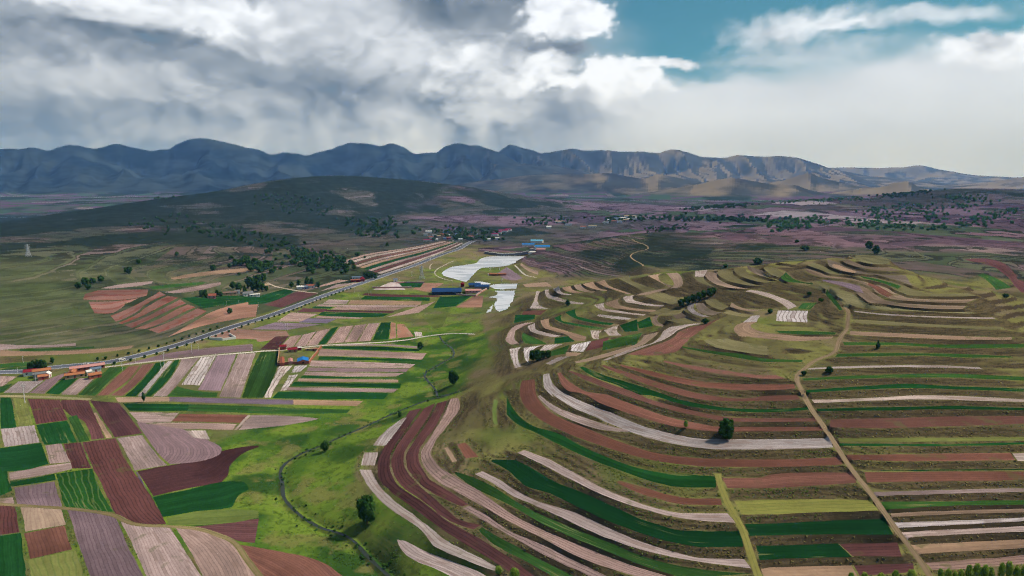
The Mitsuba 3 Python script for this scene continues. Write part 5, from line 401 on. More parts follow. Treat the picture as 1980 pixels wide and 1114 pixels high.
ROADS = """asphalt 11 -3444 4426 27 -3429 4455 26 -3403 4471 25 -3371 4479 24 -3338 4486 23 -3304 4491 21 -3270 4496 21 -3239 4506 21 -3215 4527 22 -3193 4551 23 -3167 4569 24 -3137 4582 26 -3106 4594 27 -3074 4605 27 -3042 4616 28 -3010 4627 29 -2977 4637 29 -2943 4646 30 -2909 4655 30 -2875 4665 31 -2844 4678 32 -2816 4698 32 -2792 4724 33 -2768 4752 34 -2745 4782 35 -2724 4815 36 -2703 4850 37 -2683 4888 37 -2664 4928 37 -2645 4970 37 -2628 5016 37 -2611 5064 37 -2595 5115 36 -2579 5169 35 -2565 5227 34 -2551 5288 33 -2538 5352 32 -2526 5419 30 -2513 5489 29 -2500 5560 28 -2486 5630 28 -2470 5700 27 -2454 5770 28 -2436 5840 28 -2416 5908 29 -2394 5974 30 -2370 6038 31 -2346 6104 31 -2323 6175 31 -2302 6256 30 -2283 6343 29 -2265 6438 28 -2247 6537 26 -2230 6642 25 -2214 6754 24 -2197 6872 22 -2180 6993 21 -2162 7115 20 -2142 7238 19 -2119 7358 19 -2094 7479 20 -2067 7599 20 -2037 7718 22 -2006 7838 23 -1974 7959 25 -1939 8080 27 -1903 8202 29 -1865 8328 31 -1827 8461 33 -1790 8605 33 -1753 8764 33 -1717 8940 32 -1682 9131 31 -1644 9327 29 -1603 9522 28 -1558 9715 27 -1511 9911 27 -1462 10114 28 -1413 10334 31 -1364 10575 35 -1313 10828 39 -1259 11084 44 -1199 11332 49 -1133 11573 53 -1065 11827 56 -992 12096 57 -922 12421 57 -888 13104 56 -837 13762 54 -742 14076 52
lane 3.2 -2792 4585 25 -2770 4597 25 -2749 4609 26 -2727 4621 26 -2705 4633 26 -2682 4645 27 -2660 4657 27 -2638 4670 27 -2616 4682 27 -2594 4695 27 -2572 4709 27 -2549 4722 27 -2527 4735 27 -2504 4749 26 -2481 4762 26 -2458 4775 25 -2435 4788 25 -2411 4801 25 -2388 4815 24 -2364 4828 23 -2341 4843 23 -2318 4857 22 -2294 4872 22 -2271 4887 21 -2247 4902 20 -2223 4917 19 -2199 4932 19 -2175 4947 18 -2150 4961 17 -2125 4975 16 -2099 4988 15 -2073 5001 14 -2047 5013 14 -2021 5026 13 -1994 5039 12 -1968 5052 11 -1942 5067 10 -1916 5083 9 -1892 5102 8 -1865 5116 7 -1837 5125 6 -1808 5134 5 -1780 5146 4 -1753 5163 2 -1728 5185 1 -1704 5208 0 -1679 5230 -2 -1653 5252 -3 -1627 5274 -5 -1601 5297 -7 -1574 5319 -8 -1547 5339 -10 -1519 5358 -12 -1491 5375 -13 -1461 5390 -15 -1431 5405 -16 -1401 5419 -18 -1371 5432 -20 -1340 5445 -21 -1310 5458 -23 -1279 5472 -24 -1248 5486 -26 -1217 5500 -28 -1185 5514 -29 -1154 5527 -30 -1122 5541 -32 -1090 5555 -33 -1059 5569 -34 -1027 5584 -35 -995 5600 -35 -963 5616 -36 -931 5634 -36 -899 5653 -37 -867 5674 -37 -837 5702 -37 -806 5732 -36 -774 5759 -35 -741 5778 -34 -707 5793 -32 -673 5805 -30 -638 5815 -28 -602 5819 -24 -566 5817 -21 -529 5807 -16 -491 5786 -11 -453 5759 -5 -415 5726 2 -377 5686 10 -339 5648 16 -302 5612 22
dirt 2.5 1950 3993 558 1940 3929 551 1920 3871 541 1889 3814 529 1857 3754 517 1829 3694 505 1805 3645 495 1772 3611 485 1740 3574 476 1708 3529 467 1673 3466 459 1639 3404 451 1613 3363 444 1591 3346 438 1565 3334 433 1538 3320 429 1512 3306 425 1487 3292 421 1461 3272 416 1432 3240 411 1403 3204 406 1376 3179 400 1352 3157 394 1327 3122 388 1312 3083 380 1309 3051 371 1302 3008 364 1293 2959 358 1296 2964 353 1303 2988 347 1298 2955 341 1291 2908 335 1288 2875 326 1289 2852 318 1289 2829 310 1290 2806 303 1290 2782 296 1291 2759 290 1291 2736 283 1291 2713 277 1291 2689 271 1290 2665 265 1288 2641 260 1285 2615 255 1282 2589 250 1279 2564 245 1277 2539 241 1274 2515 237 1273 2491 233 1271 2468 230 1270 2445 226 1269 2423 222 1268 2403 219 1268 2383 215 1269 2363 211 1269 2344 207 1269 2326 203 1270 2308 199 1271 2291 195 1271 2274 190 1271 2257 186 1271 2240 181 1271 2224 177 1272 2208 172 1272 2193 167 1272 2178 163 1273 2163 158 1273 2148 153 1274 2134 149 1275 2120 144 1276 2107 140 1278 2094 135 1280 2081 131 1281 2068 127 1282 2054 123 1283 2041 119 1283 2028 115 1283 2014 111 1283 2000 108 1282 1986 104 1281 1971 101 1279 1957 98 1279 1943 95 1279 1929 94
grasstrack 2.6 769 2454 210 764 2422 208 759 2392 205 756 2366 201 754 2340 197 752 2315 193 751 2291 190 750 2268 186 751 2246 183 752 2225 180 753 2204 176 754 2184 173 755 2164 169 755 2144 166 756 2125 162 755 2106 158 755 2088 154 753 2069 150 752 2052 146 750 2034 141 749 2018 137 748 2001 132 747 1985 127 746 1970 123 746 1954 118 745 1939 114 745 1923 111 744 1906 108
track 2.4 -2084 2627 0 -2065 2625 0 -2046 2622 0 -2027 2620 0 -2009 2617 0 -1990 2615 0 -1971 2613 0 -1952 2610 0 -1934 2608 0 -1915 2606 0 -1897 2603 0 -1878 2601 0 -1860 2599 0 -1842 2597 0 -1823 2595 0 -1805 2592 0 -1786 2590 0 -1767 2586 0 -1748 2583 1 -1729 2579 1 -1709 2574 1 -1690 2570 1 -1671 2565 1 -1651 2560 1 -1632 2556 1 -1612 2550 1 -1592 2545 0 -1572 2538 0 -1551 2530 0 -1529 2518 0 -1505 2500 0 -1482 2484 0 -1460 2472 0 -1439 2462 0 -1420 2456 0 -1403 2453 0 -1386 2451 0 -1369 2449 0 -1352 2448 0 -1336 2448 0 -1319 2447 0 -1303 2446 -1 -1286 2445 -1 -1269 2443 -1 -1253 2442 -2 -1236 2440 -2 -1219 2438 -2 -1202 2436 -3 -1185 2433 -3 -1167 2428 -4 -1149 2420 -4 -1130 2412 -5 -1111 2402 -5 -1092 2392 -6 -1073 2383 -7 -1054 2374 -8 -1036 2363 -9 -1018 2351 -10 -1001 2334 -11 -983 2314 -12 -966 2291 -13 -948 2268 -14 -931 2246 -15 -915 2226 -16 -899 2206 -17 -883 2187 -18 -868 2169 -19 -853 2150 -20 -837 2132 -21
track 4 -3095 4003 10 -3068 4003 9 -3041 4003 9 -3014 4002 9 -2986 4001 9 -2959 4000 8 -2931 3998 8 -2903 3997 8 -2874 3994 8 -2846 3992 8 -2817 3989 9 -2788 3985 9 -2759 3982 9 -2730 3977 9 -2700 3973 9 -2671 3969 9 -2641 3964 9 -2611 3959 9 -2581 3953 9 -2551 3947 10 -2521 3941 10 -2491 3934 10
dirt 2.4 1562 8171 261 1666 8735 224 1612 8789 241 1580 8932 255 1563 9142 270 1601 9309 285 1691 9442 300 1768 9496 314 1845 9502 328 1901 9538 342 1920 9745 354 1904 10003 365 1844 10043 377 1794 10123 386 1828 10571 392
pathw 3 28 10121 50 88 9724 45 131 9260 41 189 8970 38 259 8886 38 334 8840 40
pathw 2 -885 10768 34 -940 10564 30 -989 10350 25 -1034 10127 19 -1071 9877 15 -1100 9591 13 -1034 9223 12 -952 9014 12 -876 8866 13 -803 8744 14 -734 8661 14
pathw 1.8 -1200 10439 24 -1229 10270 21 -1207 10029 19 -1150 9705 16
pathw 3 -2926 8156 80 -2824 7994 75 -2746 7905 69 -2683 7865 63 -2622 7835 57 -2561 7806 52 -2499 7768 48 -2437 7732 44 -2381 7712 40 -2325 7694 36 -2271 7680 33 -2217 7670 30 -2165 7666 28
stream 1.6 -629 5852 -23 -591 5617 -18 -548 5464 -12 -493 5359 -4 -453 5213 2 -426 5038 4 -442 4950 4 -482 4891 1 -511 4829 -4 -536 4762 -9 -567 4704 -13 -601 4648 -16 -602 4563 -14 -565 4435 -9 -524 4302 -1 -482 4179 10 -452 4055 21 -441 3916 30 -424 3905 39 -386 3920 47 -343 3948 54 -313 3967 58 -310 3966 59 -328 3961 56 -359 3955 49 -398 3947 41 -438 3933 34 -475 3917 28 -504 3898 23 -532 3876 19 -558 3853 15 -585 3832 10 -612 3813 5 -638 3794 -1 -664 3772 -6 -687 3743 -9 -709 3708 -9 -729 3665 -8 -747 3618 -4 -765 3571 -1 -782 3526 3 -800 3486 5 -818 3449 8 -837 3415 9 -856 3383 10 -874 3352 11 -892 3322 10 -910 3295 9 -928 3270 6 -948 3250 3 -969 3234 0 -991 3219 -3 -1010 3201 -7 -1027 3178 -10 -1042 3151 -13 -1056 3123 -16 -1070 3094 -18 -1072 3051 -19 -1061 2990 -18 -1037 2931 -17 -1008 2872 -15 -990 2813 -13 -973 2759 -12 -948 2712 -12 -923 2674 -13 -897 2643 -15 -872 2615 -18 -848 2589 -20 -823 2564 -21 -797 2539 -21 -772 2516 -21 -747 2494 -19 -722 2474 -17 -697 2458 -15 -673 2445 -13 -650 2430 -11 -626 2412 -10 -603 2393 -10 -582 2373 -11 -563 2350 -13 -545 2322 -15 -526 2298 -17 -508 2276 -19 -490 2253 -21 -472 2230 -22 -453 2207 -22 -434 2184 -22 -416 2160 -21 -399 2135 -20 -383 2109 -19"""
KINDS = ['dg', 'dgd', 'mg', 'gl', 'ys', 'br', 'brd', 'rb', 'tr', 'tn', 'dt', 'pk', 'pkd', 'pw', 'wh', 'ws', 'pu', 'bl', 'og', 'fw', 'me', 'pv', 'asphalt', 'lane', 'dirt', 'grasstrack', 'track', 'pathw', 'water', 'stream']
NAMES = dict(dg='green_crop_field', dgd='green_crop_field', mg='young_crop_field', gl='young_crop_field', ys='stubble_field', br='ploughed_field', brd='ploughed_field', rb='ploughed_field', tr='ploughed_terrace_field',
             tn='bare_field', dt='bare_field', pk='mulched_field', pkd='mulched_field', pw='mulched_field', wh='film_covered_field', ws='film_covered_field', pu='harrowed_field', bl='harrowed_field',
             og='grassy_terrace_field', fw='fallow_terrace_field', me='meadow_field', pv='yard_pavement')
ROAD_NAMES = dict(asphalt='road', lane='concrete_road', dirt='dirt_path', grasstrack='grass_path', track='farm_path', pathw='path', water='lake', stream='stream_water')
FIELD_LABELS = [(165.2, 401.3, 'white striped plot laid with film on the hillside left of the dirt track'), (89.9, 263.3, 'wide pale film covered strip curving below the dark oval tree'), (33.3, 231.7, 'broad dark green crop strip curving across the lower terraces'), (-47.4, 266.9, 'dark ploughed strip, left of three curving together on the spur'), (-41.9, 266.7, 'dark ploughed strip, middle of three curving together on the spur'), (-36.5, 266.4, 'dark ploughed strip, right of three curving together on the spur'), (-182.0, 292.8, 'long brown ploughed field running down to the farm track'), (-141.2, 290.5, 'large dark brown field ending in a point at the meadow'), (-127.4, 270.5, 'rounded dark green field below the pointed brown field'), (-180.0, 275.0, 'green field with pale lines across it'), (-148.7, 233.5, 'large mauve harrowed field below the farm track'), (-164.2, 446.5, 'bright green field left of the walled farmyard'), (510.0, 701.9, 'long reddish strip curving down behind the hilltop'), (96.2, 368.4, 'red ploughed strip beside the diagonal pale strip on the ridge'), (105.3, 225.8, 'yellow green stubble strip between the grassy path and the dirt track'), (-386.2, 636.3, 'pale bare field at the top of the red terraces')]
plots = []                                                          # (kind, A (n,3), B (n,3))
for line in ROADS.strip().split('\n'):
    kind, w, *v = line.split()
    c = np.array(v, float).reshape(-1, 3) / 10
    c = np.stack([np.convolve(np.pad(c[:, k], 1, mode='edge'), [.25, .5, .25], 'valid') for k in range(3)], -1)
    g = np.gradient(c[:, :2], axis=0)
    g /= np.linalg.norm(g, axis=1, keepdims=True)
    side = np.stack([g[:, 1], -g[:, 0], g[:, 0] * 0], -1) * float(w) / 2
    if kind == 'stream':
        c[:, 2] -= .9
        side *= (.35 + 1.1 * n2(c[:, 0], c[:, 1], 1 / 6, 61, 2))[:, None]
    plots.append((kind, c - side, c + side))
for line in FIELDS.strip().split('\n'):
    kind, *v = line.split()
    v = np.array(v, float).reshape(-1, 6) / 10
    plots.append((kind, v[:, :3], v[:, 3:]))

def spacing(r):
    return np.clip(r * .0027, .6, None)

def resample(p, step):
    s = np.r_[0, np.cumsum(np.maximum(np.linalg.norm(np.diff(p[:, :2], axis=0), axis=1), 1e-3))]
    n = max(2, int(round(s[-1] / step)) + 1)
    return s, n

points, heights, owner, polys, params, border = [], [], [], [], [], []
for i, (kind, a, b) in enumerate(plots):
    mid = (a + b) / 2
    step = float(spacing(np.hypot(mid[:, 0], mid[:, 1]).mean()))
    (sa, na), (sb, nb) = resample(a, step), resample(b, step)
    n = max(na, nb)
    t = np.linspace(0, 1, n)
    f = lambda s, p: np.stack([PchipInterpolator(s / s[-1], p[:, k])(t) if len(p) > 2 else np.interp(t, s / s[-1], p[:, k]) for k in range(3)], -1)
    a, b = f(sa, a), f(sb, b)
    if kind not in ('asphalt', 'lane', 'stream'):
        ragged = 6. if kind == 'water' else .9 if kind not in ROAD_NAMES else .35
        d = (a - b)[:, :2] / np.maximum(np.linalg.norm((a - b)[:, :2], axis=1), .5)[:, None]
        for e, sgn in ((a, 1), (b, -1)): e[:, :2] += sgn * d * (ragged * np.minimum(0, n2(e[:, 0], e[:, 1], 1 / 5, 70 + i, 3) + n2(e[:, 0], e[:, 1], 1 / 22, 71 + i, 2) - 1.3))[:, None]
    width = np.linalg.norm((a - b)[:, :2], axis=1)
    m = max(2, int(round(width.mean() / (2.2 * step))) + 1)
    w = np.linspace(0, 1, m)
    g = a[:, None] * (1 - w[None, :, None]) + b[:, None] * w[None, :, None]
    along = np.repeat(np.r_[0, np.cumsum(np.linalg.norm(np.diff((a + b)[:, :2] / 2, axis=0), axis=1))][:, None], m, 1)
    across = width[:, None] * (w[None] - .5) + 60
    edge = np.zeros((n, m), bool)
    edge[:, 0] = edge[:, -1] = edge[0] = edge[-1] = True
    # the two short ends need points as close together as the long sides
    ring = np.vstack([a[:, :2], b[::-1, :2]])
    poly = shapely.Polygon(ring)
    if not poly.is_valid: poly = poly.buffer(0)
    ends = []
    for e in (0, -1):
        k = int(width[e] / step)
        if k > m:
            u = np.linspace(0, 1, k + 2)[1:-1]
            ends.append(np.c_[a[e] * (1 - u[:, None]) + b[e] * u[:, None], np.full(k, along[e, 0]), width[e] * (u - .5) + 60])
    P = np.c_[g.reshape(-1, 3), along.ravel(), across.ravel()]
    E = edge.ravel()
    if ends: P = np.vstack([P] + ends); E = np.r_[E, np.ones(len(P) - len(E), bool)]
    keep = np.ones(len(P), bool)
    x0, y0, x1, y1 = poly.bounds if not poly.is_empty else (0, 0, 0, 0)
    for q, s in zip(polys, [None] * len(polys)):
        X0, Y0, X1, Y1 = q.bounds if not q.is_empty else (1e9, 1e9, -1e9, -1e9)
        if X0 < x1 and X1 > x0 and Y0 < y1 and Y1 > y0:
            keep &= ~shapely.contains_xy(q.buffer(step * .3), P[:, 0], P[:, 1])
    polys.append(poly)
    points.append(P[keep, :2]); heights.append(P[keep, 2]); border.append(E[keep]); owner.append(np.full(keep.sum(), i)); params.append(P[:, [0, 1, 3, 4]])
fp, fz, fb, fo = np.vstack(points), np.concatenate(heights), np.concatenate(border), np.concatenate(owner)

# ground points between the fields, denser near the eye's side of the valley
R0, R1 = 135.0, 3900.0
lr = [R0]
while lr[-1] < R1: lr.append(lr[-1] + float(spacing(lr[-1])) * 1.08)
rows = []
for r in lr:
    k = int(2 * math.radians(43) * r / (spacing(r) * 1.08))
    th = (np.arange(k) + rng.random(k) * .7) / k * 2 * math.radians(43) - math.radians(43)
    rr = r + (rng.random(k) - .5) * .7 * spacing(r)
    rows.append(np.stack([rr * np.sin(th), rr * np.cos(th)], -1))
gp = np.vstack(rows)
gr = np.hypot(*gp.T)
inside = np.zeros(len(gp), bool)
for (kind, a, b), q in zip(plots, polys):
    if q.is_empty: continue
    s = float(spacing(math.hypot(q.centroid.x, q.centroid.y)))
    big = q.buffer(.55 * s)
    X0, Y0, X1, Y1 = big.bounds
    c = np.nonzero((gp[:, 0] > X0) & (gp[:, 0] < X1) & (gp[:, 1] > Y0) & (gp[:, 1] < Y1))[0]
    shapely.prepare(big)
    inside[c] |= shapely.contains_xy(big, gp[c, 0], gp[c, 1])
gp, gr = gp[~inside], gr[~inside]
bt = cKDTree(fp[fb])
dist, near = bt.query(gp)
gz0 = base_height(gp[:, 0], gp[:, 1])
anchor = (dist > np.maximum(7, .022 * gr)) & (rng.random(len(gp)) < .12)
tin = LinearNDInterpolator(np.vstack([fp[fb], gp[anchor]]), np.r_[fz[fb], gz0[anchor]])
gz = tin(gp)
gz = np.where(np.isnan(gz), gz0, gz)
wfar = sstep(1.0, 2.2, dist / np.maximum(7, .022 * gr))
gz = gz * (1 - wfar) + gz0 * wfar

# which land is which: lush valley bottom by the stream, terraced near hill, scrubby hills beyond, hazy plain
ROADLINE = np.vstack([(a + b)[:, :2] / 2 for k, a, b in plots if k == 'asphalt'])
STREAM = np.vstack([(a + b)[:, :2] / 2 for k, a, b in plots if k == 'stream'])
def zones(x, y, z):
    r = np.hypot(x, y)
    wob = (n2(x, y, 1 / 60, 21) - .5)
    ry = np.interp(x, ROADLINE[np.argsort(ROADLINE[:, 0]), 0], ROADLINE[np.argsort(ROADLINE[:, 0]), 1])
    hill = sstep(10, 60, (y - ry) + 60 * wob) * (x < 150)
    hill = np.maximum(hill, sstep(760, 900, r + 120 * wob) * (x > -60) * sstep(4, 9, z + 6 * wob))
    hill = np.maximum(hill, sstep(1150, 1400, r + 200 * wob))
    ds, _ = cKDTree(STREAM).query(np.stack([x, y], -1))
    lush = sstep(62, 8, ds + 40 * wob) * sstep(14, 4, z) + .5 * sstep(5, 1, z) * (1 - hill)
    lush = np.clip(lush, 0, 1) * (1 - hill)
    return lush, hill
lush, hill = zones(gp[:, 0], gp[:, 1], gz)
# unfarmed slopes are old terraces too: risers along the contours
away = sstep(3, 10, dist - .006 * gr)
def terraced(z, step, sharp, ph):
    k = z / step + ph
    fl = np.floor(k)
    return (fl + sstep(sharp, 1, k - fl) - ph) * step
ph = 1.6 * (n2(gp[:, 0], gp[:, 1], 1 / 170, 31) - .5)
amount = away * np.maximum(hill * .85 * sstep(.3, .5, n2(gp[:, 0], gp[:, 1], 1 / 260, 33)), .95 * sstep(20, 34, gz) * (1 - hill))
gz = gz * (1 - amount) + amount * terraced(gz, np.where(hill > .5, 2.2, 2.3), .78, ph)
ds, _ = cKDTree(STREAM).query(gp)
gz = gz - (1.0 + .8 * (n2(gp[:, 0], gp[:, 1], 1 / 8, 51) - .5)) * np.exp(-(ds / 3.4) ** 2) * np.minimum(1, dist / 1.2)
# how steep the ground lies, before it is roughened: banks are steep, fields and meadows are not
smooth_z = LinearNDInterpolator(np.vstack([fp, gp]), np.r_[fz, gz])
sx, sy = (np.nan_to_num(smooth_z(gp + h) - smooth_z(gp - h)) / (2 * np.linalg.norm(h)) for h in (np.array([1.2, 0]), np.array([0, 1.2])))
bank = sstep(.15, .33, np.hypot(sx, sy)) * (1 - hill) * sstep(13, 6, dist - .006 * gr)
# roughness: tussocks and the broken faces of the banks
rough = np.minimum(1, dist / 2.0) * np.where(lush > .6, .5, 1.0)
gz = gz + rough * (.34 * (n2(gp[:, 0], gp[:, 1], 1 / 3.1, 41, 3) - .5) + .9 * (n2(gp[:, 0], gp[:, 1], 1 / 14, 42, 3) - .5) * np.minimum(1, dist / 5))
step_ph = 2.5 * n2(gp[:, 0], gp[:, 1], 1 / 9, 43, 3)
gz = gz + np.minimum(1, dist / 1.0) * sstep(8, 4, dist) * (1 - lush) * .15 * np.sin(2 * np.pi * (gz / .95 + step_ph)) * sstep(700, 450, gr)

V = np.vstack([fp, gp])
Z = np.r_[fz, gz]
tri = Delaunay(V).simplices
e = V[tri]
flip = np.cross(e[:, 1] - e[:, 0], e[:, 2] - e[:, 0]) < 0
tri[flip] = tri[flip][:, ::-1]
L = np.max([np.linalg.norm(e[:, i] - e[:, i - 1], axis=1) for i in range(3)], 0)
cen = e.mean(1)
tri, cen = tri[(L < 60) | (np.hypot(*cen.T) < 3000)], cen[(L < 60) | (np.hypot(*cen.T) < 3000)]
own = np.full(len(tri), -1)
for i, q in enumerate(polys):
    if q.is_empty: continue
    X0, Y0, X1, Y1 = q.bounds
    c = np.nonzero((own < 0) & (cen[:, 0] > X0) & (cen[:, 0] < X1) & (cen[:, 1] > Y0) & (cen[:, 1] < Y1))[0]
    shapely.prepare(q)
    own[c[shapely.contains_xy(q, cen[c, 0], cen[c, 1])]] = i
VZ = np.c_[V, Z]
ground_height = LinearNDInterpolator(np.vstack([fp, gp]), Z)

# ---------------------------------------------------------------- materials
N, F, C, S, MIX = mikit.noise, mikit.fbm, mikit.cell_rand, mikit.smoothstep, mikit.mix
#         base colour            row colour             period contrast
LOOK = dict(
    dg=((.010, .055, .014), (.016, .075, .018), .9, .6), dgd=((.006, .036, .011), (.010, .050, .014), .9, .6), mg=((.026, .080, .018), (.055, .10, .026), 1.3, .7), gl=((.018, .075, .014), (.10, .15, .05), 2.6, .8),
    ys=((.16, .17, .050), (.10, .14, .035), 2.2, .8), br=((.108, .048, .048), (.058, .027, .028), 1.5, 1), brd=((.072, .034, .038), (.044, .022, .025), 1.4, .8), rb=((.165, .078, .060), (.105, .050, .042), 1.2, .9),
    tr=((.205, .108, .088), (.20, .060, .042), 16., .9), tn=((.28, .20, .145), (.22, .15, .115), 1.5, .7), dt=((.255, .14, .105), (.235, .175, .135), 9., .9), pk=((.31, .23, .215), (.20, .145, .14), 1.3, .9),
    pkd=((.31, .22, .205), (.115, .075, .078), 1.5, 1), pw=((.315, .258, .25), (.18, .135, .135), 1.5, .9), fw=((.165, .128, .098), (.14, .115, .075), 3., .6), wh=((.36, .315, .305), (.22, .17, .165), 1.6, .9), ws=((.47, .425, .42), (.15, .11, .10), 2.3, 1),
    pu=((.20, .145, .17), (.125, .092, .118), 1.6, .9), bl=((.16, .125, .175), (.085, .075, .14), 2.2, .9), og=((.152, .142, .072), (.13, .112, .062), 4., .6), me=((.11, .15, .040), (.08, .125, .03), 5., .4),
    pv=((.44, .36, .34), (.40, .33, .31), 4., .5), asphalt=((.12, .14, .185), (.12, .14, .185), 9., 0), lane=((.50, .47, .42), (.42, .39, .34), 1.6, .4), dirt=((.26, .185, .115), (.17, .14, .06), 1.6, .8),
    grasstrack=((.19, .19, .06), (.13, .15, .045), 1.3, .8), track=((.24, .20, .11), (.13, .15, .05), 1.7, .8), pathw=((.42, .37, .31), (.36, .32, .26), 2., .5))

def field_colour(p, n, uv):
    k = dr.floor(uv.x / 4096)
    u, v, fid = uv.x - 4096 * k, uv.y - 256 * dr.floor(uv.y / 256), dr.floor(uv.y / 256)
    base, row, per, con = mi.Color3f(0), mi.Color3f(0), mi.Float(1), mi.Float(0)
    for i, key in enumerate(KINDS):
        if key in LOOK:
            b, r, q, c = LOOK[key]
            on = dr.abs(k - i) < .5
            base, row, per, con = dr.select(on, mi.Color3f(b), base), dr.select(on, mi.Color3f(r), row), dr.select(on, mi.Float(q), per), dr.select(on, mi.Float(c), con)
    wob = .55 * (F(p.x * .07, p.y * .07, fid) - .5) * 2
    s = v / per + wob
    fr = s - dr.floor(s)
    t = S(.30, .48, dr.abs(fr - .5))
    lane_no = dr.floor(s)
    patch = F(p.x * .035 + fid * 3.1, p.y * .035, 2., 4)
    grain = F(u * .25 + lane_no * 7.3, v * 1.6, fid, 3)
    speck = F(p.x * 1.1, p.y * 1.1, 5., 2)
    col = MIX(base, row, t * con * (.55 + .6 * grain))
    strip = C(dr.floor(v / (per * 4) + fid), fid, 7)
    damp = S(.50, .68, F(p.x * .018 + fid, p.y * .018, 8., 4))
    col = col * (.72 + .56 * patch) * (.82 + .36 * grain) * (1 - .25 * damp) * (.90 + .2 * speck) * (.90 + .2 * C(fid, 3, 1)) * (.86 + .28 * strip)
    col = col * (.89 + .22 * C(lane_no, fid, 5))
    # torn and muddy film
    film = ((k > KINDS.index('pk') - .5) & (k < KINDS.index('ws') + .5))
    tear = S(.57, .72, F(u * .10 + 9 * C(lane_no, fid, 8), lane_no * 3.7, fid, 4))
    col = dr.select(film, MIX(col, mi.Color3f(.19, .135, .115), tear * .6), col)
    # crops fail in streaks: pale soil shows
    crop = k < 3.5
    gap = S(.66, .78, F(u * .05 + fid * 5, v * .9, 3., 3)) * S(.55, .7, patch)
    col = dr.select(crop, MIX(col, mi.Color3f(.16, .17, .07), gap * .8), col)
    weed = S(.62, .76, F(p.x * .22, p.y * .22, 12., 4)) * S(.45, .65, F(p.x * .03 + 3, p.y * .03, 13., 3))
    col = dr.select((k > 3.5) & (k < KINDS.index('me') + .5), MIX(col, mi.Color3f(.095, .105, .040), weed * .55), col)
    hue = C(fid, 9, 2) - .5
    col = col * mi.Color3f(1 + .10 * hue, 1, 1 - .12 * hue)
    # the road: kerb strips and a middle line, which are flat paint
    road = dr.abs(k - KINDS.index('asphalt')) < .5
    e = dr.abs(v - 60)
    line = dr.select((e > 4.3) & (e < 5.6), mi.Float(.55), mi.Float(0))
    return dr.select(road, MIX(col, mi.Color3f(.55, .57, .60), line), col)

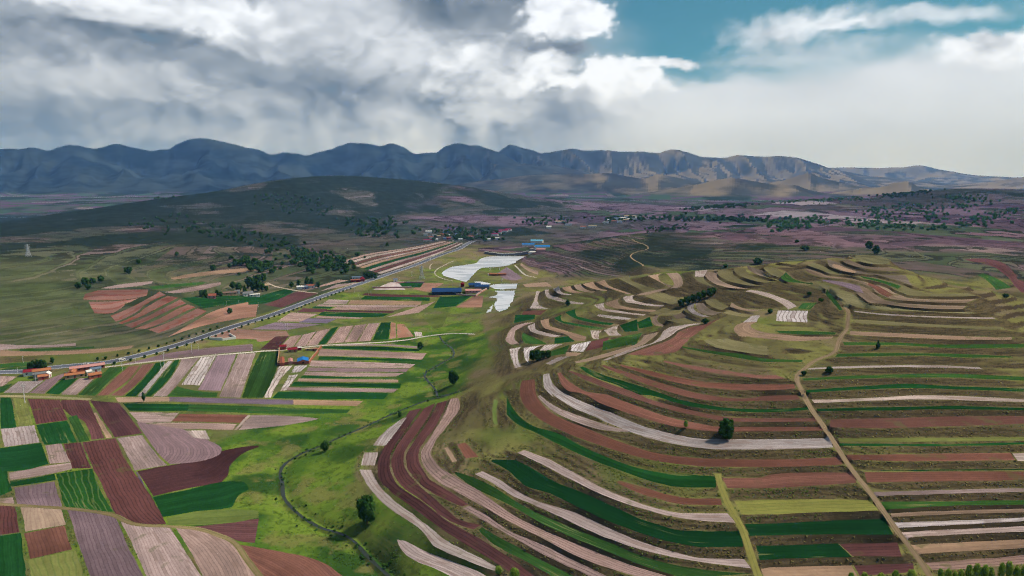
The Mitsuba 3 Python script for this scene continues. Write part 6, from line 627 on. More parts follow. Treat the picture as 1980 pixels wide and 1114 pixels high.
def ground_colour(p, n, uv):
    lush, hill, bank = dr.maximum(uv.x, 0), uv.y, dr.maximum(-uv.x, 0)
    big, mid, small = F(p.x * .012, p.y * .012, 1., 4), F(p.x * .06, p.y * .06, 2., 4), F(p.x * .6, p.y * .6, 3., 3)
    tuft = F(p.x * 1.9, p.y * 1.9, p.z * 1.9, 2)
    rib = F(p.x * .12, p.y * .12, p.z * 2.6, 4)
    olive = MIX((.112, .106, .046), (.165, .165, .056), S(.35, .65, mid))
    olive = MIX(olive, mi.Color3f(.17, .13, .085), S(.50, .68, F(p.x * .035 + 9, p.y * .035, 4., 4)) * .7)
    olive = MIX(olive, mi.Color3f(.050, .050, .022), S(.55, .75, small * .5 + rib * .5) * .75)
    olive = MIX(olive, mi.Color3f(.075, .12, .022), S(.58, .70, F(p.x * .02 + 5, p.y * .02, 9., 4)) * .6)
    green = MIX((.058, .122, .018), (.118, .185, .026), S(.35, .65, mid))
    green = MIX(green, mi.Color3f(.020, .060, .014), S(.48, .66, F(p.x * .045 + 4, p.y * .045, 6., 5)) * .85)
    green = MIX(green, mi.Color3f(.16, .15, .055), S(.56, .72, F(p.x * .10 + 1, p.y * .10, 7., 4)) * .65)
    green = MIX(green, mi.Color3f(.030, .060, .012), S(.55, .75, small) * .5)
    near = MIX(olive, green, S(.25, .75, lush + .5 * (mid - .5)))
    # the banks: bare earth where steep, dark tussocks along the lip
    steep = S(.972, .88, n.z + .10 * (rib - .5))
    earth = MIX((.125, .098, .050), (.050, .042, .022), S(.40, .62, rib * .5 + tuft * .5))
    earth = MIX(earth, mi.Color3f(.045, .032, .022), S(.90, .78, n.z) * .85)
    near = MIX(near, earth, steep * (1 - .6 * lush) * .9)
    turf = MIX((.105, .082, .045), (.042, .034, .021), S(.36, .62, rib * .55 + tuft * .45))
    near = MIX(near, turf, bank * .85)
    # scrubby hills: narrow strips along the contours, low bush in patches, painted cloud shade
    lvl = p.z / 1.1 + 2.2 * (big - .5)
    band = dr.floor(lvl)
    seg = dr.floor(p.x * .009 + p.y * .003 + 5 * C(band, 5, 2))
    rnd, rnd2 = C(band, seg, 3), C(band, seg, 4)
    hillc = MIX((.112, .122, .070), (.125, .092, .082), S(.30, .75, rnd * .6 + .4 * mid))
    hillc = MIX(hillc, mi.Color3f(.050, .080, .032), S(.74, .78, rnd2) * .7)
    mauve = S(180, 330, p.x) * S(900, 1000, p.y) * (S(1750, 1450, p.y) * .6 + .4) * S(.30, .42, big)
    farm = S(.50, .60, F(p.x * .0030 + 7, p.y * .0030, 11., 3) + .14 * S(1000, 1500, p.y) * S(-380, -100, p.x) - .15 * S(-250, -500, p.x) + .25 * mauve)
    hillc = MIX(hillc, mi.Color3f(.23, .135, .165), dr.maximum(farm * .75, mauve * .8))
    hillc = MIX(hillc, mi.Color3f(.36, .28, .25), S(.84, .88, rnd + .08 * dr.maximum(farm, mauve)) * S(.62, .50, lvl - dr.floor(lvl)) * (.25 + .6 * dr.maximum(farm, mauve)))
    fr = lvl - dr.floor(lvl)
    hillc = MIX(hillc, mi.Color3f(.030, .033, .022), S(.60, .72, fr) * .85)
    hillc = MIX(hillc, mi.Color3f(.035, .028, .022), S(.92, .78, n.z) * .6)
    lvl2 = p.z / dr.select(p.y + 500 * (big - .5) > 1450, mi.Float(7.5), mi.Float(3.4)) + 3.0 * (big - .5)
    band2 = dr.floor(lvl2)
    seg2 = dr.floor((p.x * .006 + p.y * .002) * (.6 + C(band2, 1, 9)) + 7 * C(band2, 2, 9))
    r3 = C(band2, seg2, 6)
    strip = MIX((.10, .060, .080), (.22, .135, .155), S(.2, .6, r3))
    strip = MIX(strip, mi.Color3f(.40, .31, .29), S(.86, .88, r3))
    strip = MIX(strip, mi.Color3f(.060, .095, .045), S(.70, .72, C(band2, seg2, 8)))
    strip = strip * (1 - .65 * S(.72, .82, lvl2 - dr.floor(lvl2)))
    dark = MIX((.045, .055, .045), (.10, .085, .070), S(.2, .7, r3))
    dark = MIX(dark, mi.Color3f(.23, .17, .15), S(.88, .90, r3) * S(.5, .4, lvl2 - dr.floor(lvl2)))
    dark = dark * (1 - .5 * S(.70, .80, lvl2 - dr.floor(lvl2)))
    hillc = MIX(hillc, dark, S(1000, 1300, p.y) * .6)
    hillc = MIX(hillc, strip, dr.maximum(farm, mauve) * S(900, 1100, p.y) * .85)
    bush = S(.50, .57, F(p.x * .0062 + 2, p.y * .0062, 8., 6) + .10 * (small - .5) + .0012 * (p.z - 45) + .13 * S(-150, -450, p.x) * S(1000, 1400, p.y))  # bush thickened on the far left, standing in for cloud shade
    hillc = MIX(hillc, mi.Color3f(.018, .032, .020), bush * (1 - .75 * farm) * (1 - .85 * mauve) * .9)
    pasture = S(950, 720, p.y) * S(-120, -300, p.x)
    turf2 = MIX((.125, .135, .062), (.080, .105, .038), S(.35, .65, F(p.x * .015, p.y * .015, 14., 5)))
    turf2 = MIX(turf2, mi.Color3f(.030, .045, .022), S(.55, .66, F(p.x * .010 + 3, p.y * .016, 15., 5)) * .8)
    hillc = MIX(hillc, turf2 * 1.25, pasture * .58)
    hillc = hillc * (.54 + .44 * mid) * MIX((.94, .97, 1.04), (.80, .92, 1.16), S(1100, 1700, p.y))  # cloud shade and far haze painted in: darker overall, bluer with distance
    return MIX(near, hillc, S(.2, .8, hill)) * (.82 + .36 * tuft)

def mountain_colour(p, n, uv):
    big, mid = F(p.x * .0011, p.y * .0011, 1., 5), F(p.x * .006, p.y * .006, 2., 4)
    wood = MIX((.004, .012, .020), (.026, .040, .042), S(.3, .7, F(p.x * .004, p.y * .004, p.z * .006, 5)))
    grass = MIX((.15, .125, .080), (.22, .18, .12), mid)
    # dry grass carries a painted sun patch east, forest a painted cloud shade west
    east = S(-900, 900, p.x - .05 * p.y + 1500 * (big - .5))
    t = east * S(.30, .66, n.x * .9 + .42 + .5 * (mid - .5))  # sunward side of each spur painted paler
    slopes = MIX(wood, grass, dr.clip(t + east * .12, 0, 1))
    cx, cy = p.x / 130, p.y / 60
    r1 = C(dr.floor(cx + 3 * C(dr.floor(cy), 1, 1)), dr.floor(cy), 2)
    plain = MIX((.040, .075, .045), (.085, .050, .085), S(.3, .7, r1))
    plain = MIX(plain, mi.Color3f(.20, .17, .15), S(.94, .97, r1) * .7)
    plain = MIX(plain, mi.Color3f(.018, .032, .022), S(.52, .62, F(p.x * .004, p.y * .003, 5., 4)))
    return MIX(plain, slopes, S(16, 40, p.z + 24 * (mid - .5)))

def diffuse(fn): return {'type': 'twosided', 'bsdf': {'type': 'diffuse', 'reflectance': mikit.proc(fn)}}
scene['field_surface'] = diffuse(field_colour)
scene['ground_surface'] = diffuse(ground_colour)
scene['mountain_surface'] = diffuse(mountain_colour)
def sky_sheen(p, n, uv): return MIX((.80, .82, .85), (.56, .60, .64), S(.42, .62, F(p.x * .035, p.y * .09, 2., 5)))  # bright cloud reflection and grey ripples painted into the water colour
def ripple(p, n, uv): return .10 * F(p.x * .5, p.y * .9, 1., 3) + .30 * F(p.x * .08, p.y * .20, 4., 3)
scene['water_surface'] = {'type': 'twosided', 'bsdf': {'type': 'bumpmap', 'arbitrary': mikit.proc(ripple, eps=.05), 'scale': 1.0, 'bsdf': {'type': 'principled', 'base_color': mikit.proc(sky_sheen), 'roughness': .28, 'specular': .9, 'metallic': .62}}}
scene['stream_surface'] = {'type': 'twosided', 'bsdf': {'type': 'principled', 'base_color': {'type': 'rgb', 'value': [.018, .028, .022]}, 'roughness': .55, 'specular': .25}}

# ---------------------------------------------------------------- ground, fields, roads, water
def submesh(sel):
    used, inv = np.unique(tri[sel], return_inverse=True)
    return used, inv.reshape(-1, 3)
SURFACES = {'road': ('grey two lane highway with white edge lines running up the valley', 'road'), 'concrete_road': ('thin pale concrete lane between the valley fields and the highway', 'road'),
    'dirt_path': ('tan dirt track winding down the right side of the terraced hill', 'path'), 'dirt_path_001': ('tan winding track over the dark hill behind the lake', 'path'), 'grass_path': ('pale grassy path between the lower terraces left of the dirt track', 'path'),
    'farm_path': ('curving grassy farm track between the lower left plots', 'path'), 'farm_path_001': ('wide straight grassy track along the top of the lower left plots', 'path'), 'path': ('pale walkway along the far right shore of the lake', 'path'),
    'path_001': ('long curved pale footpath along the left shore of the lake', 'path'), 'path_002': ('short curved footpath nearest the highway beside the lake', 'path'), 'path_003': ('pale lane from the tall grove to the roadside cottages', 'path'),
    'lake': ('main bright white sheet of the lake beside the dam wall', 'lake'), 'lake_001': ('narrow white channel joining the lake and the lower ponds', 'lake'), 'lake_002': ('upper white pond below the lake, beside the blue roofed resort', 'lake'),
    'lake_003': ('largest white pond below the lake at the foot of the terraces', 'lake'), 'lake_004': ('thin white trickle at the tail of the lowest pond', 'lake'), 'stream_water': ('narrow dark stream winding through the green valley meadow', 'stream')}
count = {}
def numbered(name):
    count[name] = count.get(name, 0) + 1
    return name if count[name] == 1 else f'{name}_{count[name] - 1:03d}'
used, f = submesh(own < 0)
lz, hz = np.zeros(len(V)), np.zeros(len(V))
lz[len(fp):], hz[len(fp):] = lush - bank * (1 - lush), hill
a, b = zones(fp[:, 0], fp[:, 1], fz)
lz[:len(fp)], hz[:len(fp)] = a, b
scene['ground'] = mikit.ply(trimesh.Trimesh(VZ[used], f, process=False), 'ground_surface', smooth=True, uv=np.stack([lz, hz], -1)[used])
labels['ground'] = {'label': 'grassy valley and terraced hills with earth banks between the fields', 'kind': 'structure'}
FIELD_KEYS = []
for i, (kind, _, _) in enumerate(plots):
    sel = own == i
    FIELD_KEYS.append(None)
    if sel.sum() < 2: continue
    used, f = submesh(sel)
    tree = cKDTree(params[i][:, :2])
    d, j = tree.query(VZ[used, :2])
    uv = np.stack([params[i][j, 2] + 4096 * KINDS.index(kind), params[i][j, 3] + 256 * i], -1)
    m = trimesh.Trimesh(VZ[used], f, process=False)
    if kind in ROAD_NAMES:
        key = numbered(ROAD_NAMES[kind])
        scene[key] = mikit.ply(m, 'water_surface' if kind == 'water' else 'stream_surface' if kind == 'stream' else 'field_surface', smooth=True, uv=uv)
        labels[key] = {'kind': 'structure', 'label': SURFACES[key][0], 'category': SURFACES[key][1]}
    else:
        key = numbered('ground__' + NAMES[kind])
        scene[key] = mikit.ply(m, 'field_surface', smooth=True, uv=uv)
    FIELD_KEYS[-1] = key
for x, y, text in FIELD_LABELS:
    for q, key in zip(polys, FIELD_KEYS):
        if key and '__' in key and q.distance(shapely.Point(x, y)) < .5:
            labels[key] = {'label': text}
            break

# ---------------------------------------------------------------- mountains and the plain before them
def polar(r0, r1, k, half):
    lr = [r0]
    while lr[-1] < r1: lr.append(lr[-1] * (1 + k))
    th = np.linspace(-half, half, int(2 * half / k) + 1)
    r, t = np.meshgrid(lr, th, indexing='ij')
    n, m = r.shape
    i, j = np.meshgrid(np.arange(n - 1), np.arange(m - 1), indexing='ij')
    q = np.stack([i * m + j, i * m + j + 1, (i + 1) * m + j + 1, (i + 1) * m + j], -1).reshape(-1, 4)
    return (r * np.sin(t)).ravel(), (r * np.cos(t)).ravel(), np.vstack([q[:, [0, 2, 1]], q[:, [0, 3, 2]]])
mx, my, mf = polar(3600, 17000, .0034, math.radians(43))
mz = far_height(mx, my)
blend = sstep(3600, 4300, np.hypot(mx, my))
mz = np.where(blend < 1, base_height(mx, my) * (1 - blend) + mz * blend, mz) - 3 * (1 - blend)
scene['mountains'] = mikit.ply(trimesh.Trimesh(np.stack([mx, my, mz], -1), mf, process=False), 'mountain_surface', smooth=True)
labels['mountains'] = {'label': 'long range of blue mountains and foothills along the horizon', 'kind': 'structure'}
# ---------------------------------------------------------------- things: places on the ground in metres
TREES = [
    ('oval', 87.0, 268.0, 9.2, 5.9, 'round_tree', 'dense dark oval tree standing on the bank above the wide pale strip', ''),
    ('round', -54.7, 244.3, 11.4, 6.6, 'broadleaf_tree', 'dark broadleaf tree with a shadow in the meadow below the pale curved strip', ''),
    ('round', -89.7, 315.9, 5.5, 3.4, 'small_tree', 'small dark round tree beside the stream bend in the valley meadow', ''),
    ('round', -36.1, 411.9, 9.1, 5.3, 'round_tree', 'dark bushy tree at the stream edge beside the pale striped fields', ''),
    ('oval', -71.7, 527.1, 6.1, 4.2, 'small_tree', 'small dark tree at the end of the striped valley fields', ''),
    ('oval', -60.4, 356.9, 3.1, 1.9, 'small_tree', 'tiny green bush tree on the stream bank below the dark ploughed strips', ''),
    ('poplar', -215.1, 389.0, 6.3, 2.0, 'narrow_tree', 'narrow upright tree beside the farm path at the foot of the white strip', ''),
    ('round', 149.0, 314.6, 3.4, 3.2, 'round_bush', 'dark round bush at the end of the thin white strip by the dirt path', ''),
    ('round', 136.4, 313.1, 2.1, 2.2, 'round_bush', 'small round bush beside the bend of the dirt path', ''),
    ('cone', 182.7, 336.6, 4.9, 2.4, 'conical_tree', 'lone conical tree on the green strip right of the dirt path', ''),
    ('round', 482.2, 931.6, 12.4, 9.5, 'hilltop_tree', 'tall tree pair behind the hilltop, the left one', ''),
    ('round', 466.0, 882.7, 13.4, 8.3, 'hilltop_tree', 'tall tree pair behind the hilltop, the right one', ''),
    ('round', 389.7, 914.9, 7.1, 10.8, 'round_bush', 'round bush on the purple slope behind the hilltop', ''),
    ('round', 412.5, 999.7, 5.0, 6.3, 'round_bush', 'little bush high on the purple slope left of the hilltop', ''),
    ('round', 303.3, 419.3, 2.6, 3.6, 'round_bush', 'dark green bush on the right shoulder of the terraced hill', ''),
    ('round', 192.5, 424.8, 2.4, 3.2, 'round_bush', 'dark bush above the little green plot by the hill path', ''),
    ('round', 190.9, 438.2, 2.5, 3.0, 'round_bush', 'dark bush on a grassy bank above the white striped plot', ''),
    ('round', 157.2, 413.8, 2.9, 3.6, 'round_bush', 'dark bush left of the white striped plot', ''),
    ('round', 12.8, 411.1, 6.6, 4.2, 'grove_tree', 'dark tree in the small grove above the pale striped plots, leftmost of it', ''),
    ('oval', 15.5, 406.5, 7.3, 4.0, 'grove_tree', 'tallest dark tree of the small grove above the pale striped plots', ''),
    ('round', 18.5, 408.8, 5.4, 3.8, 'grove_tree', 'dark tree in the small grove above the pale striped plots, third from its left end', ''),
    ('oval', 21.8, 408.0, 5.1, 3.4, 'grove_tree', 'dark tree in the small grove above the pale striped plots, rightmost of it', ''),
    ('round', 122.2, 491.5, 6.0, 4.9, 'row_tree', 'first from the left, dark tree in the diagonal row between the terraces', 'trees in the diagonal row between the terraces'),
    ('round', 126.7, 491.2, 6.5, 4.9, 'row_tree', 'second from the left, dark tree in the diagonal row between the terraces', 'trees in the diagonal row between the terraces'),
    ('round', 130.9, 492.3, 6.5, 4.9, 'row_tree', 'third from the left, dark tree in the diagonal row between the terraces', 'trees in the diagonal row between the terraces'),
    ('round', 134.6, 491.3, 6.7, 4.8, 'row_tree', 'fourth from the left, dark tree in the diagonal row between the terraces', 'trees in the diagonal row between the terraces'),
    ('round', 138.2, 492.3, 6.5, 4.6, 'row_tree', 'fifth from the left, dark tree in the diagonal row between the terraces', 'trees in the diagonal row between the terraces'),
    ('round', 142.4, 491.5, 6.9, 5.0, 'row_tree', 'sixth from the left, dark tree in the diagonal row between the terraces', 'trees in the diagonal row between the terraces'),
    ('round', 145.9, 494.5, 5.3, 4.0, 'row_tree', 'rightmost, dark tree in the diagonal row between the terraces', 'trees in the diagonal row between the terraces'),
    ('round', 115.5, 405.7, 3.7, 4.0, 'round_bush', 'dark bush at the top end of the diagonal white strip', ''),
    ('oval', 47.7, 583.4, 5.5, 4.3, 'small_tree', 'small dark tree on the bank below the pale curved terraces', ''),
    ('round', 257.2, 827.3, 4.2, 7.3, 'round_bush', 'low bush on the crest left of the hilltop', ''),
    ('round', 298.7, 835.1, 8.5, 10.9, 'round_bush', 'green bush behind the crest left of the hilltop', ''),
    ('sapling', 72.0, 274.1, 3.3, 1.7, 'sapling', 'thin yellow green sapling on the red strip left of the oval tree', ''),
    ('round', -442.7, 791.8, 9.2, 8.3, 'hillside_tree', 'round dark tree alone on the terraced hillside left of the road', ''),
    ('round', -477.0, 878.7, 5.7, 7.1, 'hillside_bush', 'low green bush on the hillside above the round dark tree', ''),
    ('round', -469.5, 964.2, 7.1, 5.2, 'hillside_bush', 'small dark bush high on the terraced hillside', ''),
    ('oval', -379.0, 870.2, 8.5, 6.3, 'hillside_tree', 'small tree at the edge of the bare strip on the left hillside', ''),
    ('oval', -370.8, 901.9, 6.3, 5.0, 'hillside_tree', 'smaller tree behind the bare strip on the left hillside', ''),
    ('round', -420.1, 661.8, 7.1, 5.5, 'hillside_tree', 'first from the left, dark tree of the clump above the red terraces', 'trees in the clump above the red terraces'),
    ('round', -422.2, 676.5, 9.5, 6.7, 'hillside_tree', 'second from the left, dark tree of the clump above the red terraces', 'trees in the clump above the red terraces'),
    ('round', -424.6, 692.2, 7.1, 5.5, 'hillside_tree', 'fourth from the left, dark tree of the clump above the red terraces', 'trees in the clump above the red terraces'),
    ('round', -424.4, 706.8, 7.3, 6.2, 'hillside_tree', 'rightmost, dark tree of the clump above the red terraces', 'trees in the clump above the red terraces'),
    ('round', -407.6, 657.4, 5.5, 5.2, 'hillside_tree', 'third from the left, dark tree of the clump above the red terraces', 'trees in the clump above the red terraces'),
    ('round', -370.4, 919.4, 10.2, 9.0, 'hillside_tree', 'first from the left, dark tree of the row above the bare hillside strip', 'trees in the row above the bare hillside strip'),
    ('round', -365.4, 928.3, 10.7, 9.2, 'hillside_tree', 'second from the left, dark tree of the row above the bare hillside strip', 'trees in the row above the bare hillside strip'),
    ('round', -357.2, 930.1, 9.9, 9.2, 'hillside_tree', 'third from the left, dark tree of the row above the bare hillside strip', 'trees in the row above the bare hillside strip'),
    ('round', -351.1, 936.8, 10.4, 9.3, 'hillside_tree', 'rightmost, dark tree of the row above the bare hillside strip', 'trees in the row above the bare hillside strip'),
    ('round', -262.6, 631.9, 6.0, 4.4, 'round_tree', 'single round tree on the bare red ground beside the road', ''),
    ('round', -323.9, 450.4, 6.5, 2.8, 'roadside_tree', 'first from the left, dark tree of the clump by the road above the maroon roof', 'trees in the clump by the road above the maroon roof'),
    ('round', -320.6, 449.4, 8.2, 3.1, 'roadside_tree', 'second from the left, dark tree of the clump by the road above the maroon roof', 'trees in the clump by the road above the maroon roof'),
    ('oval', -318.1, 449.5, 8.5, 2.8, 'roadside_tree', 'third from the left, dark tree of the clump by the road above the maroon roof', 'trees in the clump by the road above the maroon roof'),
    ('round', -315.8, 450.1, 8.3, 3.1, 'roadside_tree', 'fourth from the left, dark tree of the clump by the road above the maroon roof', 'trees in the clump by the road above the maroon roof'),
    ('round', -314.3, 451.3, 7.4, 2.8, 'roadside_tree', 'fifth from the left, dark tree of the clump by the road above the maroon roof', 'trees in the clump by the road above the maroon roof'),
    ('round', -318.8, 465.9, 4.9, 2.9, 'roadside_tree', 'dark tree behind the roadside clump on the grassy slope', ''),
    ('round', -307.6, 675.5, 7.3, 4.6, 'village_tree', 'first from the left, dark tree beside the pink house under the hillside', 'trees round the pink house'),
    ('round', -304.4, 677.1, 8.1, 5.1, 'village_tree', 'second from the left, dark tree beside the pink house under the hillside', 'trees round the pink house'),
    ('round', -299.7, 693.4, 6.8, 3.8, 'village_tree', 'third from the left, dark tree beside the pink house under the hillside', 'trees round the pink house'),
    ('round', -295.5, 692.2, 6.0, 4.1, 'village_tree', 'rightmost, dark tree beside the pink house under the hillside', 'trees round the pink house'),
    ('round', -298.7, 746.5, 11.3, 6.7, 'village_tree', 'second from the left, dark tree of the tall grove behind the white house', 'trees in the tall grove behind the white roofed house'),
    ('cone', -289.9, 740.3, 10.4, 5.9, 'conical_tree', 'conical tree at the left edge of the grove behind the white roofed house', ''),
    ('round', -298.1, 774.8, 14.3, 7.8, 'village_tree', 'third from the left, dark tree of the tall grove behind the white house', 'trees in the tall grove behind the white roofed house'),
    ('round', -284.5, 751.2, 15.5, 8.3, 'village_tree', 'fourth from the left, dark tree of the tall grove behind the white house', 'trees in the tall grove behind the white roofed house'),
    ('round', -279.7, 751.1, 13.9, 8.3, 'village_tree', 'fifth from the left, dark tree of the tall grove behind the white house', 'trees in the tall grove behind the white roofed house'),
    ('round', -276.9, 757.8, 9.9, 6.9, 'village_tree', 'seventh from the left, dark tree of the tall grove behind the white house', 'trees in the tall grove behind the white roofed house'),
    ('round', -272.6, 758.2, 6.6, 5.4, 'village_tree', 'rightmost, dark tree of the tall grove behind the white house', 'trees in the tall grove behind the white roofed house'),
    ('round', -296.9, 799.0, 12.1, 8.8, 'village_tree', 'sixth from the left, dark tree of the tall grove behind the white house', 'trees in the tall grove behind the white roofed house'),
    ('round', -294.2, 810.6, 11.4, 7.4, 'village_tree', 'eighth from the left, dark tree of the tall grove behind the white house', 'trees in the tall grove behind the white roofed house'),
    ('round', -309.5, 757.8, 9.0, 6.0, 'village_tree', 'first from the left, dark tree of the tall grove behind the white house', 'trees in the tall grove behind the white roofed house'),
    ('round', -254.1, 787.2, 7.7, 4.8, 'village_tree', 'first from the left, dark tree beside the roadside cottages', 'trees beside the roadside cottages'),
    ('oval', -250.0, 801.3, 8.7, 4.9, 'village_tree', 'second from the left, dark tree beside the roadside cottages', 'trees beside the roadside cottages'),
    ('cone', -242.9, 810.9, 12.3, 7.5, 'village_tree', 'third from the left, dark tree beside the roadside cottages', 'trees beside the roadside cottages'),
    ('round', -237.8, 812.5, 8.8, 5.0, 'village_tree', 'fourth from the left, dark tree beside the roadside cottages', 'trees beside the roadside cottages'),
    ('round', -225.8, 795.9, 7.8, 5.7, 'village_tree', 'rightmost, dark tree beside the roadside cottages', 'trees beside the roadside cottages'),
    ('round', -187.4, 876.7, 9.0, 5.5, 'thicket_tree', 'first from the left, dark tree in the thicket beside the red roofed shrine', 'trees in the thicket beside the red roofed shrine'),
    ('round', -182.9, 875.4, 9.0, 5.5, 'thicket_tree', 'second from the left, dark tree in the thicket beside the red roofed shrine', 'trees in the thicket beside the red roofed shrine'),
    ('round', -178.2, 872.8, 8.5, 5.5, 'thicket_tree', 'third from the left, dark tree in the thicket beside the red roofed shrine', 'trees in the thicket beside the red roofed shrine'),
    ('round', -174.5, 872.6, 7.5, 5.5, 'thicket_tree', 'rightmost, dark tree in the thicket beside the red roofed shrine', 'trees in the thicket beside the red roofed shrine'),
    ('round', -220.8, 958.4, 7.2, 6.0, 'round_bush', 'bright green bush on the field edge below the wooded slope', ''),
    ('cone', -229.6, 1268.9, 9.3, 6.9, 'conical_tree', 'small conical tree among the fields below the wooded slope', ''),
    ('sapling', 129.6, 193.1, 4.3, 1.7, 'young_tree', 'sixth from the left, fresh green young tree along the bottom edge', 'young trees along the bottom edge of the hill fields'),
    ('sapling', 131.8, 193.1, 4.6, 1.9, 'young_tree', 'seventh from the left, fresh green young tree along the bottom edge', 'young trees along the bottom edge of the hill fields'),
    ('sapling', 133.6, 192.4, 4.3, 1.7, 'young_tree', 'eighth from the left, fresh green young tree along the bottom edge', 'young trees along the bottom edge of the hill fields'),
    ('sapling', 135.8, 192.8, 4.6, 1.7, 'young_tree', 'ninth from the left, fresh green young tree along the bottom edge', 'young trees along the bottom edge of the hill fields'),
    ('sapling', 138.3, 193.2, 5.9, 2.1, 'young_tree', 'tenth from the left, fresh green young tree along the bottom edge', 'young trees along the bottom edge of the hill fields'),
    ('sapling', 140.8, 193.5, 6.1, 2.3, 'young_tree', 'eleventh from the left, fresh green young tree along the bottom edge', 'young trees along the bottom edge of the hill fields'),
    ('sapling', 142.9, 193.2, 5.8, 2.2, 'young_tree', 'twelfth from the left, fresh green young tree along the bottom edge', 'young trees along the bottom edge of the hill fields'),
    ('sapling', 145.1, 193.3, 4.9, 1.8, 'young_tree', 'thirteenth from the left, fresh green young tree along the bottom edge', 'young trees along the bottom edge of the hill fields'),
    ('sapling', 148.4, 193.7, 6.1, 1.9, 'young_tree', 'fourteenth from the left, fresh green young tree along the bottom edge', 'young trees along the bottom edge of the hill fields'),
    ('sapling', 150.9, 194.0, 6.4, 2.1, 'young_tree', 'fifteenth from the left, fresh green young tree along the bottom edge', 'young trees along the bottom edge of the hill fields'),
    ('sapling', 152.8, 193.2, 5.2, 2.0, 'young_tree', 'sixteenth from the left, fresh green young tree along the bottom edge', 'young trees along the bottom edge of the hill fields'),
    ('sapling', 155.0, 193.1, 5.9, 2.0, 'young_tree', 'rightmost, fresh green young tree along the bottom edge', 'young trees along the bottom edge of the hill fields'),
    ('sapling', 102.4, 192.6, 3.3, 1.8, 'young_tree', 'first from the left, fresh green young tree along the bottom edge', 'young trees along the bottom edge of the hill fields'),
    ('sapling', 106.6, 192.9, 3.2, 2.0, 'young_tree', 'second from the left, fresh green young tree along the bottom edge', 'young trees along the bottom edge of the hill fields'),
    ('sapling', 111.4, 192.6, 3.7, 2.0, 'young_tree', 'third from the left, fresh green young tree along the bottom edge', 'young trees along the bottom edge of the hill fields'),
    ('sapling', 115.8, 192.6, 4.1, 2.0, 'young_tree', 'fourth from the left, fresh green young tree along the bottom edge', 'young trees along the bottom edge of the hill fields'),
    ('sapling', 120.7, 192.9, 4.0, 2.6, 'young_tree', 'fifth from the left, fresh green young tree along the bottom edge', 'young trees along the bottom edge of the hill fields'),
    ('sapling', -4.2, 204.8, 3.4, 2.4, 'sapling', 'light green sapling between the pale strip and the dark ploughed strip', ''),
    ('sapling', 0.7, 201.2, 3.4, 3.1, 'sapling', 'light green sapling on the dark ploughed strip at the bottom edge', '')]
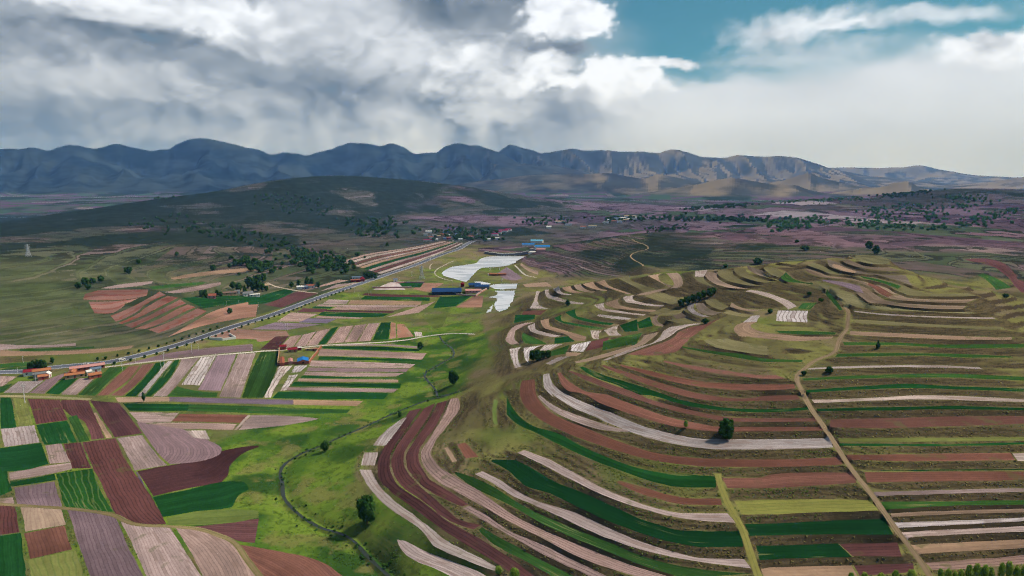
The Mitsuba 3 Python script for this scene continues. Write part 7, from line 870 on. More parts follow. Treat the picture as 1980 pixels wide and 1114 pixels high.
HOUSES = [
    (-148.1, 476.1, 6.9, 9.0, 107, 2.5, 1.1, 'brick', 'blue', 'farm shed with bright blue gabled roof inside the walled farmyard', ''),
    (-166.3, 510.4, 4.2, 6.8, 18, 2.4, 1.0, 'tan', 'maroon', 'long farmhouse with maroon roof at the back of the walled farmyard', ''),
    (-176.0, 518.1, 3.5, 4.8, 19, 2.6, 0.9, 'brick', 'maroon', 'small maroon roofed house at the corner of the walled farmyard beside the lane', ''),
    (-163.1, 517.5, 3.0, 2.6, 17, 2.2, 0.3, 'maroon', 'white', 'small shed with white roof next to the long maroon farmhouse', ''),
    (-162.5, 474.9, 2.6, 17.0, 109, 2.2, 0.5, 'brick', 'tile', 'long narrow brick barn along the green field side of the farmyard', ''),
    (-156.8, 475.7, 2.6, 9.0, 108, 2.1, 0.5, 'pink', 'pink', 'narrow pink shed between the brick barn and the blue roofed shed', ''),
    (-154.3, 516.3, 2.5, 8.0, 17, 1.8, 0.3, 'tan', 'tan', 'low tan pen along the lane in the farmyard', ''),
    (-148.9, 515.4, 2.5, 3.0, 16, 1.9, 0.3, 'pink', 'brick', 'little brick outhouse by the gate corner of the farmyard', ''),
    (-318.2, 442.8, 5.0, 7.0, 28, 2.6, 1.2, 'white', 'maroon', 'house with maroon roof and white walls by the road clump of trees', ''),
    (-312.4, 445.3, 4.0, 10.0, 35, 2.4, 1.0, 'brick', 'orange', 'orange roofed row house behind the grey yard near the road', ''),
    (-304.9, 435.2, 4.0, 5.5, 35, 2.2, 0.9, 'brick', 'orange', 'low orange roofed shed in front of the grey roofed yard', ''),
    (-309.5, 439.7, 4.5, 8.0, 35, 2.4, 0.7, 'grey', 'grey', 'grey roofed farm building between two orange roofs', ''),
    (-303.9, 438.4, 3.0, 4.0, 105, 2.6, 1.2, 'white', 'white', 'small white gabled house at the end of the orange roofed yard', ''),
    (-287.0, 453.6, 4.0, 20.0, 35, 2.6, 1.0, 'brick', 'pink', 'long pink roofed building along the back of the roadside courtyard', ''),
    (-291.5, 444.9, 3.5, 11.0, 113, 2.5, 0.9, 'brick', 'orange', 'orange roofed wing on the left of the roadside courtyard', ''),
    (-285.8, 437.7, 3.6, 11.0, 33, 2.4, 0.9, 'tan', 'orange', 'long ochre roofed building at the front of the roadside courtyard', ''),
    (-272.4, 437.3, 4.0, 7.0, 42, 2.5, 1.0, 'brick', 'orange', 'orange roofed house at the right front of the roadside courtyard', ''),
    (-279.5, 442.6, 2.6, 3.0, 52, 2.5, 0.8, 'white', 'white', 'tiny white hut inside the roadside courtyard', ''),
    (-278.4, 448.4, 3.2, 6.0, 37, 2.5, 0.8, 'white', 'bluegrey', 'blue grey roofed wing inside the roadside courtyard', ''),
    (-299.5, 680.1, 5.0, 8.0, 24, 2.8, 1.6, 'pink', 'tile', 'pink walled house with red tile roof among trees under the hillside', ''),
    (-278.5, 719.2, 6.0, 10.0, 36, 3.0, 1.6, 'white', 'grey', 'white house with grey roof below the tall grove', ''),
    (-271.6, 720.3, 2.4, 10.0, 31, 2.2, 0.5, 'white', 'white', 'low white annex in front of the tall grove', ''),
    (-295.1, 710.2, 5.0, 16.0, 31, 2.6, 1.0, 'tan', 'brown', 'long brown roofed farm building left of the tall grove', ''),
    (-295.1, 733.2, 4.0, 5.0, 22, 2.6, 0.9, 'white', 'grey', 'small white farm building beside the brown roofed building', ''),
    (-282.5, 779.6, 6.0, 9.0, 40, 2.8, 1.4, 'tan', 'tan', 'tan roofed house at the right edge of the tall grove', ''),
    (-242.5, 784.9, 4.0, 9.0, 22, 2.7, 1.0, 'white', 'white', 'white roadside cottage, leftmost of the three beside the pale field', ''),
    (-237.5, 786.5, 3.5, 5.0, 17, 2.8, 1.0, 'bluewall', 'bluegrey', 'small blue cottage between the white and the red roofed cottages', ''),
    (-234.3, 794.4, 4.5, 9.0, 21, 2.7, 1.2, 'white', 'tile', 'red roofed roadside cottage right of the small blue one', ''),
    (-187.0, 854.8, 5.0, 6.0, 12, 3.0, 3.0, 'maroon', 'maroon', 'steep red pyramid roofed shrine beside the highway', ''),
    (-194.0, 847.7, 4.0, 11.0, 18, 2.6, 0.9, 'maroon', 'tile', 'low red building left of the pyramid roofed shrine', ''),
    (-198.8, 877.6, 4.0, 12.0, 13, 2.6, 1.0, 'white', 'bluegrey', 'long grey roofed building behind the red shrine', ''),
    (-74.7, 781.9, 9.0, 33.0, 5, 4.2, 2.2, 'darkwood', 'navy', 'long hall with deep blue roof and a row of posts at the waterside resort', ''),
    (-44.7, 816.4, 6.0, 14.0, 3, 3.4, 1.6, 'grey', 'navy', 'blue grey roofed pavilion in the middle of the waterside resort', ''),
    (-35.5, 805.3, 6.0, 17.0, 3, 3.4, 1.8, 'grey', 'navy', 'blue roofed wing at the water end of the resort', ''),
    (-59.5, 821.9, 4.0, 4.0, 4, 3.5, 2.6, 'maroon', 'maroon', 'small dark red pavilion on the pink paved resort yard', ''),
    (-44.8, 786.8, 12.0, 18.0, 8, 2.6, 0.8, 'pink', 'pink', 'wide pink roofed building at the front of the resort yard', ''),
    (-145.7, 856.5, 4.0, 5.0, 10, 3.0, 1.0, 'white', 'bluegrey', 'small gatehouse behind the pink yard near the highway', ''),
    (29.9, 1264.9, 8.0, 22.0, -1, 4.0, 1.6, 'white', 'blue', 'white factory hall with blue roof, front left of the blue factory', ''),
    (49.1, 1114.7, 10.0, 24.0, -3, 4.5, 1.8, 'white', 'blue', 'wide factory hall with deep blue roof, front right of the factory', ''),
    (49.1, 1361.1, 9.0, 24.0, -12, 4.5, 1.8, 'white', 'cyan', 'long factory hall with pale blue roof at the back of the factory', ''),
    (45.2, 1080.1, 8.0, 14.0, -2, 3.5, 1.2, 'pink', 'pink', 'pink roofed factory building nearest the lake dam', ''),
    (32.5, 1087.5, 5.0, 9.0, -2, 3.5, 1.2, 'white', 'white', 'white factory office nearest the lake dam', ''),
    (33.9, 1156.7, 4.0, 12.0, -2, 3.2, 1.0, 'white', 'tan', 'pale low factory store between the blue halls', ''),
    (-37.7, 1532.6, 6.0, 14.0, -11, 4.0, 1.8, 'white', 'magenta', 'magenta roofed row house, nearest of its group', ''),
    (-32.5, 1575.4, 6.0, 18.0, -11, 4.0, 1.8, 'white', 'magenta', 'magenta roofed row house, second of its group', ''),
    (-20.4, 1609.0, 6.0, 22.0, -11, 4.0, 1.8, 'white', 'magenta', 'magenta roofed row house, third of its group', ''),
    (-8.7, 1636.7, 6.0, 14.0, -12, 4.0, 1.8, 'white', 'magenta', 'magenta roofed row house, farthest of its group', ''),
    (-34.0, 1447.5, 5.0, 14.0, 1, 3.0, 1.0, 'white', 'white', 'low white building below the magenta row houses', ''),
    (-181.9, 1457.2, 6.0, 9.0, 7, 3.4, 1.4, 'white', 'grey', 'first from the left, small house of the far village strung along the trees', 'far village houses among the trees'),
    (-182.4, 1516.9, 6.0, 14.0, 7, 3.2, 1.2, 'white', 'white', 'third from the left, small house of the far village strung along the trees', 'far village houses among the trees'),
    (-152.2, 1441.0, 6.0, 8.0, 6, 3.2, 1.4, 'tan', 'tan', 'seventh from the left, small house of the far village strung along the trees', 'far village houses among the trees'),
    (-133.4, 1486.4, 5.0, 8.0, 5, 3.2, 1.2, 'white', 'white', 'eleventh from the left, small house of the far village strung along the trees', 'far village houses among the trees'),
    (-129.5, 1414.9, 6.0, 9.0, 5, 3.4, 1.6, 'maroon', 'tile', 'tenth from the left, small house of the far village strung along the trees', 'far village houses among the trees'),
    (-166.9, 1366.0, 4.0, 16.0, 7, 2.8, 1.0, 'white', 'magenta', 'second from the left, small house of the far village strung along the trees', 'far village houses among the trees'),
    (-152.9, 1386.7, 4.0, 9.0, 6, 2.8, 1.0, 'white', 'white', 'sixth from the left, small house of the far village strung along the trees', 'far village houses among the trees'),
    (-106.5, 1418.3, 4.0, 10.0, 4, 2.8, 1.0, 'white', 'white', 'fourteenth from the left, small house of the far village strung along the trees', 'far village houses among the trees'),
    (-103.1, 1578.0, 5.0, 16.0, 4, 3.0, 1.0, 'white', 'grey', 'fifteenth from the left, small house of the far village strung along the trees', 'far village houses among the trees'),
    (-64.3, 1485.1, 5.0, 8.0, 2, 3.0, 1.2, 'white', 'grey', 'eighteenth from the left, small house of the far village strung along the trees', 'far village houses among the trees'),
    (-48.6, 1417.5, 5.0, 9.0, 2, 3.0, 1.2, 'white', 'white', 'rightmost, small house of the far village strung along the trees', 'far village houses among the trees'),
    (-136.8, 1415.6, 5.0, 8.0, 6, 3.0, 1.2, 'bluewall', 'bluegrey', 'ninth from the left, small house of the far village strung along the trees', 'far village houses among the trees'),
    (-164.9, 1409.8, 5.0, 9.0, 7, 3.0, 1.2, 'white', 'tile', 'fourth from the left, small house of the far village strung along the trees', 'far village houses among the trees'),
    (-164.5, 1463.9, 5.0, 10.0, 6, 3.0, 1.2, 'white', 'grey', 'fifth from the left, small house of the far village strung along the trees', 'far village houses among the trees'),
    (-150.1, 1485.8, 5.0, 8.0, 6, 3.0, 1.2, 'tan', 'tile', 'eighth from the left, small house of the far village strung along the trees', 'far village houses among the trees'),
    (-119.8, 1463.4, 5.0, 9.0, 5, 3.0, 1.2, 'white', 'tile', 'twelfth from the left, small house of the far village strung along the trees', 'far village houses among the trees'),
    (-120.3, 1513.2, 5.0, 9.0, 5, 3.0, 1.2, 'white', 'bluegrey', 'thirteenth from the left, small house of the far village strung along the trees', 'far village houses among the trees'),
    (-87.4, 1478.0, 5.0, 10.0, 3, 3.0, 1.2, 'white', 'tile', 'sixteenth from the left, small house of the far village strung along the trees', 'far village houses among the trees'),
    (-80.9, 1545.5, 5.0, 9.0, 3, 3.0, 1.2, 'white', 'grey', 'seventeenth from the left, small house of the far village strung along the trees', 'far village houses among the trees'),
    (252.4, 1864.7, 10.0, 16.0, -8, 4.0, 1.6, 'white', 'grey', 'sixth from the left, pale farm building of the hamlet beyond the lake', 'farm buildings of the hamlet beyond the lake'),
    (272.2, 1921.9, 10.0, 16.0, -8, 4.0, 1.6, 'white', 'white', 'seventh from the left, pale farm building of the hamlet beyond the lake', 'farm buildings of the hamlet beyond the lake'),
    (297.4, 1955.1, 10.0, 18.0, -9, 4.0, 1.6, 'white', 'bluegrey', 'ninth from the left, pale farm building of the hamlet beyond the lake', 'farm buildings of the hamlet beyond the lake'),
    (313.8, 1968.1, 10.0, 16.0, -9, 4.0, 1.6, 'white', 'white', 'eleventh from the left, pale farm building of the hamlet beyond the lake', 'farm buildings of the hamlet beyond the lake'),
    (339.8, 1999.5, 12.0, 34.0, -10, 5.0, 1.8, 'white', 'tan', 'thirteenth from the left, pale farm building of the hamlet beyond the lake', 'farm buildings of the hamlet beyond the lake'),
    (328.3, 1918.8, 8.0, 26.0, -10, 4.0, 1.4, 'white', 'white', 'fourteenth from the left, pale farm building of the hamlet beyond the lake', 'farm buildings of the hamlet beyond the lake'),
    (354.6, 1947.5, 8.0, 18.0, -10, 4.0, 1.4, 'white', 'white', 'rightmost, pale farm building of the hamlet beyond the lake', 'farm buildings of the hamlet beyond the lake'),
    (202.1, 1735.3, 9.0, 20.0, -7, 4.0, 1.4, 'white', 'tan', 'fifth from the left, pale farm building of the hamlet beyond the lake', 'farm buildings of the hamlet beyond the lake'),
    (131.1, 1902.5, 9.0, 26.0, -4, 4.0, 1.4, 'white', 'tan', 'second from the left, pale farm building of the hamlet beyond the lake', 'farm buildings of the hamlet beyond the lake'),
    (91.4, 1718.9, 9.0, 12.0, -3, 5.0, 1.8, 'white', 'white', 'first from the left, pale farm building of the hamlet beyond the lake', 'farm buildings of the hamlet beyond the lake'),
    (277.7, 1889.9, 8.0, 14.0, -8, 4.0, 1.4, 'tan', 'tile', 'eighth from the left, pale farm building of the hamlet beyond the lake', 'farm buildings of the hamlet beyond the lake'),
    (289.5, 1863.3, 8.0, 14.0, -9, 4.0, 1.4, 'white', 'grey', 'tenth from the left, pale farm building of the hamlet beyond the lake', 'farm buildings of the hamlet beyond the lake'),
    (311.4, 1901.7, 8.0, 14.0, -9, 4.0, 1.4, 'tan', 'tan', 'twelfth from the left, pale farm building of the hamlet beyond the lake', 'farm buildings of the hamlet beyond the lake'),
    (339.7, 1915.2, 8.0, 16.0, -10, 4.0, 1.4, 'white', 'grey', 'fifteenth from the left, pale farm building of the hamlet beyond the lake', 'farm buildings of the hamlet beyond the lake'),
    (175.0, 1702.8, 8.0, 14.0, -6, 4.0, 1.4, 'white', 'tile', 'fourth from the left, pale farm building of the hamlet beyond the lake', 'farm buildings of the hamlet beyond the lake'),
    (146.8, 1799.2, 8.0, 16.0, -5, 4.0, 1.4, 'white', 'bluegrey', 'third from the left, pale farm building of the hamlet beyond the lake', 'farm buildings of the hamlet beyond the lake')]
POLES = [
    ('pole', -235.7, 495.9, 6.6),
    ('pole', -234.8, 504.6, 3.4),
    ('pole', -241.0, 465.2, 9.6),
    ('pole', -237.9, 454.9, 6.4),
    ('pole', -261.6, 450.1, 6.3),
    ('pole', -261.9, 467.5, 4.8),
    ('pole', -300.7, 422.4, 7.2),
    ('pole', -193.7, 501.0, 5.1),
    ('pole', -338.0, 464.5, 5.2),
    ('pole', -213.4, 483.9, 4.0),
    ('pole', -327.7, 444.2, 4.3),
    ('pole', -196.4, 587.5, 6.0),
    ('pole', -195.0, 587.9, 6.0),
    ('pole', -193.0, 617.6, 4.1),
    ('pole', -186.5, 641.8, 4.2),
    ('pole', -240.0, 505.1, 5.6),
    ('pole', -236.5, 508.0, 5.1),
    ('pole', -247.9, 511.5, 5.1),
    ('pole', -224.8, 593.1, 3.9),
    ('pole', -247.5, 664.0, 5.8),
    ('pole', -267.5, 667.3, 5.1),
    ('pole', -277.0, 660.9, 4.0),
    ('pole', -161.5, 767.9, 4.2),
    ('pole', -168.4, 750.4, 4.9),
    ('pole', -179.2, 777.4, 6.8),
    ('pole', -141.6, 861.9, 5.6),
    ('pole', -131.3, 899.7, 7.8),
    ('pole', -283.2, 386.9, 11.9),
    ('pylon', -620.6, 883.4, 15.9),
    ('pylon', -116.5, 885.4, 17.3)]
WALLS = [
    ('boundary_wall', 0.4, 1.9, 'brickcap', [[-149.54, 528.84], [-143.37, 473.93], [-153.33, 472.31], [-163.88, 469.6], [-177.17, 513.52]], 'tan capped brick wall round the blue roofed farmyard'),
    ('boundary_wall', 0.4, 1.6, 'white', [[-242.66, 541.46], [-231.42, 540.01], [-223.61, 546.83], [-233.7, 559.46]], 'white wall round the rubble yard below the highway'),
    ('boundary_wall', 0.4, 1.5, 'pink', [[-165.94, 810.98], [-126.66, 815.06], [-119.88, 816.49]], 'pink wall along the front of the empty paved yard'),
    ('boundary_wall', 0.4, 1.5, 'pink', [[-142.87, 844.72], [-133.99, 851.59], [-109.38, 851.27]], 'pale wall along the back of the walled garden'),
    ('boundary_wall', 0.4, 1.6, 'pink', [[-63.25, 774.48], [-40.45, 767.02], [-27.83, 807.6]], 'pink wall along the field side of the resort'),
    ('dam_wall', 2.5, 3.4, 'concrete', [[-46.5, 1165.72], [-12.36, 1163.95], [30.47, 1163.95], [44.5, 1174.64]], 'long grey dam wall at the far end of the lake'),
    ('embankment', 5.0, 2.4, 'terracotta', [[-30.66, 919.37], [-18.96, 913.74], [-8.24, 917.36]], 'terracotta coloured embankment block on the lake spit')]
CARS = [
    (-294.41, 463.54, 'white car on the highway behind the roadside courtyard'),
    (-278.78, 475.07, 'white car on the highway farther up from the roadside courtyard'),
    (-131.4, 1078.81, 'white car on the highway beside the lake'),
    (-117.77, 1384.22, 'white van parked at the edge of the far village')]
POSTS = [
    (-31.84, 913.25, 3.0, 'white post beside the terracotta embankment block'),
    (-31.03, 968.15, 3.0, 'white post on the lake spit, left of three on the bare ground'),
    (-17.43, 966.3, 3.0, 'white post on the lake spit, middle of three on the bare ground'),
    (-5.82, 964.22, 3.0, 'white post on the lake spit, right of three on the bare ground'),
    (-12.82, 861.74, 3.0, 'white post in front of the embankment at the water edge')]
WOODS = [
    (7, 'dark', '-402 1136 -495 1338 -397 1136 -550 1385 -532 1389 -519 1379 -685 1506 -776 1592 -638 1468 -512 1261 -261 950 -248 961 -293 1023 -597 1452 -413 1265 -663 1383 -679 1301 -453 1192 -366 1188 -677 1466 -297 1028 -297 1082 -673 1462 -297 1065 -441 1295 -374 1208 -580 1311 -517 1259 -246 953 -329 1118 -517 1251 -477 1237 -582 1299 -392 1239 -390 1149 -638 1406 -588 1426 -534 1270 -506 1267 -777 1421 -303 1018 -347 1133 -321 1061 -540 1260 -500 1372 -583 1472 -460 1203 -415 1198 -419 1255 -578 1388 -712 1486 -381 1201 -759 1520 -770 1567 -630 1343 -530 1336 -510 1315 -432 1174 -602 1323 -496 1337 -270 951 -458 1226 -353 1165 -518 1400 -433 1278 -729 1422 -531 1259 -654 1407 -425 1206 -751 1482 -648 1319 -399 1121 -397 1127 -417 1196 -548 1273 -495 1347 -463 1311 -300 1077 -789 1431 -493 1240 -712 1359 -574 1241 -293 981 -624 1411 -638 1395 -432 1286 -793 1547 -712 1390 -269 961 -518 1293 -409 1221 -558 1346 -688 1498 -768 1463 -581 1362 -580 1309 -578 1298 -492 1287 -780 1504 -300 973 -786 1610 -302 1075 -284 989 -320 1055 -783 1620 -472 1324 -286 1002 -520 1316 -369 1082 -465 1217 -580 1378 -340 1044 -597 1355 -725 1366 -313 1001 -495 1264 -659 1293 -471 1224 -413 1248 -286 1022 -747 1576 -510 1252 -637 1355 -789 1539 -411 1222 -543 1261 -785 1518 -617 1395 -781 1428 -416 1192 -458 1288 -265 970 -553 1333 -785 1483 -316 1077 -772 1556 -383 1100 -277 948 -342 1128 -455 1205 -519 1328 -272 982 -577 1241 -744 1372 -419 1171 -582 1270 -376 1094 -612 1490 -763 1607 -491 1289'),
    (8, 'dark', '-286 1410 -359 1659 -304 1690 -298 1608 -317 1468 -357 1641 -381 1661 -392 1751 -329 1775 -353 1765 -380 1885 -288 1476 -279 1423 -280 1446 -350 1781 -292 1628 -301 1485 -281 1472 -329 1461 -258 1446 -292 1653 -290 1502 -319 1779 -344 1538 -257 1411 -369 1620 -295 1684 -272 1423 -259 1438 -344 1796 -337 1831 -351 1953 -337 1874 -366 1727 -351 1852 -365 1658 -317 1496 -321 1669 -276 1555 -314 1734 -365 1826 -326 1478 -358 1892 -353 1663 -317 1654 -286 1450 -321 1714 -351 1699 -411 1782 -376 1723 -341 1574 -272 1485 -280 1423 -309 1629 -411 1842 -299 1471 -322 1476 -374 1861 -290 1701 -315 1444 -376 1670 -322 1446 -295 1515 -351 1741 -298 1412 -318 1719 -328 1700 -342 1616 -309 1666 -319 1422 -281 1570 -282 1554 -316 1480 -346 1631 -406 1771 -336 1692 -287 1569 -267 1499 -345 1761 -329 1800 -296 1476 -314 1558 -422 1786 -303 1586 -366 1605 -404 1847 -422 1796 -359 1592 -292 1407 -278 1449 -388 1685 -386 1754 -287 1540 -316 1517 -381 1672 -371 1659 -296 1432 -351 1953 -321 1734 -383 1670 -309 1434 -396 1898 -271 1562 -389 1896 -302 1558 -262 1427 -290 1516 -273 1414 -318 1482 -422 1803'),
    (7, 'dark', '-666 1998 -579 1928 -631 1897 -627 2067 -609 1920 -614 1931 -527 2001 -653 2038 -636 1955 -531 1959 -601 1918 -707 2027 -553 1889 -598 2025 -604 1959 -561 2049 -544 2010 -562 2030 -594 2046 -629 2049 -586 2022 -524 1935 -576 1911 -650 2038 -690 2015 -678 1937 -606 1946 -570 2001 -596 1998 -581 1997 -701 1973 -525 1961 -706 1969 -674 2059 -641 1999 -691 2006 -637 2020 -610 2046 -504 1871 -706 1997 -579 1904 -707 2003 -605 1924 -519 1921 -531 2022 -698 1988 -603 2026 -590 1867 -560 2018 -574 2046 -532 2024 -550 2023 -621 2037 -538 1996 -678 2001 -585 1864 -602 2034 -612 1953 -579 1946 -676 1961 -562 1943 -657 1967 -629 1903 -596 1932 -540 1883 -699 2005 -552 1960 -648 1953 -630 2012 -663 1943 -610 2047 -568 1939 -508 1871 -692 2021 -616 1944 -493 1884 -604 2012 -688 2047 -676 1971 -706 2014 -667 1874 -633 2039 -616 2004 -622 1915 -677 2029 -679 1986 -566 2039 -654 1970 -623 1866 -699 1976'),
    (8, 'dark', '-340 1077 -259 1003 -320 1015 -320 1126 -293 1005 -286 990 -292 971 -288 1080 -316 1058 -252 1005 -272 951 -337 1153 -249 922 -285 952 -293 1110 -253 986 -254 947 -275 953 -267 1052 -321 1132 -288 1081 -289 1041 -305 1115 -264 1005 -245 998 -249 956 -329 1031 -346 1095 -331 1057 -266 936 -240 979 -304 992 -283 1054 -269 977 -272 1012 -309 1112 -323 1142 -285 1003 -273 1050 -303 1040 -263 1055 -309 1049 -267 960 -234 949 -250 950 -300 1055 -299 988 -292 979 -299 1040 -309 998 -283 972 -327 1104 -331 1064 -323 1093 -320 1021 -252 933 -261 930 -252 1017 -370 1150 -271 934 -294 965 -313 1080 -286 1075 -279 950 -269 950 -317 1127 -268 929 -256 978 -272 977 -248 982 -279 999 -287 1068 -267 991 -267 1027 -252 991 -283 1046 -283 959 -233 921 -353 1132 -264 1052 -312 1036 -305 1131 -277 976 -268 1040 -287 996 -304 992 -235 939 -279 962 -272 1033 -266 978 -287 973 -269 970 -298 1059 -344 1120 -332 1101 -280 1019 -261 1034 -246 954 -256 1026 -274 1002 -308 1001 -232 934 -335 1131 -251 1023 -294 1006 -248 967 -345 1086 -260 1026 -258 955 -262 964 -306 1099 -301 1016 -284 956 -265 988 -286 983 -315 1088 -296 969 -342 1073 -322 1078 -264 998 -245 979 -316 1055 -337 1077 -265 964 -314 1048 -238 920 -363 1151 -268 1022 -283 979 -295 1017'),
    (7, 'dark', '-331 932 -345 944 -332 926 -334 935 -331 891 -345 910 -318 875 -342 928 -359 961 -335 910 -328 922 -334 905 -356 964 -326 896 -351 928 -361 969 -338 947 -331 928 -345 961 -352 945 -337 946 -333 887 -356 935 -315 880 -369 980 -330 916 -348 923 -343 897 -332 902 -345 904 -345 925 -340 908 -335 913 -365 956 -357 936 -339 931 -338 915 -328 922 -369 968 -346 953 -336 929 -334 896 -359 950 -351 935 -329 915 -363 947 -343 919 -341 952 -332 918 -336 911 -341 950 -327 895 -347 919 -323 888 -333 895 -341 946 -324 908 -339 907 -330 915 -337 943'),
    (8, 'dark', '-58 1461 -113 1591 -183 1513 -91 1616 -43 1453 -129 1523 -107 1598 -77 1438 -112 1548 -163 1550 -64 1601 -160 1442 -113 1444 -158 1555 -62 1546 -116 1604 -107 1607 -70 1497 -82 1552 -151 1466 -166 1439 -92 1573 -122 1439 -126 1463 -72 1446 -126 1509 -143 1540 -83 1416 -137 1647 -50 1457 -166 1485 -150 1510 -110 1648 -130 1656 -48 1558 -115 1482 -54 1597 -65 1576 -92 1472 -108 1479 -165 1588 -190 1565 -89 1429 -138 1553 -121 1475 -60 1420 -127 1464 -129 1428 -106 1470 -109 1583 -122 1662 -180 1471 -108 1436 -111 1504 -74 1538 -102 1537 -97 1609 -100 1488 -65 1414 -145 1527 -194 1552 -84 1614 -83 1542 -104 1546 -147 1513 -77 1616 -164 1549 -141 1611 -158 1525 -86 1419 -122 1445 -137 1482 -119 1645 -65 1455 -116 1559 -39 1591 -50 1575 -135 1557 -186 1547 -106 1549 -174 1513 -85 1610 -120 1599 -43 1420 -176 1476 -163 1524 -70 1486 -165 1546 -126 1555 -78 1462 -139 1532 -182 1519 -38 1554 -100 1506 -95 1451 -154 1558 -48 1552 -66 1555 -108 1423 -168 1487 -155 1550 -61 1578 -87 1629 -91 1629 -146 1487 -131 1501 -104 1596 -104 1659 -59 1502 -110 1489 -154 1562 -118 1658 -103 1627 -102 1608 -44 1467 -136 1495 -105 1656 -80 1537 -104 1467 -186 1570 -140 1499 -189 1540 -160 1608 -58 1414 -44 1570 -183 1525 -110 1564 -71 1477 -47 1561 -152 1459'),
    (8, 'dark', '110 2007 84 1991 131 2014 137 2091 143 1873 38 2037 155 1983 129 2091 56 1947 139 1949 42 1831 50 1964 118 2016 85 1834 95 1943 177 2033 164 2006 70 1833 39 2026 144 1981 53 2025 69 1964 89 1940 153 1923 123 1931 60 1963 141 1951 153 1923 87 1945 57 1924 71 1864 129 1864 157 1965 98 1946 48 1806 177 2057 40 1871 156 2061 171 1994 58 2009 43 1860 68 1890 103 2086 52 1805 46 1920 103 1841 134 1977 63 1834 60 1931 40 1915 172 2008 137 2059 150 1981 86 2101 106 1875 60 1869 63 1878 69 2120 62 1820 78 2084'),
    (9, 'dark', '538 1692 388 1899 365 1892 443 1767 581 1594 360 1957 279 1961 485 1735 454 1823 276 2021 519 1766 420 1915 477 1692 301 1940 395 1816 292 1975 399 1912 548 1699 586 1626 471 1720 435 1846 428 1886 508 1757 552 1642 560 1590 482 1813 474 1814 556 1642 472 1777 426 1859 432 1782 278 1987 286 2028 579 1620 420 1802 567 1688 464 1716 396 1834 535 1686 528 1752 347 1930 341 1940 578 1636 401 1884 585 1653 590 1636 517 1690 295 1965 490 1686 393 1865 358 1981 478 1748 467 1719 427 1767 502 1786 292 1970 512 1647 556 1612 559 1661 289 2047 371 1926 337 1899 279 1948 326 1888 278 1999 577 1643 533 1659 493 1793 398 1877 307 1918 546 1715 542 1625 309 1887 461 1729 489 1705 530 1633 538 1609 343 2001 505 1777 415 1870 423 1765 309 1963 314 1904 553 1696 401 1823 357 1942 390 1856 292 1907 478 1786 290 1907 328 1994 329 2003 496 1791 298 1906 515 1642 506 1745 291 1952 366 1870 324 1988 531 1664 562 1600 536 1709 503 1785 513 1657 517 1718 408 1842 463 1784 449 1722 578 1669 313 1885 496 1659 321 1992 471 1763 390 1889 516 1717 544 1601 364 1904 365 1958 278 1964 323 1990 556 1671 332 1882 366 1872 372 1867 483 1731 330 1996 568 1577 346 1901 286 1993 358 1896 549 1625 534 1638 493 1656 490 1682 391 1918 568 1640 327 1921 501 1691 585 1654 408 1775 556 1700 512 1772 448 1712 286 1917 438 1807 513 1706 461 1747 423 1772 486 1794 344 1914 513 1668 428 1769 535 1654 494 1749 468 1777 527 1722 452 1806 551 1696 537 1631 417 1757 282 1982 552 1657 455 1729 497 1708 431 1864 383 1901 398 1848 399 1815 562 1591 413 1869 563 1663 566 1694 455 1832 547 1682 530 1702 401 1821 350 1936 496 1669 283 1919 545 1689 286 1925 355 1860 398 1802 365 1885 446 1746 382 1901 378 1955 325 1961 529 1697 566 1630 470 1693 530 1726 366 1892 455 1843 419 1774 329 1992 340 1953 348 1969 444 1852 334 1892'),
    (8, 'green', '532 1351 644 1504 612 1529 570 1502 614 1583 634 1494 563 1446 579 1408 621 1566 606 1523 614 1490 649 1578 595 1561 587 1549 555 1380 593 1367 587 1479 647 1539 628 1566 591 1473 566 1384 555 1429 547 1445 602 1520 643 1537 510 1303 577 1403 643 1584 511 1266 646 1539 532 1355 586 1507 581 1518 570 1420 609 1406 566 1411 628 1476 557 1491 670 1622 620 1518 516 1340 558 1333 571 1385 650 1563 534 1307 571 1372 587 1358 542 1354 683 1625 644 1516 629 1519 619 1456 555 1420 625 1497 582 1476 621 1467 502 1297 547 1403 674 1619 517 1368 617 1440 678 1620 637 1570 582 1518 596 1471 612 1428 623 1463 597 1373 645 1607 584 1370 539 1404 530 1340 606 1396 528 1309 541 1386 564 1362 598 1491 574 1365 632 1482 605 1427'),
    (7, 'green', '792 1447 776 1373 779 1375 817 1538 960 1852 898 1745 813 1529 932 1768 840 1537 932 1781 842 1537 789 1440 847 1548 843 1558 785 1411 786 1414 921 1749 810 1554 858 1577 872 1648 838 1552 805 1478 862 1596 822 1511 931 1805 858 1664 886 1658 809 1512 869 1644 886 1687 792 1438 949 1816 837 1587 832 1557 931 1779 952 1807 811 1499 873 1673 840 1569 913 1735 975 1884 847 1578 866 1613 841 1558 785 1387 834 1593 814 1565 780 1402 851 1639 888 1715 935 1770 819 1559 881 1717 912 1727 861 1631 822 1514 795 1493 872 1625 903 1690 971 1862 862 1638 809 1492 782 1382 955 1831 836 1529 903 1742 904 1740 893 1731 802 1507 799 1443 969 1858 896 1689 866 1667 897 1716 826 1494 824 1502 882 1653 953 1878 814 1491 872 1613 865 1662 779 1402 818 1472 875 1651 785 1406 903 1752 825 1515 825 1584 874 1687 891 1711'),
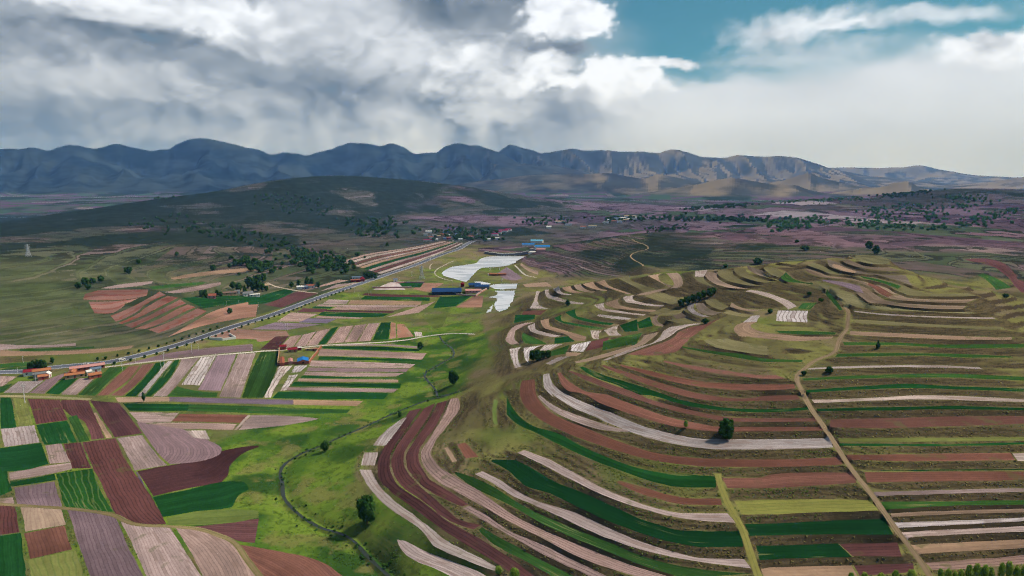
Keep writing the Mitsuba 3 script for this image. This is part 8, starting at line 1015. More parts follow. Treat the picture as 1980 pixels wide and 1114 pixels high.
    (7, 'green', '1077 1849 913 1523 904 1479 1035 1774 995 1621 1046 1864 944 1544 1055 1858 996 1721 1027 1746 940 1535 1006 1709 971 1663 952 1593 996 1705 1033 1774 1058 1784 1066 1875 927 1544 1006 1658 1010 1766 1084 1883 1018 1836 988 1730 942 1565 1059 1838 897 1477 1045 1793 929 1502 1083 1895 1025 1848 1065 1866 1000 1633 974 1702 1027 1793 996 1711 1013 1759 1029 1877 1086 1846 1027 1756 1062 1771 1034 1706 957 1533 972 1701 960 1655 1049 1800 1068 1874 942 1560 956 1645 969 1605 989 1724 996 1724 1048 1793 1046 1893 991 1715 1086 1869 939 1563 974 1573 951 1592 992 1687 966 1611 977 1603 1047 1797 997 1655 1056 1837 1079 1894 901 1483 1068 1875 1030 1737 1057 1802 947 1524 1048 1824 908 1483 1039 1752 1059 1901 940 1518 974 1649 921 1551 1050 1866 1025 1728 1066 1785 915 1488 1017 1685 1074 1905 1089 1869 947 1558 953 1636 1042 1786 989 1634 1035 1809 988 1685 1082 1880 1053 1825 985 1613 982 1719 1036 1755 1061 1814 916 1499 996 1733 978 1619'),
    (7, 'green', '703 1615 698 1445 739 1444 701 1463 721 1524 701 1597 703 1532 720 1360 701 1514 699 1623 710 1386 708 1494 734 1273 748 1357 709 1317 726 1396 699 1425 753 1374 752 1327 760 1351 707 1318 703 1435 683 1519 686 1584 717 1273 730 1287 700 1544 738 1429 722 1274 750 1310 717 1433 724 1486 707 1656 703 1616 731 1512 712 1391 752 1330 747 1302 711 1440 710 1500 718 1586 735 1350 746 1318 762 1348 705 1368 732 1508 743 1443 723 1386 744 1430 690 1451 723 1453 722 1552 756 1319 698 1358 707 1570 713 1315 696 1434 684 1554 705 1534 724 1519 738 1273 706 1363 750 1345 711 1623 728 1454 689 1453 707 1346 683 1566 716 1513 694 1403 695 1591 692 1585 705 1640 735 1431 737 1354 713 1508 751 1342 739 1477 688 1554 691 1392 716 1491 718 1317 693 1509 705 1563 736 1403 715 1636 689 1466 724 1407 738 1431 740 1414'),
    (7, 'green', '1126 1756 1247 1957 1246 1937 1278 1951 1231 1941 1214 1879 1138 1754 1248 1952 1156 1763 1250 1937 1197 1813 1269 1925 1179 1854 1234 1910 1152 1807 1191 1791 1181 1808 1203 1848 1261 1900 1125 1757 1233 1852 1184 1791 1295 1948 1227 1848 1179 1820 1225 1875 1133 1763 1286 1948 1165 1802 1136 1773 1287 1962 1246 1954 1172 1824 1173 1785 1221 1870 1124 1760 1192 1874 1162 1791 1220 1841 1254 1903 1244 1956 1193 1808 1213 1868 1258 1918 1269 1928 1240 1957 1233 1879 1152 1774 1243 1926 1154 1799 1225 1932 1237 1864 1232 1869 1143 1768 1195 1860 1234 1947 1238 1899 1151 1781 1262 1924 1251 1952 1233 1893 1227 1932 1118 1744 1218 1865 1198 1846 1249 1872 1252 1919 1155 1810 1250 1945 1128 1758 1220 1881 1303 1965 1202 1798 1178 1772 1275 1949 1237 1923 1153 1795 1172 1791 1218 1918 1230 1863'),
    (7, 'green', '1120 1582 787 1279 855 1333 862 1353 1194 1640 1088 1556 782 1273 1024 1486 1025 1466 937 1392 1156 1639 861 1322 877 1342 917 1383 1110 1559 1005 1493 886 1356 1062 1505 997 1449 1092 1554 1067 1557 967 1423 806 1301 1197 1655 1038 1497 1151 1613 958 1406 860 1339 881 1365 973 1455 988 1458 916 1368 912 1357 1096 1563 1173 1613 976 1461 890 1338 795 1287 920 1397 1109 1599 788 1281 855 1334 1159 1621 1132 1574 917 1374 1132 1611 1072 1556 799 1294 772 1267 1121 1587 979 1432 967 1426 1018 1510 991 1461 845 1317 1093 1556 944 1398 1010 1465 1168 1641 837 1328 864 1329 1091 1543 899 1383 1122 1592 894 1357 954 1433 987 1439 998 1478 914 1390 1017 1473 1192 1651 873 1326 994 1436 1008 1449 1157 1624 982 1465 1015 1457 1008 1465 979 1421 937 1409 1109 1586 1057 1530 1110 1595 1163 1618 889 1375 1180 1646 801 1294 891 1351 1052 1523 1034 1484 1160 1594 998 1486 868 1316 1147 1607 1143 1577 1092 1533 917 1403 881 1329 1179 1655 933 1381 1093 1546 971 1440 980 1446 1067 1517 1058 1543 982 1427 869 1320 973 1454 980 1439 1182 1645'),
    (6, 'green', '1015 2053 946 2029 898 2039 888 2065 838 2069 1058 2055 932 2060 796 2022 1041 2050 1021 2115 806 2034 978 2083 1012 2039 795 2080 1022 2092 1050 2052 897 2038 792 2017 815 2030 771 2033 933 2052 934 2049 874 2092 866 2018 915 2082 1004 2058 947 2037 1404 3615 886 2049 776 2010 1306 3498 800 2091 1395 3626 883 2069 1050 2073 914 2095 945 2077 861 2141 854 2045 992 2048 800 2063 876 2133 1353 3533 1049 2125 881 2036 815 2001 1318 3533 1040 2045 935 2054 780 2026 905 2015 895 2033 820 2008 834 2039 1046 2125 799 2093 800 2005 895 2105 987 2033 922 2031 902 2053 975 2049 845 2065 1004 2117 997 2090 1063 2130 805 2119 907 2012 978 2041 950 2068 889 2007 1072 2081 906 2017 928 2069 1001 2048 967 2097 883 2047 955 2068 896 2041 858 2061 959 2084 1016 2087 922 2040 910 2035 1469 3652 1041 2109 922 2050 981 2029 900 2128 984 2048'),
    (8, 'dark', '664 2082 550 2100 609 2104 579 2063 592 2105 640 2145 715 2145 658 2117 561 2141 657 2146 664 2015 595 2057 575 2160 641 2064 689 2194 608 2147 640 2082 661 2143 600 2116 632 2030 575 2200 656 2170 657 2017 701 2207 578 2057 631 2087 647 2179 669 2200 686 2086 660 2067 678 2021 602 2101 629 2066 647 2118 628 2197 691 2041 608 2183 634 2091 601 2069 688 2217 640 2124 593 2173 636 2039 663 2012 690 2191 544 2084 625 2082 642 2066 707 2163 667 2094 631 2136 675 2063 682 2213 677 2183 604 2078 590 2078 561 2150 689 2046 616 2072 677 2015 673 2169 630 2045 570 2092 660 2049 548 2098 631 2043 652 2092 674 2172 713 2177 575 2183 623 2031 631 2033 642 2153 649 2118 653 2017 602 2134 665 2070 651 2022 693 2143 696 2136 639 2153 701 2143 650 2085 579 2135 588 2136 719 2178 642 2052 590 2107 561 2131 676 2164 642 2037 618 2062 574 2058 723 2175 594 2096 554 2097 609 2177 586 2055 622 2032 625 2206 640 2144 676 2133 681 2127 563 2117 597 2044 591 2058 592 2084 575 2165 694 2062 638 2153 679 2037 624 2066 574 2119 665 2048 682 2054 642 2093 582 2086 563 2134 633 2043 672 2064 589 2083 644 2150 564 2087 629 2170 637 2065 587 2118 700 2130 610 2107 644 2041 561 2141'),
    (8, 'dark', '1230 2166 1155 2139 1154 2146 1236 2178 1241 2129 1140 2143 1251 2175 1169 2127 1217 2130 1252 2152 1118 2084 1284 2161 1270 2205 1261 2153 1171 2128 1238 2164 1177 2097 1183 2150 1260 2149 1204 2180 1227 2143 1166 2112 1181 2115 1173 2144 1131 2071 1224 2170 1147 2125 1276 2161 1165 2158 1183 2216 1212 2205 1177 2209 1128 2068 1218 2204 1170 2132 1244 2200 1220 2215 1204 2166 1149 2083 1162 2125 1175 2105 1159 2165 1186 2202 1136 2100 1134 2078 1230 2169 1246 2152 1219 2206 1232 2119 1211 2227 1141 2080 1178 2197 1254 2136 1117 2072 1160 2087 1228 2130 1280 2193 1234 2144 1183 2218 1276 2208 1167 2113 1204 2121 1220 2125 1183 2129 1199 2124 1218 2179 1142 2102 1205 2106 1164 2127 1154 2109 1179 2117 1186 2102 1224 2197 1172 2141 1278 2175 1135 2125 1175 2148 1311 2202 1142 2095 1300 2179 1167 2126 1198 2161 1194 2131 1190 2165 1256 2194 1149 2080 1183 2106 1119 2065 1172 2104 1187 2204'),
    (6, 'dark', '371 1591 345 1570 328 1533 318 1545 336 1525 342 1554 315 1492 339 1510 346 1588 345 1545 344 1532 341 1533 350 1538 363 1557 339 1545 324 1530 360 1544 343 1537 322 1498 334 1507 345 1513 323 1574 307 1491 359 1535 326 1524 373 1590 354 1537 370 1598 325 1522 369 1593 347 1533 336 1562 358 1562 355 1552 332 1561 316 1489 353 1515 345 1542 359 1558 353 1562 343 1553 306 1552 355 1507 315 1561 335 1535 339 1502 350 1572 314 1520 359 1552 307 1555'),
    (9, 'dark', '-963 1948 -1020 2007 -1011 1970 -976 1966')]

def zg(x, y):
    z = ground_height(np.atleast_1d(x), np.atleast_1d(y))
    return float(z[0]) if not np.isnan(z[0]) else float(base_height(np.array([x]), np.array([y]))[0])

def plain(key, rgb, rough=.8, vary=.25, s=.5):
    c = tuple(rgb)
    def fn(p, n, uv): return mi.Color3f(c) * (1 - vary / 2 + vary * F(p.x * s, p.y * s, p.z * s * 1.7, 3))
    scene[key] = {'type': 'twosided', 'bsdf': {'type': 'diffuse', 'reflectance': mikit.proc(fn)}} if vary else {'type': 'twosided', 'bsdf': {'type': 'diffuse', 'reflectance': {'type': 'rgb', 'value': list(c)}}}
def leafy(key, a, b):
    a, b = tuple(a), tuple(b)
    def fn(p, n, uv): return MIX(a, b, S(.3, .7, F(p.x * .55, p.y * .55, p.z * .55, 3))) * (.75 + .5 * C(p.x * 3, p.y * 3, p.z * 3))
    scene[key] = {'type': 'twosided', 'bsdf': {'type': 'diffuse', 'reflectance': mikit.proc(fn)}}
leafy('leaf_dark', (.012, .044, .010), (.040, .095, .020))
leafy('leaf_fresh', (.16, .30, .04), (.34, .44, .08))
scene['leaf_fresh'] = {'type': 'principledthin', 'base_color': scene['leaf_fresh']['bsdf']['reflectance'], 'roughness': .7, 'diff_trans': .9, 'spec_trans': 0.0}
leafy('leaf_green', (.030, .105, .030), (.075, .175, .045))
plain('bark', (.075, .055, .04), vary=.4, s=3)
PAINT = dict(white=(.62, .62, .60), brick=(.30, .105, .070), tan=(.36, .27, .17), pink=(.46, .24, .22), maroon=(.20, .022, .035), magenta=(.26, .035, .10), blue=(.030, .19, .52), navy=(.020, .060, .17), cyan=(.13, .40, .58),
             tile=(.28, .095, .065), orange=(.36, .15, .075), grey=(.16, .17, .18), bluegrey=(.12, .17, .24), bluewall=(.16, .26, .46), brown=(.17, .12, .10), darkwood=(.045, .055, .085), concrete=(.13, .13, .14), terracotta=(.34, .13, .07), brickcap=(.33, .19, .11))
for k, c in PAINT.items():
    if k in ('brick', 'tan', 'white', 'tile', 'orange', 'concrete', 'terracotta', 'brickcap'): plain('paint_' + k, c, vary=.35, s=.9)
    else: plain('paint_' + k, c, vary=0)
plain('window_dark', (.025, .03, .04), vary=0)
plain('steel', (.42, .46, .50), vary=0)
plain('pole_white', (.60, .60, .58), vary=0)
plain('tyre', (.02, .02, .02), vary=0)

# ---- trees: a tapered trunk with limbs, a crown of leaf clumps
def tube(pts, radii, sides=6):
    import trimesh as tm
    p = np.asarray(pts, float)
    ang = np.arange(sides) * 2 * np.pi / sides
    d = np.gradient(p, axis=0); d /= np.linalg.norm(d, axis=1, keepdims=True)
    a = np.cross(d, [.3, .9, .1]); a /= np.linalg.norm(a, axis=1, keepdims=True); b = np.cross(d, a)
    v = p[:, None] + np.asarray(radii)[:, None, None] * (np.cos(ang)[None, :, None] * a[:, None] + np.sin(ang)[None, :, None] * b[:, None])
    i, j = np.meshgrid(np.arange(len(p) - 1), np.arange(sides), indexing='ij')
    q = np.stack([i * sides + j, i * sides + (j + 1) % sides, (i + 1) * sides + (j + 1) % sides, (i + 1) * sides + j], -1).reshape(-1, 4)
    return v.reshape(-1, 3), np.vstack([q[:, [0, 1, 2]], q[:, [0, 2, 3]]])
def join(parts):
    v, f, at = [], [], 0
    for a, b in parts:
        v.append(np.asarray(a)); f.append(np.asarray(b) + at); at += len(a)
    return np.vstack(v), np.vstack(f)
def crown_shape(kind):
    """Half width by height (0 bottom to 1 top of the crown), unit half width."""
    return {'oval': lambda t: np.sqrt(np.clip(1 - (2 * t - 1) ** 4, 0, 1)) * (.92 + .1 * t * 0), 'round': lambda t: np.sqrt(np.clip(1 - (1.85 * t - .9) ** 2, 0, 1)), 'cone': lambda t: 1.0 * (1 - t) ** .8 * np.minimum(1, t * 8 + .4),
            'poplar': lambda t: np.sqrt(np.clip(1 - (2 * t - 1) ** 2, 0, 1)), 'sapling': lambda t: np.sqrt(np.clip(1 - (1.9 * t - .95) ** 2, 0, 1)) * (1 - .25 * t)}[kind]
def make_tree(kind, seed, leaves, leaf):
    """A tree of unit height and unit width: (trunk, crown) meshes."""
    g = np.random.default_rng(seed)
    low = {'oval': .06, 'round': .12, 'cone': .06, 'poplar': .08, 'sapling': .16}[kind]
    prof = crown_shape(kind)
    parts = []
    # lumps: clumps of foliage on the outline, with gaps between them
    n = 30 if leaves > 700 else 14
    t = (np.arange(n) + .5) / n
    a = np.arange(n) * 2.399 + g.random(n)
    rr = prof(t) * .5 * (.40 + .45 * g.random(n))
    lump = np.stack([np.cos(a) * rr, np.sin(a) * rr, low + (1 - low) * (.06 + .86 * t)], -1)
    size = .5 * prof(t) * (.38 + .28 * g.random(n)) + .03
    dens = size ** 2 / (size ** 2).sum()
    k = g.choice(n, leaves, p=dens)
    d = g.normal(size=(leaves, 3)); d /= np.linalg.norm(d, axis=1, keepdims=True)
    c = lump[k] + d * (size[k] * (.55 + .5 * g.random(leaves) ** .6))[:, None] * [1, 1, .8]
    c[:, 2] = np.clip(c[:, 2], low * .7, 1.0)
    u = np.cross(d, g.normal(size=(leaves, 3))); u /= np.linalg.norm(u, axis=1, keepdims=True)
    w = np.cross(d, u) + .7 * g.normal(size=(leaves, 3)) * .5; w /= np.linalg.norm(w, axis=1, keepdims=True)
    if kind != 'cone': c[:, :2] += np.array([.06, -.05]) * g.normal(size=2) * (c[:, 2:3] - .3)
    s = leaf * (1.5 if kind == 'sapling' else 1) * (.6 + .8 * g.random(leaves))[:, None]
    v = np.stack([c - u * s, c - w * s * .7, c + u * s, c + w * s * .7], 1).reshape(-1, 3)
    i = np.arange(leaves)[:, None] * 4
    parts.append((v, np.vstack([i + [0, 1, 2], i + [0, 2, 3]])))
    ico = trimesh.creation.icosphere(subdivisions=1)
    for q in range(0 if kind == 'sapling' else n):
        vv = ico.vertices * size[q] * .72 * (1 + .35 * (g.random((len(ico.vertices), 1)) - .5)) * [1, 1, .8] + lump[q]
        parts.append((vv, ico.faces))
    trunk = [tube([[0, 0, -.03], [.01, 0, low * .6], [.0, .01, low + .3], [0, 0, .8]], [.035, .028, .02, .006])]
    for q in range(0, n, max(1, n // 6)):
        trunk.append(tube([[0, 0, low + .1 * t[q]], (lump[q] + [0, 0, low]) / 2, lump[q]], [.014, .01, .004], 5))
    return join(trunk), join(parts)
PROTO = {}
for kind in ('oval', 'round', 'cone', 'poplar', 'sapling'):
    for v in range(3):
        for lod, (nl, lf) in (('near', (2600, .032)), ('mid', (520, .055))):
            if lod == 'near' and kind == 'cone': continue
            tr, cr = make_tree(kind, 100 + v * 7 + len(kind), nl, lf)
            PROTO[kind, v, lod] = tr, cr
ply_cache = {}
def shared_ply(tag, mesh, mat):
    if (tag, mat) not in ply_cache: ply_cache[tag, mat] = mikit.ply((mesh[0], mesh[1]), mat)
    return ply_cache[tag, mat]
CATEGORY = dict(round_bush='bush', hillside_bush='bush')
def place_tree(proto, x, y, h, w, name, label, group, lod=None):
    key = numbered(name)
    r = math.hypot(x, y)
    lod = lod or ('near' if r < 420 and proto != 'cone' else 'mid')
    var = int(rng.integers(0, 3))
    tr, cr = PROTO[proto, var, lod]
    to = T().translate([x, y, zg(x, y) - .05]).rotate([0, 0, 1], float(rng.uniform(0, 360))).scale([w, w, h])
    mat = 'leaf_fresh' if proto == 'sapling' else 'leaf_dark'
    scene[key + '__trunk'] = {**shared_ply((proto, var, lod, 't'), tr, 'bark'), 'to_world': to}
    scene[key + '__crown'] = {**shared_ply((proto, var, lod, 'c'), cr, mat), 'to_world': to}
    labels[key] = {'label': label, 'category': CATEGORY.get(name, 'tree')}
    if group: labels[key]['group'] = group
for t in TREES: place_tree(*t)

# shrubs planted along both sides of the highway, wherever the row shows
rl = ROADLINE[np.argsort(ROADLINE[:, 1])] if ROADLINE[0, 1] > ROADLINE[-1, 1] else ROADLINE
sl = np.r_[0, np.cumsum(np.linalg.norm(np.diff(rl, axis=0), axis=1))]
for side, s0, s1, gap, lab in ((1, 70, 420, 9.0, 'small dark shrub in the row planted along the near edge of the highway'), (-1, 60, 190, 9.0, 'small shrub in the row planted along the far edge of the highway')):
    for s in np.arange(s0, s1, gap):
        x, y = np.interp(s, sl, rl[:, 0]), np.interp(s, sl, rl[:, 1])
        x2, y2 = np.interp(s + 2, sl, rl[:, 0]), np.interp(s + 2, sl, rl[:, 1])
        nx, ny = (y2 - y) / 2, -(x2 - x) / 2
        place_tree('round', x + nx * 8.5 * side, y + ny * 8.5 * side, float(rng.uniform(1.6, 2.4)), float(rng.uniform(1.5, 2.2)), 'roadside_shrub', lab, 'shrubs planted along the highway' if side > 0 else 'shrubs along the far edge of the highway', 'mid')

WOOD_LABELS = ['scattered dark trees stepping down the middle of the left hill', 'dense dark wood on the lower right slope of the left hill', 'scattered dark trees near the top of the left hill', 'large dark wood above the striped fields beside the highway', 'small dark wood left of the one above the striped fields',
    'dark trees among the houses of the far village at the highway bend', 'dark trees right of the far village, beyond the magenta roofs', 'long dark tree line behind the hamlet beyond the lake', 'green grove on the purple terraces right of the hamlet tree line', 'narrow slanting strip of green trees left of the widest grove on the right slope',
    'wide green wood in the middle of the far right slope', 'long green tree belt at the foot of the far right slope', 'green wood high on the far right hill beside its crest', 'long green tree belt climbing to the right edge', 'thin tree line along the ridge of the far right slope', 'tree line left of the far right ridge',
    'dark trees on the crest of the far right hill', 'small dark thicket beside the winding track on the dark hill', 'long dark tree belt on the far left plain']
# woods on the far slopes: many small trees that read as one mass
far_parts = [make_tree('round', 300 + v, 90, .13)[1] for v in range(4)]
for n, (h, col, pts) in enumerate(WOODS):
    xy = np.array(pts.split(), float).reshape(-1, 2)
    xy = xy + rng.normal(0, 1, xy.shape) * np.where(rng.random((len(xy), 1)) < .2, .022, .008) * np.hypot(*xy.T)[:, None]
    z = ground_height(xy)
    z = np.where(np.isnan(z), base_height(xy[:, 0], xy[:, 1]), z)
    v, f, at = [], [], 0
    for k, ((x, y), zz) in enumerate(zip(xy, z)):
        V0, F0 = far_parts[k % 4]
        hh = h * rng.uniform(.5, 1.05); ww = hh * rng.uniform(.8, 1.25); th = rng.uniform(0, 6.28)
        c, s = math.cos(th), math.sin(th)
        v.append(np.stack([(V0[:, 0] * c - V0[:, 1] * s) * ww + x, (V0[:, 0] * s + V0[:, 1] * c) * ww + y, V0[:, 2] * hh + zz - .3], -1)); f.append(F0 + at); at += len(V0)
    key = numbered('woods')
    scene[key] = mikit.ply((np.vstack(v), np.vstack(f)), 'leaf_dark' if col == 'dark' else 'leaf_green')
    labels[key] = {'kind': 'stuff', 'category': 'woods', 'label': WOOD_LABELS[n]}

# tussock grass on the banks and verges near by, and tufts over the wet meadow by the stream
def tufts(key, cand, low, high, wide, colour, label):
    m = len(cand)
    hh, ww, th = rng.uniform(low, high, m) * np.where(rng.random(m) < .10, 1.6, 1), rng.uniform(wide * .5, wide * 1.2, m), rng.uniform(0, np.pi, m)
    base = np.c_[gp[cand], gz[cand] - .05]
    vv, ff = [], []
    for q in range(2):
        d = np.stack([np.cos(th + q * 1.7) * ww, np.sin(th + q * 1.7) * ww, th * 0], -1)
        lean = np.c_[rng.normal(0, .22, (m, 2)), np.zeros(m)]
        up = np.c_[np.zeros((m, 2)), hh]
        vv.append(np.stack([base - d, base + d, base + d * 1.2 + up * .8 + lean, base + up + lean, base - d * 1.2 + up * .75 + lean], 1).reshape(-1, 3))
        i = np.arange(m)[:, None] * 5 + q * m * 5
        ff.append(np.vstack([i + [0, 1, 2], i + [0, 2, 3], i + [0, 3, 4]]))
    scene[key + '_blade'] = {'type': 'principledthin', 'base_color': mikit.proc(colour), 'roughness': .8, 'diff_trans': 1.0, 'spec_trans': 0.0}
    scene[key] = mikit.ply((np.vstack(vv), np.vstack(ff)), key + '_blade')
    labels[key] = {'label': label, 'kind': 'stuff', 'category': 'grass'}
def tussock(p, n, uv):
    r = C(p.x * 1.3, p.y * 1.3, 3)
    c = MIX((.20, .19, .065), (.34, .30, .12), S(.3, .8, r))
    c = MIX(c, mi.Color3f(.09, .11, .035), S(.66, .74, C(p.x * 1.3 + 9, p.y * 1.3, 5)))
    return MIX(c, mi.Color3f(.13, .21, .045), S(.50, .66, F(p.x * .03, p.y * .03, 7., 3)) * .7)
def sward(p, n, uv):
    c = MIX((.085, .185, .030), (.19, .28, .050), S(.3, .8, C(p.x * 1.1, p.y * 1.1, 3)))
    c = MIX(c, mi.Color3f(.045, .11, .025), S(.48, .64, F(p.x * .045 + 4, p.y * .045, 6., 5)) * .85)
    return MIX(c, mi.Color3f(.30, .27, .11), S(.55, .70, F(p.x * .10 + 1, p.y * .10, 7., 4)) * .7)
cand = np.nonzero((gr < 395) & (lush < .6) & (dist > .3) & (dist < 7))[0]
chance = (.25 + .75 * sstep(5.5, 2, dist[cand])) * sstep(395, 300, gr[cand]) * sstep(7, 4, dist[cand]) * (.35 + .65 * (n2(gp[cand, 0], gp[cand, 1], 1 / 6, 81) > .48))
tufts('tussock_grass', cand[rng.random(len(cand)) < chance * .55], .16, .5, .28, tussock, 'dry olive tussock grass along the terrace banks')
cand = np.nonzero((gr < 460) & (lush >= .3) & (dist > .4))[0]
chance = sstep(460, 330, gr[cand]) * (.12 + .88 * sstep(.46, .60, n2(gp[cand, 0], gp[cand, 1], 1 / 9, 83)))
tufts('meadow_grass', cand[rng.random(len(cand)) < chance * .40], .10, .34, .30, sward, 'bright green tufted grass of the meadow on both sides of the stream')

# rushes and low willow along the stream
v, f, at = [], [], 0
for k in range(150):
    j = int(rng.integers(1, len(STREAM) - 1)); u = rng.random()
    x, y = STREAM[j] * (1 - u) + STREAM[j + 1] * u + rng.normal(0, 1.6, 2)
    V0, F0 = far_parts[k % 4]
    hh, ww = rng.uniform(.3, .9), rng.uniform(.5, 1.4)
    v.append(V0 * [ww, ww, hh] + [x, y, zg(x, y) - .1]); f.append(F0 + at); at += len(V0)
scene['streamside_undergrowth'] = mikit.ply((np.vstack(v), np.vstack(f)), 'leaf_dark')
labels['streamside_undergrowth'] = {'label': 'low dark rushes and bushes along the winding stream', 'kind': 'stuff', 'category': 'undergrowth'}

# ---- houses
def box(x0, x1, y0, y1, z0, z1):
    v = np.array([[x, y, z] for x in (x0, x1) for y in (y0, y1) for z in (z0, z1)], float)
    f = np.array([[0, 1, 3], [0, 3, 2], [4, 6, 7], [4, 7, 5], [0, 4, 5], [0, 5, 1], [2, 3, 7], [2, 7, 6], [0, 2, 6], [0, 6, 4], [1, 5, 7], [1, 7, 3]])
    return v, f
def slab(quad, th):
    q = np.asarray(quad, float)
    n = np.cross(q[1] - q[0], q[3] - q[0]); n *= th / np.linalg.norm(n)
    v = np.vstack([q, q + n])
    f = np.array([[0, 2, 1], [0, 3, 2], [4, 5, 6], [4, 6, 7], [0, 1, 5], [0, 5, 4], [1, 2, 6], [1, 6, 5], [2, 3, 7], [2, 7, 6], [3, 0, 4], [3, 4, 7]])
    return v, f
def put(key, parts, mat, to, smooth=False):
    scene[key] = {**mikit.ply(join(parts), mat, smooth=smooth), 'to_world': to}
for x, y, w, l, rot, eave, rise, wall, roof, label, group in HOUSES:
    name = 'pavilion' if 'pavilion' in label or 'shrine' in label else 'barn' if 'barn' in label else 'shed' if 'shed' in label or 'store' in label or ' pen' in label else 'factory_hall' if 'factory' in label else 'hall' if ' hall ' in label else 'house'
    key = numbered(name)
    to = T().translate([x, y, zg(x, y)]).rotate([0, 0, 1], rot)
    L, W = l / 2, w / 2
    pyramid = rise >= 2.4
    body = [box(-L, L, -W, W, -1.2, eave)]
    if not pyramid:
        gable = np.array([[s * L, yy, zz] for s in (-1, 1) for yy, zz in ((-W, eave), (W, eave), (0, eave + rise))], float)
        body.append((gable, np.array([[0, 1, 2], [3, 5, 4], [0, 2, 5], [0, 5, 3], [1, 4, 5], [1, 5, 2]])))
    put(key + '__wall', body, 'paint_' + wall, to)
    o, th = .35, .12
    if pyramid:
        v = np.array([[-L - o, -W - o, eave], [L + o, -W - o, eave], [L + o, W + o, eave], [-L - o, W + o, eave], [0, 0, eave + rise]])
        top = [(v, np.array([[0, 1, 4], [1, 2, 4], [2, 3, 4], [3, 0, 4], [0, 2, 1], [0, 3, 2]])), box(-.12, .12, -.12, .12, eave + rise - .3, eave + rise + .8)]
    else:
        k = rise / W
        top = [slab([[-L - o, -W - o, eave - o * k + .03], [L + o, -W - o, eave - o * k + .03], [L + o, 0, eave + rise + .03], [-L - o, 0, eave + rise + .03]], th), slab([[L + o, W + o, eave - o * k + .03], [-L - o, W + o, eave - o * k + .03], [-L - o, 0, eave + rise + .03], [L + o, 0, eave + rise + .03]], th),
               box(-L - o - .02, L + o + .02, -.14, .14, eave + rise + .05, eave + rise + .24)]
        # standing seams of the sheet or rows of tiles
        for sx in np.arange(-L - o + .5, L + o, 1.0 if l < 12 else 2.0):
            for s in (-1, 1):
                q = [[sx, s * (W + o), eave - o * k + .17], [sx + .09, s * (W + o), eave - o * k + .17], [sx + .09, 0, eave + rise + .17], [sx, 0, eave + rise + .17]]
                top.append(slab(q if s < 0 else q[::-1], .05))
    put(key + '__roof', top, 'paint_' + roof, to)
    r = math.hypot(x, y)
    if r < 1000 and l >= 4:
        # the long side that looks into the valley, and the gable
        m = max(1, int(l // 3.2))
        for i in range(m):
            cx = -L + l * (i + .5) / m
            if i == m // 2:
                put(numbered(key + '__door'), [box(cx - .45, cx + .45, -W - .04, -W + .02, 0, min(2.0, eave - .2))], 'paint_maroon' if wall != 'maroon' else 'paint_brown', to)
            else:
                put(numbered(key + '__window'), [box(cx - .6, cx + .6, -W - .03, -W + .02, .9, min(1.9, eave - .2))], 'window_dark', to)
        if w > 3.4: put(numbered(key + '__window'), [box(-L - .03, -L + .02, -.7, .7, .9, min(1.9, eave - .2))], 'window_dark', to)
    if name == 'hall':
        for px_ in np.linspace(-L, L, 15): put(numbered(key + '__post'), [box(px_ - .16, px_ + .16, -W - 2.3, -W - 1.98, -.6, eave - .75)], 'paint_navy', to)
        put(key + '__veranda_roof', [slab([[-L - .5, -W - 2.7, eave - 1.0], [L + .5, -W - 2.7, eave - 1.0], [L + .5, -W - .25, eave - .25], [-L - .5, -W - .25, eave - .25]], .12)], 'paint_navy', to)
    labels[key] = {'label': label, 'category': {'pavilion': 'pavilion', 'factory_hall': 'building', 'hall': 'building', 'shed': 'shed', 'barn': 'barn'}.get(name, 'house')}
    if group: labels[key]['group'] = group

# ---- walls: segments butted end to end under one cap
for name, th, ht, col, pts, label in WALLS:
    key = numbered(name)
    p = np.array(pts)
    body, cap = [], []
    for a, b in zip(p[:-1], p[1:]):
        n = max(1, int(np.linalg.norm(b - a) / 6))
        for i in range(n):
            u, v = a + (b - a) * i / n, a + (b - a) * (i + 1) / n
            d = (v - u) / np.linalg.norm(v - u); s = np.array([-d[1], d[0]]) * th / 2
            z0 = min(zg(*u), zg(*v)); z1 = max(zg(*u), zg(*v)) + ht
            for store, e, lo_, hi_ in ((body, 1.0, z0 - 1, z1), (cap, 1.35, z1, z1 + .14)):
                q = np.array([u - s * e, v - s * e, v + s * e, u + s * e])
                vv = np.vstack([np.c_[q, np.full(4, lo_)], np.c_[q, np.full(4, hi_)]])
                store.append((vv, np.array([[0, 2, 1], [0, 3, 2], [4, 5, 6], [4, 6, 7], [0, 1, 5], [0, 5, 4], [1, 2, 6], [1, 6, 5], [2, 3, 7], [2, 7, 6], [3, 0, 4], [3, 4, 7]])))
    scene[key + '__body'] = mikit.ply(join(body), 'paint_brick' if col == 'brickcap' else 'paint_' + col)
    scene[key + '__coping'] = mikit.ply(join(cap), 'paint_tan' if col == 'brickcap' else 'paint_white' if col != 'terracotta' else 'paint_terracotta')
    labels[key] = {'label': label, 'category': 'dam' if name == 'dam_wall' else 'wall'}

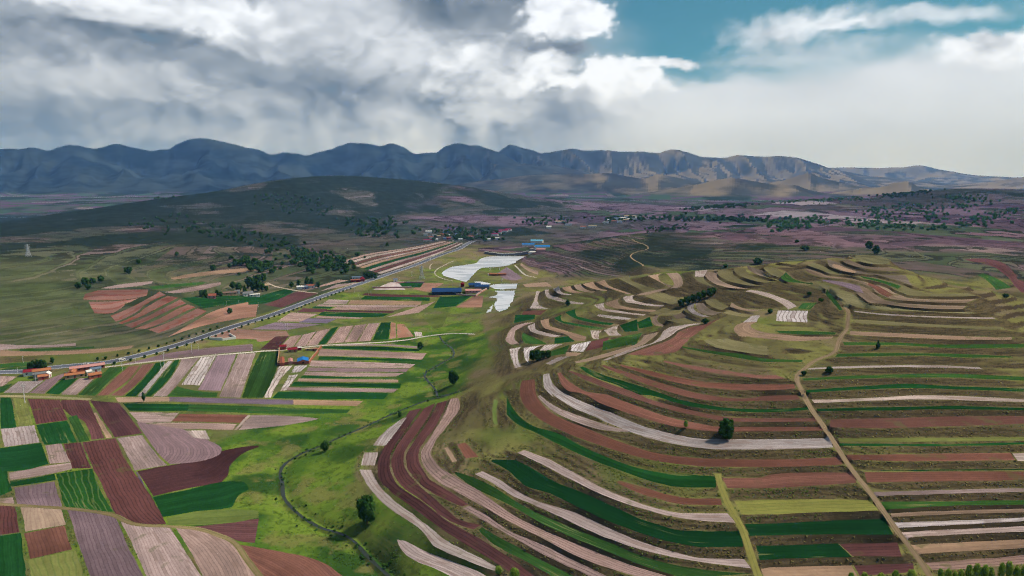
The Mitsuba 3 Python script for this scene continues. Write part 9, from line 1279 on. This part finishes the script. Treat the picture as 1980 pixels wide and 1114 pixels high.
# ---- poles, pylons, posts
pole_mesh = join([tube([[0, 0, -.05], [0, 0, .5], [0, 0, 1]], [.018, .016, .011], 8)])
arm_mesh = join([box(-.11, .11, -.006, .006, .90, .915), box(-.08, .08, -.006, .006, .83, .845)])
ins_mesh = join([box(a - .006, a + .006, -.006, .006, .915, .945) for a in (-.1, -.05, .05, .1)])
for kind, x, y, h in POLES:
    z = zg(x, y)
    az = math.degrees(math.atan2(x, y))
    if kind == 'pole':
        key = numbered('utility_pole')
        to = T().translate([x, y, z]).rotate([0, 0, 1], float(rng.uniform(-30, 30)) - az).scale([h, h, h])
        scene[key + '__shaft'] = {**shared_ply('pole', pole_mesh, 'pole_white'), 'to_world': to}
        scene[key + '__crossarm'] = {**shared_ply('arm', arm_mesh, 'steel'), 'to_world': to}
        scene[key + '__insulators'] = {**shared_ply('ins', ins_mesh, 'pole_white'), 'to_world': to}
        labels[key] = {'label': 'slender pale utility pole standing in the valley fields or beside the road', 'category': 'pole', 'group': 'utility poles along the valley'}
    else:
        key = numbered('lattice_pylon')
        bars, arms = [], []
        def bar(a, b, r=.09): return tube([np.array(a), (np.array(a) + np.array(b)) / 2, np.array(b)], [r] * 3, 5)
        lv = np.linspace(0, 1, 7); half = lambda t: h * (.13 * (1 - t) ** 1.3 + .022)
        for s0 in range(4):
            cs = lambda s, t: np.array([half(t) * (1 if s % 4 in (0, 1) else -1), half(t) * (1 if s % 4 in (1, 2) else -1), h * t])
            for a, b in zip(lv[:-1], lv[1:]):
                bars += [bar(cs(s0, a), cs(s0, b), .16), bar(cs(s0, a), cs(s0 + 1, b)), bar(cs(s0 + 1, a), cs(s0, b)), bar(cs(s0, b), cs(s0 + 1, b))]
        for t in (.68, .80, .92):
            for s in (-1, 1): arms += [bar([0, 0, h * t], [s * h * .19, 0, h * (t + .01)], .13), bar([0, 0, h * (t + .06)], [s * h * .19, 0, h * (t + .01)], .1), bar([s * h * .19, 0, h * (t + .01)], [s * h * .19, 0, h * (t - .05)], .08)]
        to = T().translate([x, y, z - .2]).rotate([0, 0, 1], 25 - az)
        put(key + '__tower', bars, 'steel', to); put(key + '__crossarm', arms, 'steel', to)
        labels[key] = {'label': 'steel lattice pylon alone on the left hillside' if x < -200 and y < 1000 and x < -400 else 'steel lattice pylon between the highway and the lake', 'category': 'pylon'}
for x, y, h, label in POSTS:
    key = numbered('post')
    to = T().translate([x, y, zg(x, y)])
    put(key + '__shaft', [tube([[0, 0, -.5], [0, 0, h / 2], [0, 0, h]], [.55, .5, .42], 10)], 'paint_white', to)
    put(key + '__cap', [box(-.7, .7, -.7, .7, h - .02, h + .3)], 'paint_white', to)
    labels[key] = {'label': label, 'category': 'post'}

# ---- cars
def rounded_profile(pts, w, bevel=.06):
    poly = shapely.Polygon(pts).buffer(-bevel).buffer(bevel)
    m = trimesh.creation.extrude_polygon(poly, w)
    v = np.array(m.vertices); v = np.stack([v[:, 0], v[:, 2] - w / 2, v[:, 1]], -1)
    return v, np.array(m.faces)[:, ::-1]
for x, y, label in CARS:
    key = numbered('parked_car' if 'parked' in label else 'car')
    j = int(np.argmin(np.hypot(rl[:, 0] - x, rl[:, 1] - y))); j = min(max(j, 1), len(rl) - 2)
    ang = math.degrees(math.atan2(rl[j + 1, 1] - rl[j - 1, 1], rl[j + 1, 0] - rl[j - 1, 0]))
    if math.hypot(*(rl[j] - [x, y])) < 14:
        d = rl[j + 1] - rl[j - 1]; d /= np.linalg.norm(d); x, y = rl[j] + np.array([d[1], -d[0]]) * 2.6
    to = T().translate([float(x), float(y), zg(x, y) + .02]).rotate([0, 0, 1], ang)
    put(key + '__body', [rounded_profile([(-2.2, .35), (2.25, .35), (2.3, .8), (1.2, 1.0), (-2.1, 1.05), (-2.3, .8)], 1.78)], 'paint_white', to)
    put(key + '__cabin', [rounded_profile([(1.15, .95), (.35, 1.5), (-1.5, 1.52), (-2.1, .98)], 1.5)], 'paint_white', to)
    put(key + '__window', [rounded_profile([(.95, 1.02), (.30, 1.42), (-1.4, 1.44), (-1.85, 1.04)], 1.54, .03)], 'window_dark', to)
    put(key + '__windscreen', [slab([[1.20, -.66, .99], [1.20, .66, .99], [.42, .62, 1.50], [.42, -.62, 1.50]], .02)], 'window_dark', to)
    for sx in (-1.4, 1.4):
        for sy in (-.82, .82):
            c = trimesh.creation.cylinder(.33, .22, sections=18); v = np.array(c.vertices); v = np.stack([v[:, 0] + sx, v[:, 2] + sy, v[:, 1] + .33], -1)
            put(numbered(key + '__wheel'), [(v, np.array(c.faces))], 'tyre', to)
    for sy in (-.6, .6): put(numbered(key + '__headlight'), [box(2.24, 2.33, sy - .18, sy + .18, .62, .76)], 'pole_white', to)
    labels[key] = {'label': label, 'category': 'van' if 'van' in label else 'car'}
# ---------------------------------------------------------------- haze
lo, hi = -30.0, 900.0
scene['haze'] = {'type': 'cube', 'to_world': T().translate([0, 6000, (lo + hi) / 2]).scale([17500, 12500, (hi - lo) / 2]), 'bsdf': {'type': 'null'}, 'interior': {'type': 'ref', 'id': 'air'}}
labels['haze'] = {'label': 'thin blue haze filling the valley air up to the mountains', 'kind': 'stuff'}
